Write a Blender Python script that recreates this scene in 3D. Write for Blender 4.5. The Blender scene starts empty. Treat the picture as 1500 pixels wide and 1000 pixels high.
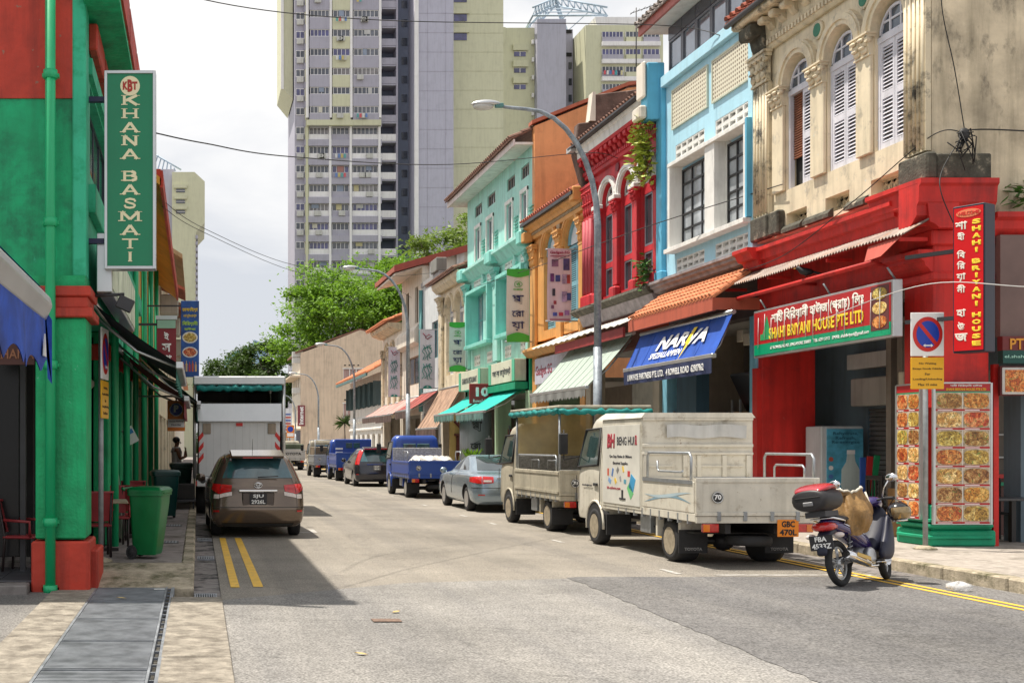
import bpy, bmesh, math, random
from mathutils import Vector, Matrix
R = math.radians
PI = math.pi
rnd = random.Random(11)
sc = bpy.context.scene
COL = sc.collection

# ---------------------------------------------------------------- camera
# X = right across the street, Y = along the street, Z = up; a level shift-lens view straight down the street
cd = bpy.data.cameras.new('camera')
cam = bpy.data.objects.new('camera', cd)
COL.objects.link(cam)
cam.location = (0, 0, 1.75)
cam.rotation_euler = (R(90), 0, 0)
cd.sensor_width = 36.0
cd.lens = 40.8
cd.shift_x = 0.3067
cd.shift_y = 0.1
cd.clip_start = 0.1
cd.clip_end = 4000
sc.camera = cam

# ---------------------------------------------------------------- sky, sun, exposure
SUN_DIR = Vector((-3.3, 1.35, 10.0)).normalized()      # towards the sun
SUN_EL = math.asin(SUN_DIR.z)
SUN_AZ = math.atan2(SUN_DIR.x, SUN_DIR.y)
world = bpy.data.worlds.new('World')
sc.world = world
world.use_nodes = True
wt = world.node_tree
wn, wl = wt.nodes, wt.links
wn.clear()
w_out = wn.new('ShaderNodeOutputWorld')
w_bg = wn.new('ShaderNodeBackground')
w_bg.inputs['Strength'].default_value = 0.1
sky = wn.new('ShaderNodeTexSky')
sky.sky_type = 'NISHITA'
sky.sun_disc = False
sky.sun_elevation = SUN_EL
sky.sun_rotation = SUN_AZ
sky.dust_density = 2.0
w_tc = wn.new('ShaderNodeTexCoord')
w_map = wn.new('ShaderNodeMapping')
w_map.inputs['Scale'].default_value = (1.0, 1.0, 2.2)
w_n = wn.new('ShaderNodeTexNoise')
w_n.inputs['Scale'].default_value = 2.6
w_n.inputs['Detail'].default_value = 7.0
w_n.inputs['Roughness'].default_value = 0.52
w_n.inputs['Distortion'].default_value = 0.35
w_r = wn.new('ShaderNodeValToRGB')
w_r.color_ramp.elements[0].position = 0.4
w_r.color_ramp.elements[0].color = (5.2, 5.4, 5.8, 1)
w_r.color_ramp.elements[1].position = 0.58
w_r.color_ramp.elements[1].color = (8.2, 8.05, 7.85, 1)
w_mix = wn.new('ShaderNodeMixRGB')
w_mix.inputs['Fac'].default_value = 0.94
wl.new(w_tc.outputs['Generated'], w_map.inputs['Vector'])
wl.new(w_map.outputs['Vector'], w_n.inputs['Vector'])
wl.new(w_n.outputs['Fac'], w_r.inputs['Fac'])
wl.new(sky.outputs['Color'], w_mix.inputs['Color1'])
wl.new(w_r.outputs['Color'], w_mix.inputs['Color2'])
wl.new(w_mix.outputs['Color'], w_bg.inputs['Color'])
wl.new(w_bg.outputs['Background'], w_out.inputs['Surface'])

sd = bpy.data.lights.new('sun', 'SUN')
sd.energy = 5.0
sd.angle = R(0.6)
sd.color = (1.0, 0.93, 0.82)
sun = bpy.data.objects.new('sun', sd)
COL.objects.link(sun)
sun.rotation_euler = (-SUN_DIR).to_track_quat('-Z', 'Y').to_euler()
sun.location = (-20, 10, 60)

sc.view_settings.view_transform = 'Standard'
sc.view_settings.look = 'None'
sc.view_settings.exposure = 0.48
sc.view_settings.gamma = 1.0
sc.view_settings.use_curve_mapping = False
sc.cycles.max_bounces = 6
sc.cycles.diffuse_bounces = 3
sc.cycles.glossy_bounces = 3
sc.cycles.transmission_bounces = 4
sc.cycles.transparent_max_bounces = 8
sc.cycles.use_adaptive_sampling = True
sc.cycles.use_denoising = True

# ---------------------------------------------------------------- materials
MATS = {}
def M(name, col, rough=0.6, metal=0.0, var=0.12, scale=2.0, bump=0.0, bscale=30.0, stain=None, st_lo=0.55, st_hi=0.7,
  st_scale=1.2, st_z=1.0, emit=0.0, coat=0.0, streak=0.0, chips=None, rvar=0.0, spec=0.5, trans=0.0, alpha=1.0):
 """procedural material: base colour broken up by noise, optional stains of another colour, fine bump"""
 if name in MATS:
  return MATS[name]
 m = bpy.data.materials.new(name)
 m.use_nodes = True
 t = m.node_tree
 n, l = t.nodes, t.links
 b = n['Principled BSDF']
 b.inputs['Roughness'].default_value = rough
 b.inputs['Metallic'].default_value = metal
 b.inputs['Specular IOR Level'].default_value = spec
 if coat:
  b.inputs['Coat Weight'].default_value = coat
  b.inputs['Coat Roughness'].default_value = 0.08
 if trans:
  b.inputs['Transmission Weight'].default_value = trans
 if alpha < 1:
  b.inputs['Alpha'].default_value = alpha
 tc = n.new('ShaderNodeTexCoord')
 nz = n.new('ShaderNodeTexNoise')
 nz.inputs['Scale'].default_value = scale
 nz.inputs['Detail'].default_value = 6
 nz.inputs['Roughness'].default_value = 0.6
 l.new(tc.outputs['Object'], nz.inputs['Vector'])
 rp = n.new('ShaderNodeValToRGB')
 c = col
 rp.color_ramp.elements[0].position = 0.3
 rp.color_ramp.elements[1].position = 0.72
 rp.color_ramp.elements[0].color = (c[0]*(1-var*1.3), c[1]*(1-var*1.3), c[2]*(1-var*1.3), 1)
 rp.color_ramp.elements[1].color = (min(1, c[0]*(1+var)), min(1, c[1]*(1+var)), min(1, c[2]*(1+var)), 1)
 l.new(nz.outputs['Fac'], rp.inputs['Fac'])
 cur = rp.outputs['Color']
 if stain is not None:
  mp = n.new('ShaderNodeMapping')
  mp.inputs['Scale'].default_value = (1, 1, st_z)
  l.new(tc.outputs['Object'], mp.inputs['Vector'])
  s = n.new('ShaderNodeTexNoise')
  s.inputs['Scale'].default_value = st_scale
  s.inputs['Detail'].default_value = 9
  s.inputs['Roughness'].default_value = 0.72
  l.new(mp.outputs['Vector'], s.inputs['Vector'])
  sr = n.new('ShaderNodeValToRGB')
  sr.color_ramp.elements[0].position = st_lo
  sr.color_ramp.elements[1].position = st_hi
  l.new(s.outputs['Fac'], sr.inputs['Fac'])
  mx = n.new('ShaderNodeMixRGB')
  l.new(sr.outputs['Color'], mx.inputs['Fac'])
  l.new(cur, mx.inputs['Color1'])
  mx.inputs['Color2'].default_value = (*stain, 1)
  cur = mx.outputs['Color']
 def over(kind, vec_scale, sc_, lo, hi, colr, rough_=.65):
  mp2 = n.new('ShaderNodeMapping'); mp2.inputs['Scale'].default_value = vec_scale
  l.new(tc.outputs['Object'], mp2.inputs['Vector'])
  z = n.new('ShaderNodeTexNoise'); z.inputs['Scale'].default_value = sc_; z.inputs['Detail'].default_value = 7; z.inputs['Roughness'].default_value = rough_
  l.new(mp2.outputs['Vector'], z.inputs['Vector'])
  r2 = n.new('ShaderNodeValToRGB'); r2.color_ramp.elements[0].position = lo; r2.color_ramp.elements[1].position = hi
  l.new(z.outputs['Fac'], r2.inputs['Fac'])
  m2 = n.new('ShaderNodeMixRGB'); m2.blend_type = kind
  l.new(r2.outputs['Color'], m2.inputs['Fac']); l.new(cur, m2.inputs['Color1']); m2.inputs['Color2'].default_value = (*colr, 1)
  return m2.outputs['Color']
 if streak:
  cur = over('MULTIPLY', (1, 1, .07), 4.5, .47, .68, (1-streak, 1-streak, 1-streak*1.05))
  cur = over('MULTIPLY', (1, 1, .8), 1.1, .5, .66, (1-streak*.7,)*3)
 if chips:
  cur = over('MIX', (1, 1, 1), 9.0, .665, .69, chips)
 l.new(cur, b.inputs['Base Color'])
 if rvar:
  mr = n.new('ShaderNodeMapRange')
  mr.inputs['To Min'].default_value = max(0.02, rough-rvar)
  mr.inputs['To Max'].default_value = min(1, rough+rvar)
  l.new(nz.outputs['Fac'], mr.inputs['Value'])
  l.new(mr.outputs['Result'], b.inputs['Roughness'])
 if bump:
  bz = n.new('ShaderNodeTexNoise')
  bz.inputs['Scale'].default_value = bscale
  bz.inputs['Detail'].default_value = 4
  l.new(tc.outputs['Object'], bz.inputs['Vector'])
  bm_ = n.new('ShaderNodeBump')
  bm_.inputs['Strength'].default_value = bump
  bm_.inputs['Distance'].default_value = 0.02
  l.new(bz.outputs['Fac'], bm_.inputs['Height'])
  l.new(bm_.outputs['Normal'], b.inputs['Normal'])
 if emit:
  b.inputs['Emission Color'].default_value = (*col, 1)
  b.inputs['Emission Strength'].default_value = emit
 MATS[name] = m
 return m

def paint(name, col, **k):
 d = dict(rough=0.62, var=0.10, scale=0.9, bump=0.12, bscale=14, streak=0.22)
 d.update(k)
 return M(name, col, **d)

# ---------------------------------------------------------------- mesh helpers
class MB:
 def __init__(s):
  s.v, s.f, s.mi, s.sm = [], [], [], []
 def add(s, vs, fs, mi=0, smooth=False):
  o = len(s.v)
  s.v += [tuple(p) for p in vs]
  for f in fs:
   s.f.append(tuple(i+o for i in f)); s.mi.append(mi); s.sm.append(smooth)
  return s
 def box(s, x0, x1, y0, y1, z0, z1, mi=0):
  x0, x1 = min(x0, x1), max(x0, x1); y0, y1 = min(y0, y1), max(y0, y1); z0, z1 = min(z0, z1), max(z0, z1)
  return s.add([(x0,y0,z0),(x1,y0,z0),(x1,y1,z0),(x0,y1,z0),(x0,y0,z1),(x1,y0,z1),(x1,y1,z1),(x0,y1,z1)],
      [(0,3,2,1),(4,5,6,7),(0,1,5,4),(1,2,6,5),(2,3,7,6),(3,0,4,7)], mi)
 def obox(s, c, size, rot, mi=0):
  hx, hy, hz = size[0]/2, size[1]/2, size[2]/2
  c = Vector(c)
  vs = [c + rot @ Vector(p) for p in ((-hx,-hy,-hz),(hx,-hy,-hz),(hx,hy,-hz),(-hx,hy,-hz),(-hx,-hy,hz),(hx,-hy,hz),(hx,hy,hz),(-hx,hy,hz))]
  return s.add(vs, [(0,3,2,1),(4,5,6,7),(0,1,5,4),(1,2,6,5),(2,3,7,6),(3,0,4,7)], mi)
 def prism(s, poly, axis, lo, hi, mi=0, smooth=False):
  """poly in the plane across `axis`: x -> (y,z), y -> (x,z), z -> (x,y)"""
  n = len(poly)
  def P(p, h):
   return (h, p[0], p[1]) if axis == 'x' else ((p[0], h, p[1]) if axis == 'y' else (p[0], p[1], h))
  vs = [P(p, lo) for p in poly] + [P(p, hi) for p in poly]
  s.add(vs, [tuple(range(n-1, -1, -1)), tuple(range(n, 2*n))], mi)
  o = len(s.v) - 2*n
  for i in range(n):
   j = (i+1) % n
   s.f.append((o+i, o+j, o+n+j, o+n+i)); s.mi.append(mi); s.sm.append(smooth)
  return s
 def quad(s, a, b, c, d, mi=0):
  return s.add([a, b, c, d], [(0,1,2,3)], mi)
 def tube(s, pts, r, n=8, mi=0, closed=False, cap=True, smooth=True):
  pts = [Vector(p) for p in pts]
  k = len(pts)
  rs = r if isinstance(r, (list, tuple)) else [r]*k
  rings = []
  ref = None
  for i, p in enumerate(pts):
   if closed:
    d = pts[(i+1) % k] - pts[i-1]
   else:
    d = pts[min(i+1, k-1)] - pts[max(i-1, 0)]
   d.normalize()
   if ref is None:
    ref = Vector((0,0,1)) if abs(d.z) < 0.9 else Vector((1,0,0))
   a = ref - d*ref.dot(d)
   if a.length < 1e-5:
    a = d.orthogonal()
   a.normalize(); ref = a
   b = d.cross(a)
   rings.append([p + (a*math.cos(2*PI*j/n) + b*math.sin(2*PI*j/n))*rs[i] for j in range(n)])
  vs = [q for rg in rings for q in rg]
  fs = []
  for i in range(k if closed else k-1):
   for j in range(n):
    a0, a1 = i*n+j, i*n+(j+1) % n
    b0, b1 = ((i+1) % k)*n+j, ((i+1) % k)*n+(j+1) % n
    fs.append((a0, a1, b1, b0))
  s.add(vs, fs, mi, smooth)
  if cap and not closed:
   o = len(s.v) - len(vs)
   s.f.append(tuple(o+j for j in range(n-1, -1, -1))); s.mi.append(mi); s.sm.append(False)
   s.f.append(tuple(o+(k-1)*n+j for j in range(n))); s.mi.append(mi); s.sm.append(False)
  return s
 def lathe(s, prof, c=(0,0,0), n=20, axis='z', mi=0, smooth=True):
  """prof: (radius, height) pairs"""
  vs, fs = [], []
  for r, h in prof:
   for j in range(n):
    a = 2*PI*j/n
    x, y = r*math.cos(a), r*math.sin(a)
    q = (x, y, h) if axis == 'z' else ((h, x, y) if axis == 'x' else (y, h, x))
    vs.append((q[0]+c[0], q[1]+c[1], q[2]+c[2]))
  for i in range(len(prof)-1):
   for j in range(n):
    fs.append((i*n+j, i*n+(j+1) % n, (i+1)*n+(j+1) % n, (i+1)*n+j))
  s.add(vs, fs, mi, smooth)
  o = len(s.v) - len(vs)
  if prof[0][0] > 1e-4:
   s.f.append(tuple(o+j for j in range(n-1, -1, -1))); s.mi.append(mi); s.sm.append(False)
  if prof[-1][0] > 1e-4:
   k = len(prof)-1
   s.f.append(tuple(o+k*n+j for j in range(n))); s.mi.append(mi); s.sm.append(False)
  return s
 def ellipsoid(s, c, r, n=14, m=9, mi=0):
  prof = []
  vs, fs = [], []
  for i in range(m+1):
   t = PI*i/m
   for j in range(n):
    a = 2*PI*j/n
    vs.append((c[0]+r[0]*math.sin(t)*math.cos(a), c[1]+r[1]*math.sin(t)*math.sin(a), c[2]-r[2]*math.cos(t)))
  for i in range(m):
   for j in range(n):
    fs.append((i*n+j, i*n+(j+1) % n, (i+1)*n+(j+1) % n, (i+1)*n+j))
  return s.add(vs, fs, mi, True)
 def grid(s, fn, nu, nv, mi=0, smooth=True):
  vs = [fn(i/nu, j/nv) for i in range(nu+1) for j in range(nv+1)]
  fs = [(i*(nv+1)+j, (i+1)*(nv+1)+j, (i+1)*(nv+1)+j+1, i*(nv+1)+j+1) for i in range(nu) for j in range(nv)]
  return s.add(vs, fs, mi, smooth)
 def wall(s, axis, lo, hi, u0, u1, v0, v1, holes, mi=0):
  """solid wall between lo and hi on `axis` with rectangular holes (u0,u1,v0,v1); one box per solid strip"""
  us = sorted({u0, u1, *[h[0] for h in holes], *[h[1] for h in holes]})
  us = [u for u in us if u0-1e-6 <= u <= u1+1e-6]
  for a, b in zip(us[:-1], us[1:]):
   m_ = (a+b)/2
   hs = sorted([(h[2], h[3]) for h in holes if h[0] < m_ < h[1]])
   z = v0
   segs = []
   for h0, h1 in hs:
    if h0 > z + 1e-6:
     segs.append((z, h0))
    z = max(z, h1)
   if v1 > z + 1e-6:
    segs.append((z, v1))
   for c0, c1 in segs:
    if axis == 'x':
     s.box(lo, hi, a, b, c0, c1, mi)
    else:
     s.box(a, b, lo, hi, c0, c1, mi)
  return s
 def mesh(s, name, mats, bevel=0.0, weld=True):
  me = bpy.data.meshes.new(name)
  me.from_pydata(s.v, [], s.f)
  mats = mats if isinstance(mats, (list, tuple)) else [mats]
  for m in mats:
   me.materials.append(m)
  me.polygons.foreach_set('material_index', s.mi)
  me.polygons.foreach_set('use_smooth', s.sm)
  if bevel:
   bm = bmesh.new(); bm.from_mesh(me)
   bmesh.ops.remove_doubles(bm, verts=bm.verts, dist=1e-5)
   es = [e for e in bm.edges if len(e.link_faces) == 2 and e.calc_face_angle(0) > R(35)]
   bmesh.ops.bevel(bm, geom=es, offset=bevel, segments=1, affect='EDGES', clamp_overlap=True, profile=0.5)
   bm.to_mesh(me); bm.free()
  me.update()
  return me
 def build(s, name, mats, parent=None, bevel=0.0, loc=None, rot=None):
  return link(name, s.mesh(name, mats, bevel), parent, loc, rot)

def link(name, me, parent=None, loc=None, rot=None):
 o = bpy.data.objects.new(name, me)
 COL.objects.link(o)
 if parent is not None:
  o.parent = parent
 if loc is not None:
  o.location = loc
 if rot is not None:
  o.rotation_euler = rot
 return o

def tag(o, label=None, cat=None, group=None, kind=None):
 if label: o['label'] = label
 if cat: o['category'] = cat
 if group: o['group'] = group
 if kind: o['kind'] = kind
 return o

def thing(name, label, cat, loc=(0,0,0), rz=0.0, group=None):
 o = bpy.data.objects.new(name, None)
 COL.objects.link(o)
 o.location = loc
 o.rotation_euler = (0, 0, rz)
 o.empty_display_size = 0.2
 return tag(o, label, cat, group)

def copy_tree(o, parent=None):
 c = o.copy(); COL.objects.link(c); c.parent = parent
 for ch in list(o.children):
  copy_tree(ch, c)
 return c

def stuff(o):
 o['kind'] = 'stuff'; return o

def joined(o):
 """pieces too small to pick apart, kept as one part"""
 o['kind'] = 'stuff'; return o

FACE_CAM = (R(90), 0, 0)              # lettering read from the camera side (normal -Y)
FACE_LEFT = (R(90), 0, R(-90))        # lettering on the right-hand row (normal -X)
FACE_RIGHT = (R(90), 0, R(90))        # lettering on the left-hand row (normal +X)
_tcache = {}
def text_mesh(s, mat, bold=0.0, space=1.0, line=1.0, w=None, h=None, shear=0.0):
 key = (s, mat.name, bold, space, line, w, h, shear)
 if key in _tcache:
  return _tcache[key]
 cu = bpy.data.curves.new('lettering', 'FONT')
 cu.body = s
 cu.size = 1.0
 cu.align_x = 'CENTER'
 cu.resolution_u = 2
 cu.space_character = space
 cu.space_line = line
 cu.extrude = 0.004
 cu.shear = shear
 if bold:
  cu.bevel_depth = bold
  cu.bevel_resolution = 0
 o = bpy.data.objects.new('lettering', cu)
 me = bpy.data.meshes.new_from_object(o)
 bpy.data.objects.remove(o); bpy.data.curves.remove(cu)
 xs = [v.co.x for v in me.vertices] or [0]; ys = [v.co.y for v in me.vertices] or [0]
 cx, cy = (min(xs)+max(xs))/2, (min(ys)+max(ys))/2
 bw, bh = max(1e-4, max(xs)-min(xs)), max(1e-4, max(ys)-min(ys))
 sx = w/bw if w else (h/bh)
 sy = h/bh if h else sx
 for v in me.vertices:
  v.co = ((v.co.x-cx)*sx, (v.co.y-cy)*sy, max(-0.002, min(0.003, v.co.z*0.5)))
 me.materials.clear(); me.materials.append(mat)
 _tcache[key] = me
 return me

def text(s, mat, parent, loc, rot, w=None, h=None, bold=0.0, name='lettering', **k):
 return link(name, text_mesh(s, mat, bold=bold, w=w, h=h, **k), parent, loc, rot)
# ================================================================ the setting
def asphalt(name, col, tracks=True):
 m = bpy.data.materials.new(name)
 m.use_nodes = True
 n, l = m.node_tree.nodes, m.node_tree.links
 b = n['Principled BSDF']
 b.inputs['Roughness'].default_value = 0.88
 b.inputs['Specular IOR Level'].default_value = 0.3
 tc = n.new('ShaderNodeTexCoord')
 def noise(scale, det=5, vec=None, rough=0.6):
  z = n.new('ShaderNodeTexNoise')
  z.inputs['Scale'].default_value = scale; z.inputs['Detail'].default_value = det; z.inputs['Roughness'].default_value = rough
  l.new(vec or tc.outputs['Object'], z.inputs['Vector'])
  return z.outputs['Fac']
 def ramp(fac, p0, c0, p1, c1):
  r = n.new('ShaderNodeValToRGB')
  r.color_ramp.elements[0].position = p0; r.color_ramp.elements[0].color = (*c0, 1)
  r.color_ramp.elements[1].position = p1; r.color_ramp.elements[1].color = (*c1, 1)
  l.new(fac, r.inputs['Fac'])
  return r.outputs['Color']
 def mul(a, bb, f=1.0):
  x = n.new('ShaderNodeMixRGB'); x.blend_type = 'MULTIPLY'; x.inputs['Fac'].default_value = f
  l.new(a, x.inputs['Color1']); l.new(bb, x.inputs['Color2'])
  return x.outputs['Color']
 base = ramp(noise(0.35, 9, None, .68), 0.34, tuple(c*0.74 for c in col), 0.66, tuple(c*1.15 for c in col))
 sp = ramp(noise(48, 2), 0.33, (0.5,)*3, 0.66, (1.4,)*3)
 mp = n.new('ShaderNodeMapping'); mp.inputs['Scale'].default_value = (1.3, 0.05, 1)
 l.new(tc.outputs['Object'], mp.inputs['Vector'])
 tr = ramp(noise(1.0, 3, mp.outputs['Vector']), 0.38, (0.86, 0.86, 0.87), 0.6, (1.06, 1.05, 1.03))
 sp2 = ramp(noise(9, 6), 0.3, (0.86,)*3, 0.7, (1.1,)*3)
 c = mul(mul(mul(base, sp), tr), sp2)
 # thin cracks
 vo = n.new('ShaderNodeTexVoronoi'); vo.feature = 'DISTANCE_TO_EDGE'; vo.inputs['Scale'].default_value = 0.33
 wz = n.new('ShaderNodeTexNoise'); wz.inputs['Scale'].default_value = 1.6; wz.inputs['Detail'].default_value = 6
 l.new(tc.outputs['Object'], wz.inputs['Vector'])
 ad = n.new('ShaderNodeMixRGB'); ad.blend_type = 'ADD'; ad.inputs['Fac'].default_value = 0.9
 l.new(tc.outputs['Object'], ad.inputs['Color1']); l.new(wz.outputs['Color'], ad.inputs['Color2'])
 l.new(ad.outputs['Color'], vo.inputs['Vector'])
 oil = ramp(noise(0.8, 8, None, .7), 0.6, (1, 1, 1), 0.74, (.66, .65, .65))
 c = mul(c, oil)
 cr = ramp(vo.outputs['Distance'], 0.0, (0.72,)*3, 0.005, (1,)*3)
 c = mul(c, cr)
 l.new(c, b.inputs['Base Color'])
 bz = n.new('ShaderNodeBump'); bz.inputs['Strength'].default_value = 0.5; bz.inputs['Distance'].default_value = 0.01
 l.new(noise(85, 3), bz.inputs['Height'])
 l.new(bz.outputs['Normal'], b.inputs['Normal'])
 return m

def concrete(name, col, stain=(0.09, 0.08, 0.06), lo=0.5, hi=0.72, scale=1.6):
 return M(name, col, rough=0.9, var=0.22, scale=7, bump=0.4, bscale=45, stain=stain, st_lo=lo, st_hi=hi, st_scale=scale, spec=0.25)

A_ROAD = asphalt('old_asphalt', (0.255, 0.232, 0.2))
A_NEAR = asphalt('junction_asphalt', (0.245, 0.235, 0.222))
A_DARK = asphalt('patch_asphalt', (0.155, 0.15, 0.148))
A_LANE = asphalt('lane_asphalt', (0.2, 0.19, 0.18))
C_PAVE = concrete('pavement_concrete', (0.36, 0.32, 0.28))
C_KERB = concrete('kerb_concrete', (0.42, 0.36, 0.27), stain=(0.07, 0.07, 0.03), lo=0.46, hi=0.66, scale=2.6)
C_YEL = concrete('apron_concrete', (0.3, 0.268, 0.222), stain=(0.14, 0.122, 0.1), lo=0.42, hi=0.62, scale=4.5)
C_WALK = concrete('walkway_concrete', (0.27, 0.235, 0.22))
C_GUT = concrete('gutter_concrete', (0.22, 0.2, 0.19), stain=(0.03, 0.03, 0.03), lo=0.48, hi=0.6, scale=2.2)
YELLOW = M('road_yellow', (0.72, 0.43, 0.05), rough=0.7, var=0.12, scale=6, stain=(0.3, 0.24, 0.14), st_lo=0.58, st_hi=0.66, st_scale=9)
WHITE_L = M('road_white', (0.5, 0.48, 0.45), rough=0.7, var=0.15, scale=6, stain=(0.26, 0.24, 0.21), st_lo=0.44, st_hi=0.58, st_scale=8)
STEEL = M('galvanised_steel', (0.36, 0.38, 0.4), rough=0.45, metal=0.7, var=0.15, scale=9, rvar=0.1)
DARKMETAL = M('dark_metal', (0.05, 0.05, 0.055), rough=0.5, metal=0.4, var=0.2)
BLACK = M('black_rubber', (0.022, 0.022, 0.024), rough=0.75, var=0.25, scale=6)
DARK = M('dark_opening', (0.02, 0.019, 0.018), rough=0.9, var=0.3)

def flat(name, poly, z, mat, kind='structure', parent=None):
 b = MB()
 b.add([(x, y, z) for x, y in poly], [tuple(range(len(poly)))])
 o = b.build(name, mat, parent)
 if kind and parent is None:
  o['kind'] = kind
 return o

def slab(name, x0, x1, y0, y1, z0, z1, mat, bevel=0.0):
 o = MB().box(x0, x1, y0, y1, z0, z1).build(name, mat, None, bevel)
 o['kind'] = 'structure'
 return o

flat('ground', [(-1500, -300), (1500, -300), (1500, 3000), (-1500, 3000)], -0.16, concrete('far_ground', (0.2, 0.19, 0.17)))
slab('road', 0.27, 9.62, -8, 420, -0.3, 0.0, A_ROAD)
slab('side_lane', -14, -1.72, -8, 13.7, -0.3, 0.004, A_LANE)
flat('road_junction', [(0.272, -7.9), (9.6, -7.9), (9.6, 15.2), (4.9, 15.1), (2.6, 14.6), (0.272, 13.0)], 0.0045, A_NEAR)
rr_ = random.Random(2)
edge = [(9.55, 15.23)] + [(9.55-k*.158, 15.24+rr_.uniform(-.022, .022)) for k in range(1, 30)] + [(4.83-.3*k/40+rr_.uniform(-.03, .03), 15.14-6.9*k/40) for k in range(40)] + [(4.4, 4.0), (4.3, -7.8), (9.55, -7.8)]
flat('road_patch', edge[::-1], 0.009, A_DARK)
# apron beside the big drain
for nm_, xa, xb, ye in (('drain_apron', -1.72, -1.22, 13.95), ('drain_verge', -0.3, 0.27, 13.05)):
 ap_ = thing(nm_, None, None); ap_['kind'] = 'structure'
 MB().box(xa+.01, xb-.01, -8, ye-.01, -.3, .012).build('bedding', C_GUT, ap_)
 yy = ye
 while yy > 2:
  ln = rnd.uniform(1.5, 1.9)
  MB().box(xa, xb, yy-ln+.012, yy, -.2, .03+rnd.uniform(-.004, .004)).build('slab', C_YEL, ap_, .008); yy -= ln
slab('drain_bed', -1.24, -0.28, -8, 14.2, -0.34, -0.28, DARK)
# left pavement: ramp, slab, gutter
rb = MB()
rb.prism([(13.95, -0.3), (15.4, -0.3), (15.4, 0.178), (15.15, 0.178), (14.35, 0.09), (13.95, 0.02)], 'x', -1.72, -0.05)
o = rb.build('pavement_ramp', C_KERB, None, 0.01); o['kind'] = 'structure'
slab('pavement_left', -5.2, -0.22, 15.402, 130, -0.3, 0.175, C_WALK)
slab('gutter_left', -0.05, 0.30, 13.06, 130, -0.31, -0.02, C_GUT)
slab('pavement_right', 9.8, 15.5, -8, 128, -0.3, 0.15, C_PAVE)
slab('gutter_right', 9.1, 9.62, 15.3, 110, -0.2, 0.006, C_GUT)
slab('pavement_far', 9.6, 60, 128.2, 240, -0.3, 0.1, C_PAVE)

kr = thing('kerb_right', None, None); kr['kind'] = 'structure'
ks = MB().box(-0.1, 0.1, 0, 1.185, -0.25, 0.166).mesh('kerb_stone', C_KERB, 0.02)
y = 3.0
while y < 62:
 link('kerb_stone', ks, kr, (9.71 + rnd.uniform(-.006, .006), y, rnd.uniform(-.006, .004)), (0, rnd.uniform(-.02, .02), 0)); y += 1.2
kl = thing('kerb_left', None, None); kl['kind'] = 'structure'
ks2 = MB().box(-0.085, 0.085, 0, 1.185, -0.25, 0.186).mesh('kerb_stone', C_KERB, 0.02)
y = 15.41
while y < 60:
 link('kerb_stone', ks2, kl, (-0.135 + rnd.uniform(-.005, .005), y, rnd.uniform(-.005, .004)), (0, rnd.uniform(-.02, .02), 0)); y += 1.2

# painted markings
mk = thing('road_markings', None, None); mk['kind'] = 'structure'
def mark(name, x0, x1, y0, y1, mat, z=0.0135):
 flat(name, [(x0, y0), (x1, y0), (x1, y1), (x0, y1)], z, mat, None, mk)
mark('yellow_line', 0.40, 0.51, 14.15, 21.6, YELLOW, 0.006)
mark('yellow_line', 0.68, 0.80, 14.2, 21.6, YELLOW, 0.006)
mark('yellow_line', 8.63, 8.71, -6, 110, YELLOW)
mark('yellow_line', 8.80, 8.88, -6, 110, YELLOW)
mark('bay_line', 0.42, 1.25, 21.66, 21.78, WHITE_L, 0.006)
for yy in (22.9, 27.6, 32.2, 36.8, 41.4, 46.0, 50.6, 55.2):
 mark('bay_line', 2.25, 2.36, yy, yy+0.9, WHITE_L, 0.006)
 mark('bay_line', 1.75, 2.24, yy-0.02, yy+0.1, WHITE_L, 0.006)
for yy in (15.6, 20.6, 25.2, 28.0, 32.9, 38.4, 43.8, 49.2, 54.6, 60):
 mark('bay_line', 6.43, 6.52, yy, yy+0.6, WHITE_L, 0.006)
mark('bay_line', 6.9, 9.0, 15.42, 15.54, WHITE_L, 0.006)

# drain cover: a long grating of steel bars in five lift-out sections
gr = thing('drain_cover', 'long dark steel bar grating over the roadside drain', 'drain cover', (-0.76, 11.0, 0.0))
G_STEEL = M('grate_steel', (0.27, 0.285, 0.31), rough=0.5, metal=0.5, var=0.3, scale=4, rvar=0.12)
b = MB()
for x in (-0.46, 0.46): b.box(x-0.02, x+0.02, -5.2, 3.13, -0.05, 0.026)
b.box(0.375, 0.395, -5.2, 3.13, -0.05, 0.03)
b.box(-0.46, 0.46, 3.1, 3.14, -0.05, 0.026)
b.build('frame', G_STEEL, gr)
b = MB()
k = 0
while k < 24:
 yy = 0.014 + k*0.052
 b.box(-0.435, 0.37, yy, yy+0.027, -0.03, 0.024); k += 1
for x in (-0.43, -0.15, 0.12, 0.365): b.box(x-0.006, x+0.006, 0.0, 1.265, -0.034, 0.016)
b.box(-0.437, 0.372, 0.0, 0.012, -0.03, 0.03); b.box(-0.437, 0.372, 1.258, 1.27, -0.03, 0.03)
sec = b.mesh('grating_section', G_STEEL)
for i in range(6):
 joined(link('grating_section', sec, gr, (0, 1.8-1.3*i, rnd.uniform(-.004, .003)), (0, 0, 0)))
b = MB()
for i in range(28): b.box(0.4, 0.438, -5.2+0.3*i, -5.18+0.3*i, 0.0, 0.02)
joined(b.build('edge_rung', G_STEEL, gr))

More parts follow.
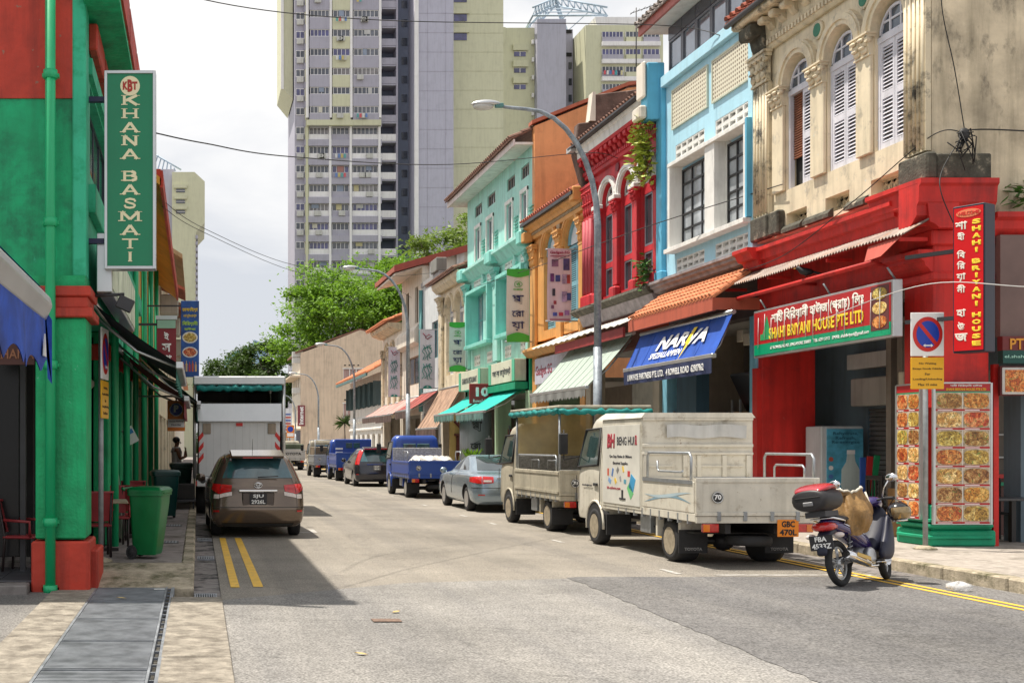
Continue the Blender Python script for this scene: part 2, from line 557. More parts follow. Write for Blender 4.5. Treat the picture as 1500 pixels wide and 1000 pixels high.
def gully(x, y, w, d, label):
 g = thing('gully_grate', label, 'drain grate', (x, y, -0.02), 0, 'gully grates along the left gutter')
 bb = MB()
 bb.box(-w/2, w/2, -d/2, -d/2+0.03, -0.02, 0.022); bb.box(-w/2, w/2, d/2-0.03, d/2, -0.02, 0.022)
 bb.box(-w/2, -w/2+0.02, -d/2+0.03, d/2-0.03, -0.02, 0.022); bb.box(w/2-0.02, w/2, -d/2+0.03, d/2-0.03, -0.02, 0.022)
 bb.build('frame', G_STEEL, g)
 nb = 8
 for i in range(nb):
  xx = -w/2 + 0.035 + i*(w-0.07)/(nb-1)
  MB().box(xx-0.006, xx+0.006, -d/2+0.03, d/2-0.03, -0.015, 0.02).build('bar', STEEL, g)
 MB().box(-w/2+.02, w/2-.02, -d/2+.03, d/2-.03, 0.0005, 0.002).build('sump', DARK, g)
gully(0.09, 13.35, 0.26, 0.5, 'small steel gully grate beside the top of the big drain cover')
gully(0.12, 17.9, 0.26, 0.45, 'small steel gully grate in the gutter beside the green wheelie bin')
gully(0.12, 21.4, 0.26, 0.45, 'small steel gully grate in the gutter by the brown car')
# flush grates in the left footway
for yy, lb in ((18.6, 'small square metal grate in the walkway beyond the nearest wheelie bin'), (22.4, 'small square metal grate in the walkway further up the arcade')):
 g = thing('walkway_grate', lb, 'drain grate', (-0.5, yy, 0.176), 0, 'walkway grates')
 bb = MB().box(-0.19, 0.19, -0.2, 0.2, 0.0, 0.006); bb.build('frame', DARKMETAL, g)
 for i in range(7):
  MB().box(-0.17+0.05*i, -0.14+0.05*i, -0.18, 0.18, 0.006, 0.012).build('bar', STEEL, g)
mh = MB().box(-0.14, 0.14, -0.09, 0.09, 0, 0.006).build('utility_cover', M('rust_iron', (0.17, 0.11, 0.08), rough=0.8, var=0.3, scale=20), None, 0, (1.86, 11.45, 0.0105))
tag(mh, 'small rusty rectangular utility cover set in the road', 'utility cover')
# bits of litter
tag(MB().box(-0.07, 0.06, -0.03, 0.03, 0, 0.003).build('paper_scrap', M('paper', (0.75, 0.75, 0.72)), None, 0, (-0.45, 13.75, 0.033), (0, 0, 0.1)), 'white scrap of paper lying on the drain grating', 'litter')
leafm = M('dry_leaf', (0.5, 0.36, 0.14), rough=0.8)
for x_, y_, lb in ((2.05, 12.0, 'dry leaf on the road nearest the parked brown car'), (1.35, 9.6, 'curled dry leaf on the road near the drain verge'), (-0.85, 12.9, 'small dry leaf on the drain grating')):
 lf = MB().grid(lambda u, v: ((u-.5)*.13*(1-(2*v-1)**2*.2), (v-.5)*.06*math.sin(PI*min(.98, max(.02, u))), .012*abs(v-.5)+0.006+.01*u), 5, 3)
 tag(lf.build('dry_leaf', leafm, None, 0, (x_, y_, 0.03 if x_ < 0 else 0.006), (0, 0, rnd.uniform(0, 3))), lb, 'leaf')
def bag(u, v):
 a = 2*PI*u
 r = 0.115*math.sin(PI*v)*(1+.25*math.sin(5*a+3*v)+.15*math.sin(9*a))
 return (r*math.cos(a)*1.2, r*math.sin(a)*.8, 0.05-0.05*math.cos(PI*v)*(1+.35*math.sin(4*a)))
pb = MB().grid(bag, 22, 9).build('plastic_bag', M('thin_plastic', (0.8, 0.8, 0.8), rough=0.25, alpha=0.5, spec=0.6, bump=.8, bscale=30), None, 0, (9.02, 13.75, 0.012))
tag(pb, 'crumpled clear plastic bag in the gutter by the kerb', 'plastic bag')
# ================================================================ helpers for buildings (meshes written in world coordinates)
def root_loc(o):
 v = Vector((0, 0, 0))
 while o is not None:
  v += o.location; o = o.parent
 return v
def W(mb, name, mats, parent, bevel=0.0):
 off = root_loc(parent)
 mb.v = [(p[0]-off.x, p[1]-off.y, p[2]-off.z) for p in mb.v]
 return mb.build(name, mats, parent, bevel)
def WT(s, mat, parent, loc, rot, **k):
 return text(s, mat, parent, Vector(loc)-root_loc(parent), rot, **k)

F = 11.5                                   # street face of the right-hand row
GLASS = M('window_glass', (0.035, 0.045, 0.055), rough=0.12, var=0.2, spec=0.8)
GLASS_B = M('blue_glass', (0.05, 0.07, 0.1), rough=0.1, var=0.25, spec=0.9)
GLASS_L = M('curtained_glass', (0.34, 0.36, 0.4), rough=0.25, var=0.2)
WHITE = paint('white_paint', (0.78, 0.77, 0.74))
CREAM = paint('cream_plaster', (0.76, 0.65, 0.47), stain=(0.36, 0.32, 0.26), st_lo=0.55, st_hi=0.7, st_scale=2.4, streak=.25, chips=(.6, .66, .64))
CREAM_D = paint('weathered_cream', (0.7, 0.6, 0.43), stain=(0.06, 0.055, 0.045), st_lo=0.52, st_hi=0.66, st_scale=2.4, streak=.3)
SIDE = M('stained_plaster', (0.64, 0.54, 0.39), rough=0.85, var=0.3, scale=1.1, bump=0.4, bscale=9, stain=(0.09, 0.08, 0.065), st_lo=0.5, st_hi=0.64, st_scale=1.3, st_z=0.5, streak=.35, chips=(.62, .55, .42))
MOSS = M('black_mould', (0.085, 0.08, 0.062), rough=0.95, var=0.4, scale=6, bump=0.6, bscale=25, stain=(0.42, 0.36, 0.27), st_lo=0.58, st_hi=0.7, st_scale=3)
REDW = paint('red_wall', (0.66, 0.022, 0.016), var=0.14, stain=(0.36, 0.02, 0.02), st_lo=0.5, st_hi=0.7, streak=.35, chips=(.42, .05, .04))
REDSIDE = paint('crimson', (0.55, 0.02, 0.03), stain=(0.28, 0.03, 0.04), st_lo=0.52, st_hi=0.7)
GREENB = paint('green_base', (0.0, 0.3, 0.15))
LBLUE = paint('sky_blue_wall', (0.42, 0.7, 0.84), streak=.12, var=0.06, stain=(0.5, 0.68, 0.74), st_lo=0.55, st_hi=0.8)
LBLUE_D = paint('sky_blue_trim', (0.12, 0.46, 0.68), var=0.1)
ORANGE = paint('ochre_orange', (0.72, 0.36, 0.11), stain=(0.45, 0.24, 0.09), st_lo=0.55, st_hi=0.75)
ORSIDE = paint('salmon_orange', (0.72, 0.32, 0.13), bump=0.3, bscale=6, stain=(0.5, 0.2, 0.08), st_lo=0.56, st_hi=0.72)
TURQ = paint('turquoise_wall', (0.37, 0.72, 0.65), stain=(0.5, 0.78, 0.7), st_lo=0.5, st_hi=0.75)
TURQ_D = paint('turquoise_trim', (0.24, 0.64, 0.56))
BLUESH = paint('blue_shutter', (0.2, 0.42, 0.5))
GREYW = paint('pale_grey_wall', (0.6, 0.63, 0.64), stain=(0.36, 0.37, 0.37), st_lo=0.5, st_hi=0.8, st_z=0.25)
OFFW = paint('off_white_wall', (0.76, 0.7, 0.6), stain=(0.55, 0.47, 0.38), st_lo=0.55, st_hi=0.75)
LAV = paint('lavender_white', (0.68, 0.67, 0.74), stain=(0.4, 0.38, 0.4), st_lo=0.6, st_hi=0.68, st_scale=6)
BROWN_M = M('dark_party_wall', (0.13, 0.085, 0.07), rough=0.95, var=0.5, scale=2.5, bump=0.7, bscale=18, stain=(0.42, 0.3, 0.24), st_lo=0.58, st_hi=0.72, st_scale=3.2)
TILE_O = M('orange_tile', (0.55, 0.2, 0.09), rough=0.8, var=0.3, scale=8, bump=0.2)
TILE_D = M('dark_tile', (0.2, 0.1, 0.07), rough=0.85, var=0.45, scale=7, bump=0.2)
TILE_R = M('red_tile', (0.36, 0.1, 0.06), rough=0.8, var=0.35, scale=7, bump=0.2)
WOOD_D = M('dark_wood', (0.09, 0.05, 0.035), rough=0.7, var=0.3, scale=8)
STONE = M('grey_stone_moulding', (0.3, 0.27, 0.28), rough=0.85, var=0.3, scale=4, bump=0.2)
SHUT_G = M('roller_shutter', (0.2, 0.2, 0.2), rough=0.5, metal=0.4, var=0.2)
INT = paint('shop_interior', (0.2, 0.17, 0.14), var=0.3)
INT_G = paint('interior_grey', (0.42, 0.41, 0.38))
ALU = M('aluminium', (0.55, 0.56, 0.57), rough=0.35, metal=0.8, var=0.08, rvar=0.08)
GALV = M('corrugated_zinc', (0.3, 0.24, 0.21), rough=0.6, metal=0.3, var=0.3, scale=3, stain=(0.26, 0.13, 0.07), st_lo=0.52, st_hi=0.66, st_scale=4)

def profile_y(parent, name, mat, prof, y0, y1, bevel=0.0):
 """moulding: (x, z) outline run along the street"""
 return W(MB().prism(prof, 'y', y0, y1), name, mat, parent, bevel)

def arch_wall(parent, mat, x0, x1, y0, y1, z0, z1, ops, holes=(), name='wall'):
 """ops: (yc, w, sill, spring): arched openings; holes: plain rectangles (y0,y1,z0,z1)"""
 b = MB()
 hs = [(yc-w/2, yc+w/2, sill, z1) for yc, w, sill, sp in ops] + list(holes)
 b.wall('x', x0, x1, y0, y1, z0, z1, hs)
 for yc, w, sill, sp in ops:
  r = w/2
  N = 10
  for k in range(N):
   a0, a1 = PI*k/N, PI*(k+1)/N
   p0 = (yc+r*math.cos(a0), sp+r*math.sin(a0)); p1 = (yc+r*math.cos(a1), sp+r*math.sin(a1))
   b.prism([p1, p0, (p0[0], z1), (p1[0], z1)] if p0[0] > p1[0] else [p0, p1, (p1[0], z1), (p0[0], z1)], 'x', x0, x1)
 return W(b, name, mat, parent)

def archivolt(parent, mat, x0, x1, yc, sp, r0, r1, name='arch_moulding', N=14):
 b = MB()
 for ra, rb_, xa in ((r0, r1, x0), (r0+(r1-r0)*0.35, r1-(r1-r0)*0.2, x0-0.03)):
  P0 = [(yc+ra*math.cos(PI*k/N), sp+ra*math.sin(PI*k/N)) for k in range(N+1)]
  P1 = [(yc+rb_*math.cos(PI*k/N), sp+rb_*math.sin(PI*k/N)) for k in range(N+1)]
  for k in range(N):
   b.prism([P0[k], P1[k], P1[k+1], P0[k+1]], 'x', xa, x1)
 return W(b, name, mat, parent)

def lunette(parent, X, yc, w, sp, fmat, gmat=GLASS, nv=3, nh=1, t=0.035, name='fanlight'):
 """half-round window head with glazing bars; bars are the part, panes its sub-parts"""
 r = w/2
 b = MB()
 N = 12
 for k in range(N):
  a0, a1 = PI*k/N, PI*(k+1)/N
  q = [(yc+rr*math.cos(a), sp+rr*math.sin(a)) for rr, a in ((r-t*1.4, a0), (r, a0), (r, a1), (r-t*1.4, a1))]
  b.prism(q, 'x', X-0.03, X+0.03)
 b.box(X-0.03, X+0.03, yc-r, yc+r, sp-t, sp+t)
 for k in range(1, nv):
  yy = yc-r+w*k/nv
  b.box(X-0.025, X+0.02, yy-t/2, yy+t/2, sp+t, sp+math.sqrt(max(0.01, r*r-(yy-yc)**2))-t)
 for k in range(1, nh+1):
  zz = sp+r*k/(nh+1)
  hw = math.sqrt(r*r-(zz-sp)**2)-t
  b.box(X-0.022, X+0.018, yc-hw, yc+hw, zz-t/2, zz+t/2)
 fr = W(b, name, fmat, parent)
 g = MB()
 pts = [(yc+(r-t)*math.cos(PI*k/10), sp+(r-t)*math.sin(PI*k/10)) for k in range(11)]
 g.prism(pts, 'x', X+0.0, X+0.008)
 W(g, 'pane', gmat, fr)
 return fr

def grid_window(parent, X, y0, y1, z0, z1, fmat, gmat, nc, nr, t=0.04, dep=0.06, name='window', panes=True):
 b = MB()
 b.box(X-dep/2, X+dep/2, y0, y0+t, z0, z1); b.box(X-dep/2, X+dep/2, y1-t, y1, z0, z1)
 b.box(X-dep/2, X+dep/2, y0+t, y1-t, z0, z0+t); b.box(X-dep/2, X+dep/2, y0+t, y1-t, z1-t, z1)
 for i in range(1, nc):
  yy = y0+(y1-y0)*i/nc
  b.box(X-dep/2+.004, X+dep/2-.004, yy-t/2, yy+t/2, z0+t, z1-t)
 for j in range(1, nr):
  zz = z0+(z1-z0)*j/nr
  b.box(X-dep/2+.008, X+dep/2-.008, y0+t, y1-t, zz-t/2, zz+t/2)
 w = W(b, name, fmat, parent)
 if panes:
  for i in range(nc):
   for j in range(nr):
    ya, yb = y0+(y1-y0)*i/nc, y0+(y1-y0)*(i+1)/nc
    za, zb = z0+(z1-z0)*j/nr, z0+(z1-z0)*(j+1)/nr
    tl = rnd.uniform(-.006, .006)
    p = MB().add([(X+.004+tl, ya+.01, za+.01), (X+.004-tl, yb-.01, za+.01), (X+.004-tl, yb-.01, zb-.01), (X+.004+tl, ya+.01, zb-.01),
        (X+.012+tl, ya+.01, za+.01), (X+.012-tl, yb-.01, za+.01), (X+.012-tl, yb-.01, zb-.01), (X+.012+tl, ya+.01, zb-.01)],
        [(0,3,2,1),(4,5,6,7),(0,1,5,4),(1,2,6,5),(2,3,7,6),(3,0,4,7)])
    W(p, 'pane', gmat, w)
 return w

def shutter(parent, X, y0, y1, z0, z1, mat, ang=0.0, hinge=None, n=13, name='shutter_leaf'):
 """louvred shutter leaf; ang swings it about its hinge edge; n = slats per panel"""
 b, s = MB(), MB()
 w = y1-y0
 t = 0.055
 b.box(-.02, .02, 0, t, z0, z1); b.box(-.02, .02, w-t, w, z0, z1)
 zm = (z0+z1)*0.5
 for za, zb in ((z0, z0+.1), (zm-.06, zm+.06), (z1-.09, z1)):
  b.box(-.02, .02, t, w-t, za, zb)
 for za, zb in ((z0+.1, zm-.06), (zm+.06, z1-.09)):
  k = max(2, int((zb-za)/0.062))
  for i in range(k):
   zz = za+(i+.5)*(zb-za)/k
   s.obox((0, w/2, zz), (.055, w-2*t, .010), Matrix.Rotation(R(-52), 3, 'Y'))
 leaf = None
 for mb, nm in ((b, name), (s, 'louvre_slats')):
  ca, sa = math.cos(ang), math.sin(ang)
  out = []
  for x, y, z in mb.v:
   if hinge == 'hi':
    yy = y-w
    out.append((X + x*ca - yy*sa*-1*-1, y1 + x*sa + yy*ca, z))
   else:
    out.append((X + x*ca - y*sa, y0 + x*sa + y*ca, z))
  mb.v = out
  if leaf is None:
   leaf = W(mb, nm, mat, parent)
  else:
   joined(W(mb, nm, mat, leaf))
 return leaf

def capital(parent, mat, x, y0, y1, z0, z1, name='capital', proj=0.1):
 """Corinthian-like capital: flared bell, two rows of leaves, abacus"""
 b = MB()
 ym = (y0+y1)/2; h = z1-z0; w = (y1-y0)
 for k, (a, e) in enumerate(((0, .0), (.12, .03), (.14, .0), (.55, .03), (.8, .07), (.82, .1), (1, .1))):
  pass
 b.box(x-.05, x+.05, y0-.01, y1+.01, z0, z0+.08*h)
 b.prism([(x-.03, z0+.08*h), (x+.05, z0+.08*h), (x+.05, z0+.8*h), (x-proj*.8, z0+.8*h), (x-.05, z0+.45*h)], 'y', y0, y1)
 b.box(x-proj, x+.05, y0-.05, y1+.05, z0+.8*h, z0+.92*h)
 b.box(x-proj-.03, x+.05, y0-.08, y1+.08, z0+.92*h, z1)
 n = max(2, int(w/.16))
 for row, (za, zb, out) in enumerate(((.1, .45, .07), (.4, .78, .1))):
  for i in range(n):
   yc = y0+(i+.5)*w/n
   b.ellipsoid((x-.03-out*.3, yc, z0+(za+zb)/2*h), (.045, w/n*.42, (zb-za)/2*h), 8, 6)
   b.ellipsoid((x-.03-out, yc, z0+zb*h-.02), (.035, w/n*.36, .035), 8, 5)
 for yy in (y0, y1):
  b.lathe([(.055, -.04), (.055, .04)], (x-.06, yy, z0+.72*h), 10, 'x')
 return W(b, name, mat, parent)

def fluted(parent, mat, x, y0, y1, z0, z1, n, name='pilaster', proj=0.07):
 b = MB()
 b.box(x-proj*.55, x+.05, y0, y1, z0, z1)
 w = (y1-y0)/n
 for i in range(n):
  yc = y0+(i+.5)*w
  pts = [(x-proj*.55, yc-w*.36), (x-proj*.55-w*.25, yc-w*.25), (x-proj*.55-w*.34, yc), (x-proj*.55-w*.25, yc+w*.25), (x-proj*.55, yc+w*.36)]
  b.prism(pts[::-1], 'z', z0+.03, z1-.03, 0, True)
 return W(b, name, mat, parent)

def dentils(parent, mat, x0, x1, y0, y1, z0, z1, pitch, name='dentil_course'):
 b = MB()
 k = int((y1-y0)/pitch)
 for i in range(k):
  b.box(x0, x1, y0+i*pitch, y0+i*pitch+pitch*.55, z0, z1)
 return joined(W(b, name, mat, parent))

def modillions(parent, mat, xo, xi, y0, y1, zt, h, n, w=0.16):
 for i in range(n):
  yc = y0+(i+.5)*(y1-y0)/n
  pr = [(xi, zt-h), (xi, zt), (xo, zt), (xo, zt-h*.35), (xo+.04, zt-h*.5), (xi-.1, zt-h*.45), (xi-.06, zt-h*.8)]
  W(MB().prism(pr, 'y', yc-w/2, yc+w/2), 'bracket', mat, parent, 0.008)

def tile_roof(parent, mat, xe, ze, xr, zr, y0, y1, pitch=0.2, rows=10, name='roof'):
 """pantile slope from eave (xe,ze) to ridge (xr,zr): deck plus ridges of barrel tiles"""
 b = MB()
 b.prism([(xe, ze-.05), (xe, ze), (xr, zr), (xr, zr-.05)], 'y', y0, y1)
 o = W(b, name, mat, parent)
 t = MB()
 n = int((y1-y0)/pitch)
 L = math.hypot(xr-xe, zr-ze); dx, dz = (xr-xe)/L, (zr-ze)/L
 nx, nz = -dz*(1 if dx > 0 else -1), abs(dx)
 for i in range(n):
  yc = y0+(i+.5)*(y1-y0)/n
  for j in range(rows):
   a, e = L*j/rows-.02, L*(j+1)/rows
   r = pitch*.34
   vs, fs = [], []
   for s_, lift in ((a, .03), (e, .0)):
    for k in range(5):
     an = PI*k/4
     vs.append((xe+dx*s_+nx*(r*math.sin(an)+lift), yc-r*math.cos(an), ze+dz*s_+nz*(r*math.sin(an)+lift)))
   for k in range(4):
    fs.append((k, k+1, k+6, k+5))
   fs.append((0, 1, 2, 3, 4))
   t.add(vs, fs, 0, True)
 joined(W(t, 'roof_tiles', mat, o))
 return o

def vent_block(parent, X, y0, y1, z0, z1, nc, nr, mat, t=0.05, dep=0.1, name='vent_block'):
 """breeze block: frame with real holes and a dark slot behind"""
 b = MB()
 hs = []
 for i in range(nc):
  for j in range(nr):
   ya = y0+(y1-y0)*i/nc+t/2; yb = y0+(y1-y0)*(i+1)/nc-t/2
   za = z0+(z1-z0)*j/nr+t/2; zb = z0+(z1-z0)*(j+1)/nr-t/2
   hs.append((ya, yb, za, zb))
 b.wall('x', X-.012, X+dep, y0, y1, z0, z1, hs)
 for h in hs:
  b.obox((X+dep*.55, (h[0]+h[1])/2, (h[2]+h[3])/2), (.1, h[1]-h[0], .012), Matrix.Rotation(R(-40), 3, 'Y'))
 o = W(b, name, mat, parent)
 W(MB().box(X+dep, X+dep+.01, y0, y1, z0, z1), 'vent_backing', DARK, o)
 return o

def awning(parent_label, name, y0, y1, x_top, z_top, x_bot, z_bot, mat, val_mat, val_h=0.28, sag=0.0, ribs=0, group=None, scallop=0.0, cat='awning', bar=True, mirror=False):
 """fabric sheet on a roller with a front bar and hanging valance"""
 a = thing(name, parent_label, cat, (x_top, (y0+y1)/2, 0), 0, group)
 def P(u, v):
  x = x_top+(x_bot-x_top)*v
  z = z_top+(z_bot-z_top)*v - sag*math.sin(PI*v)*(1+.15*math.sin(u*9))
  z += .008*math.sin(u*(y1-y0)*9+v*3)*math.sin(PI*v)
  return (x, y0+(y1-y0)*u, z)
 b = MB().grid(P, 24, 8)
 b.grid(lambda u, v: (P(u, v)[0], P(u, v)[1], P(u, v)[2]-.012), 24, 8)
 W(b, 'fabric', mat, a)
 if ribs:
  r = MB()
  for i in range(ribs+1):
   u = i/ribs
   r.tube([(P(u, v/6)[0], P(u, v/6)[1], P(u, v/6)[2]+.006) for v in range(7)], .007, 5)
  joined(W(r, 'seam', mat, a))
 if bar:
  W(MB().box(x_bot-.05, x_bot+.05, y0-.03, y1+.03, z_bot-.06, z_bot+.03), 'front_bar', ALU, a, 0.012)
  W(MB().tube([(x_top, y0-.02, z_top), (x_top, y1+.02, z_top)], .05, 10), 'roller', ALU, a)
  for yy in (y0+.15, y1-.15):
   W(MB().tube([(x_top, yy, z_top-.15), ((x_top+x_bot)/2, yy, (z_top+z_bot)/2-.22), (x_bot, yy, z_bot-.04)], .02, 6), 'arm', ALU, a)
 if val_h:
  def V(u, v):
   sc_ = 1.0
   if scallop:
    sc_ = 1.0-.3*abs(math.cos(PI*u*(y1-y0)/scallop))
   return (x_bot-.045+.02*math.sin(u*40)*v, y0+(y1-y0)*u, z_bot-.05-val_h*v*sc_)
  W(MB().grid(V, max(40, int((y1-y0)*24)), 2).grid(lambda u, v: (V(u, v)[0]+.006, V(u, v)[1], V(u, v)[2]), max(40, int((y1-y0)*24)), 2), 'valance', val_mat, a)
 return a

def arcade(parent, y0, y1, z_top, back, mat_p, back_x=13.5, pil=(0.42, 0.42), mat_b=INT, ceil=INT_G):
 """five-foot way: ceiling, back wall, far pillar"""
 W(MB().box(back_x, back_x+.2, y0, y1, .15, z_top), 'shop_wall', mat_b, parent)
 W(MB().box(F+.31, back_x, y0, y1, z_top, z_top+.12), 'arcade_ceiling', ceil, parent)
# ================================================================ corner shophouse with the red ground floor
SH = thing('shophouse', 'weathered cream corner shophouse with white louvred shutters above a red ground floor', 'shophouse', (F, 20.8, 0))
Y0, Y1 = 18.19, 23.85
ops = [(22.2, .98, 6.7, 8.72), (20.7, .98, 6.7, 8.72), (19.25, .92, 6.7, 8.72)]
vents = [(21.92, 22.68, 5.95, 6.24), (20.49, 21.27, 5.95, 6.24), (19.04, 19.83, 5.95, 6.24)]
arch_wall(SH, CREAM, F, F+.32, Y0+.0, Y1, 5.85, 9.75, ops, vents)
for i, v in enumerate(vents):
 b = MB()
 b.box(F+.27, F+.3, v[0], v[1], v[2], v[3])
 vb = W(b, 'vent_recess', DARK, SH)
 b = MB()
 n = 5
 for k in range(n):
  yc = v[0]+(k+.5)*(v[1]-v[0])/n
  zc = (v[2]+v[3])/2
  b.tube([(F+.22, yc+.07*math.cos(a), zc+.07*math.sin(a)) for a in [2*PI*j/10 for j in range(10)]], .018, 5, closed=True)
  b.box(F+.205, F+.235, yc-.01, yc+.01, v[2], v[3])
 b.box(F+.2, F+.235, v[0], v[1], v[2], v[2]+.03); b.box(F+.2, F+.235, v[0], v[1], v[3]-.03, v[3])
 W(b, 'vent_grille', CREAM_D, vb)
# piers: pilasters with capitals
for ya, yb in ((22.7, 23.12), (21.22, 21.68), (19.74, 20.18)):
 W(MB().box(F-.07, F+.0, ya, yb, 6.7, 8.4), 'pilaster', CREAM, SH, .012)
 capital(SH, CREAM, F-.05, ya, yb, 8.36, 8.74)
fluted(SH, CREAM_D, F-.06, 23.2, 23.8, 6.35, 9.0, 5)
capital(SH, CREAM_D, F-.1, 23.2, 23.82, 9.0, 9.62)
fluted(SH, CREAM_D, F-.06, Y0+.0, 18.74, 6.35, 9.2, 5)
capital(SH, CREAM_D, F-.1, Y0+.02, 18.74, 9.2, 9.62)
for ya, yb in ((23.16, 23.86), (22.72, 23.1)):
 W(MB().box(F-.16, F+.0, ya, yb, 5.872, 6.34), 'pilaster_base', MOSS, SH, .03)
W(MB().box(F-.17, F+.0, Y0-.15, 18.8, 5.872, 6.3), 'pilaster_base', MOSS, SH, .03)
for ya, yb in ((21.0, 21.9), (19.9, 20.5), (22.0, 22.7)):
 W(MB().prism([(F-.1, 5.86), (F+.0, 5.86), (F+.0, 6.02), (F-.04, 6.0), (F-.1, 5.93)], 'y', ya, yb), 'ledge_upstand', MOSS, SH)
for yc, w, s_, sp in ops:
 archivolt(SH, CREAM, F-.09, F+.0, yc, sp, w/2, .73)
# round green vents between arches
for yc in (21.47, 19.98):
 W(MB().lathe([(.155, 0), (.155, .03), (.115, .03), (.115, .006), (.0, .006)], (0, 0, 0), 20, 'x').build if False else
  MB().lathe([(.17, F-.05), (.17, F+.0)], (0, yc, 9.4), 20, 'x'), 'round_vent', CREAM_D, SH)
 W(MB().lathe([(.12, F-.06), (.12, F-.045)], (0, yc, 9.4), 20, 'x'), 'vent_disc', paint('vent_green', (0.03, 0.2, 0.12)), SH)
# windows
for i, (yc, w, s_, sp) in enumerate(ops):
 lunette(SH, F+.09, yc, w-.02, sp-.1, LAV, GLASS_B, 3, 1)
 fr = MB()
 fr.box(F+.05, F+.14, yc-w/2, yc-w/2+.06, 6.7, sp-.15); fr.box(F+.05, F+.14, yc+w/2-.06, yc+w/2, 6.7, sp-.15)
 fr.box(F+.04, F+.15, yc-w/2, yc+w/2, sp-.2, sp-.1)
 wi = W(fr, 'window', LAV, SH)
 if i == 0:
  shutter(wi, F+.08, yc-w/2+.06, yc-.02, 6.72, sp-.2, LAV)
  bl = MB()
  for k in range(26):
   bl.tube([(F+.13+.004*math.sin(k), yc-.02, 7.3+k*.048), (F+.13, yc+w/2-.07, 7.3+k*.048)], .02, 5)
  joined(W(bl, 'bamboo_blind', M('bamboo', (0.28, 0.1, 0.05), rough=0.8, var=0.3), wi))
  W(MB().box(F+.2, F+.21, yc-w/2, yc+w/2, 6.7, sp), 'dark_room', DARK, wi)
 else:
  shutter(wi, F+.08, yc-w/2+.06, yc-.005, 6.72, sp-.2, LAV)
  shutter(wi, F+.08, yc+.005, yc+w/2-.06, 6.72, sp-.2, LAV)
  W(MB().box(F+.14, F+.15, yc-w/2, yc+w/2, 6.7, sp-.1), 'backing', M('shutter_back', (0.3, 0.28, 0.27)), wi)
# entablature
profile_y(SH, 'architrave', CREAM, [(F-.06, 9.62), (F, 9.62), (F, 9.7), (F-.12, 9.7), (F-.09, 9.65)], Y0, Y1)
dentils(SH, CREAM, F-.15, F, Y0, Y1, 9.70, 9.80, .12)
profile_y(SH, 'frieze', CREAM_D, [(F-.12, 9.8), (F+.3, 9.8), (F+.3, 10.2), (F-.16, 10.2), (F-.12, 9.86)], Y0, Y1)
modillions(SH, CREAM_D, F-.4, F-.13, Y0+.25, 23.15, 10.16, .24, 11, .2)
modillions(SH, MOSS, F-.45, F-.13, 23.1, 23.85, 10.16, .5, 1, .5)
profile_y(SH, 'eave', CREAM_D, [(F-.5, 10.2), (F+.3, 10.2), (F+.3, 10.32), (F-.54, 10.32), (F-.54, 10.24)], Y0-.05, Y1+.0)
W(MB().tube([(F-.6, Y0, 10.34), (F-.6, Y1+.1, 10.34)], .055, 8), 'eave_gutter', DARKMETAL, SH)
tile_roof(SH, TILE_R, F-.62, 10.42, F+3.2, 12.1, Y0, Y1+.1, .24, 8)
# side wall seen from the camera
W(MB().box(F+.32, F+7, Y0-.002, Y0+.3, 5.2, 10.32), 'side_wall', SIDE, SH)
W(MB().box(F+.0, F+.85, Y0-.14, Y0-.152+.149, 5.874, 6.27), 'mouldy_plinth', MOSS, SH, .02)
W(MB().box(F+.0, F+.32, Y0-.004, Y0-.0, 5.85, 9.6), 'side_return', SIDE, SH)
# red mouldings, stepped, running round the corner
def cor(z0, z1, out, x=F): return [(x-out, z1), (x-out, z1-.07), (x-out+.06, z1-.1), (x-out*.75, z0+(z1-z0)*.55), (x-out*.55, z0+(z1-z0)*.5), (x-out*.45, z0+.1), (x-out*.2, z0+.06), (x-.0, z0), (x+.3, z0), (x+.3, z1)]
profile_y(SH, 'cornice', REDW, cor(5.15, 5.68, .3), 18.8, 23.4)
profile_y(SH, 'cornice', REDW, cor(5.1, 5.86, .34), Y0-.2, 19.42)
profile_y(SH, 'cornice', REDW, cor(5.2, 5.7, .48), 23.3, 23.95)
sp_ = [(Y0-.27, 5.858), (Y0-.27, 5.78), (Y0-.23, 5.74), (Y0-.21, 5.5), (Y0-.17, 5.45), (Y0-.16, 5.3), (Y0-.06, 5.2), (Y0, 5.16), (Y0+.3, 5.16), (Y0+.3, 5.86)]
W(MB().prism(sp_, 'x', F-.338, F+.88), 'side_cornice', REDW, SH)
sp2 = [(Y0-.2, 5.35), (Y0-.2, 5.27), (Y0-.14, 5.22), (Y0-.12, 5.1), (Y0-.04, 5.0), (Y0+.2, 5.0), (Y0+.2, 5.35)]
W(MB().prism(sp2, 'x', F+.9, F+7), 'side_cornice', REDW, SH)
profile_y(SH, 'cornice', REDW, cor(4.45, 4.8, .2), 18.2, 19.2)
W(MB().box(F, F+.34, 18.96, 23.85, 4.5, 5.2), 'lintel', REDW, SH)
W(MB().box(F+.03, F+.9, Y0+.0, 18.95, .8, 5.2), 'corner_pillar', REDW, SH, .015)
W(MB().box(F-.03, F+.97, Y0-.06, 19.0, 4.86, 5.1), 'pillar_moulding', REDW, SH, .02)
W(MB().box(F-.04, F+.97, Y0-.07, 19.02, 4.3, 4.44), 'pillar_moulding', REDW, SH, .03)
bp = [(F+.0, .15), (F+.95, .15), (F+.95, .8), (F+.0, .8)]
W(MB().box(F-.06, F+.97, Y0-.07, 19.02, .15, .4).box(F-.02, F+.94, Y0-.03, 18.98, .4, .8), 'pillar_base', GREENB, SH, .025)
for zz in (.3, .48, .56):
 W(MB().prism([(F-.1, Y0-.11), (F+.9, Y0-.11), (F+.9, Y0-.02), (F-.02, Y0-.02), (F-.02, 18.95), (F-.1, 18.95)], 'z', zz-.03, zz+.02), 'base_moulding', GREENB, SH, .01)
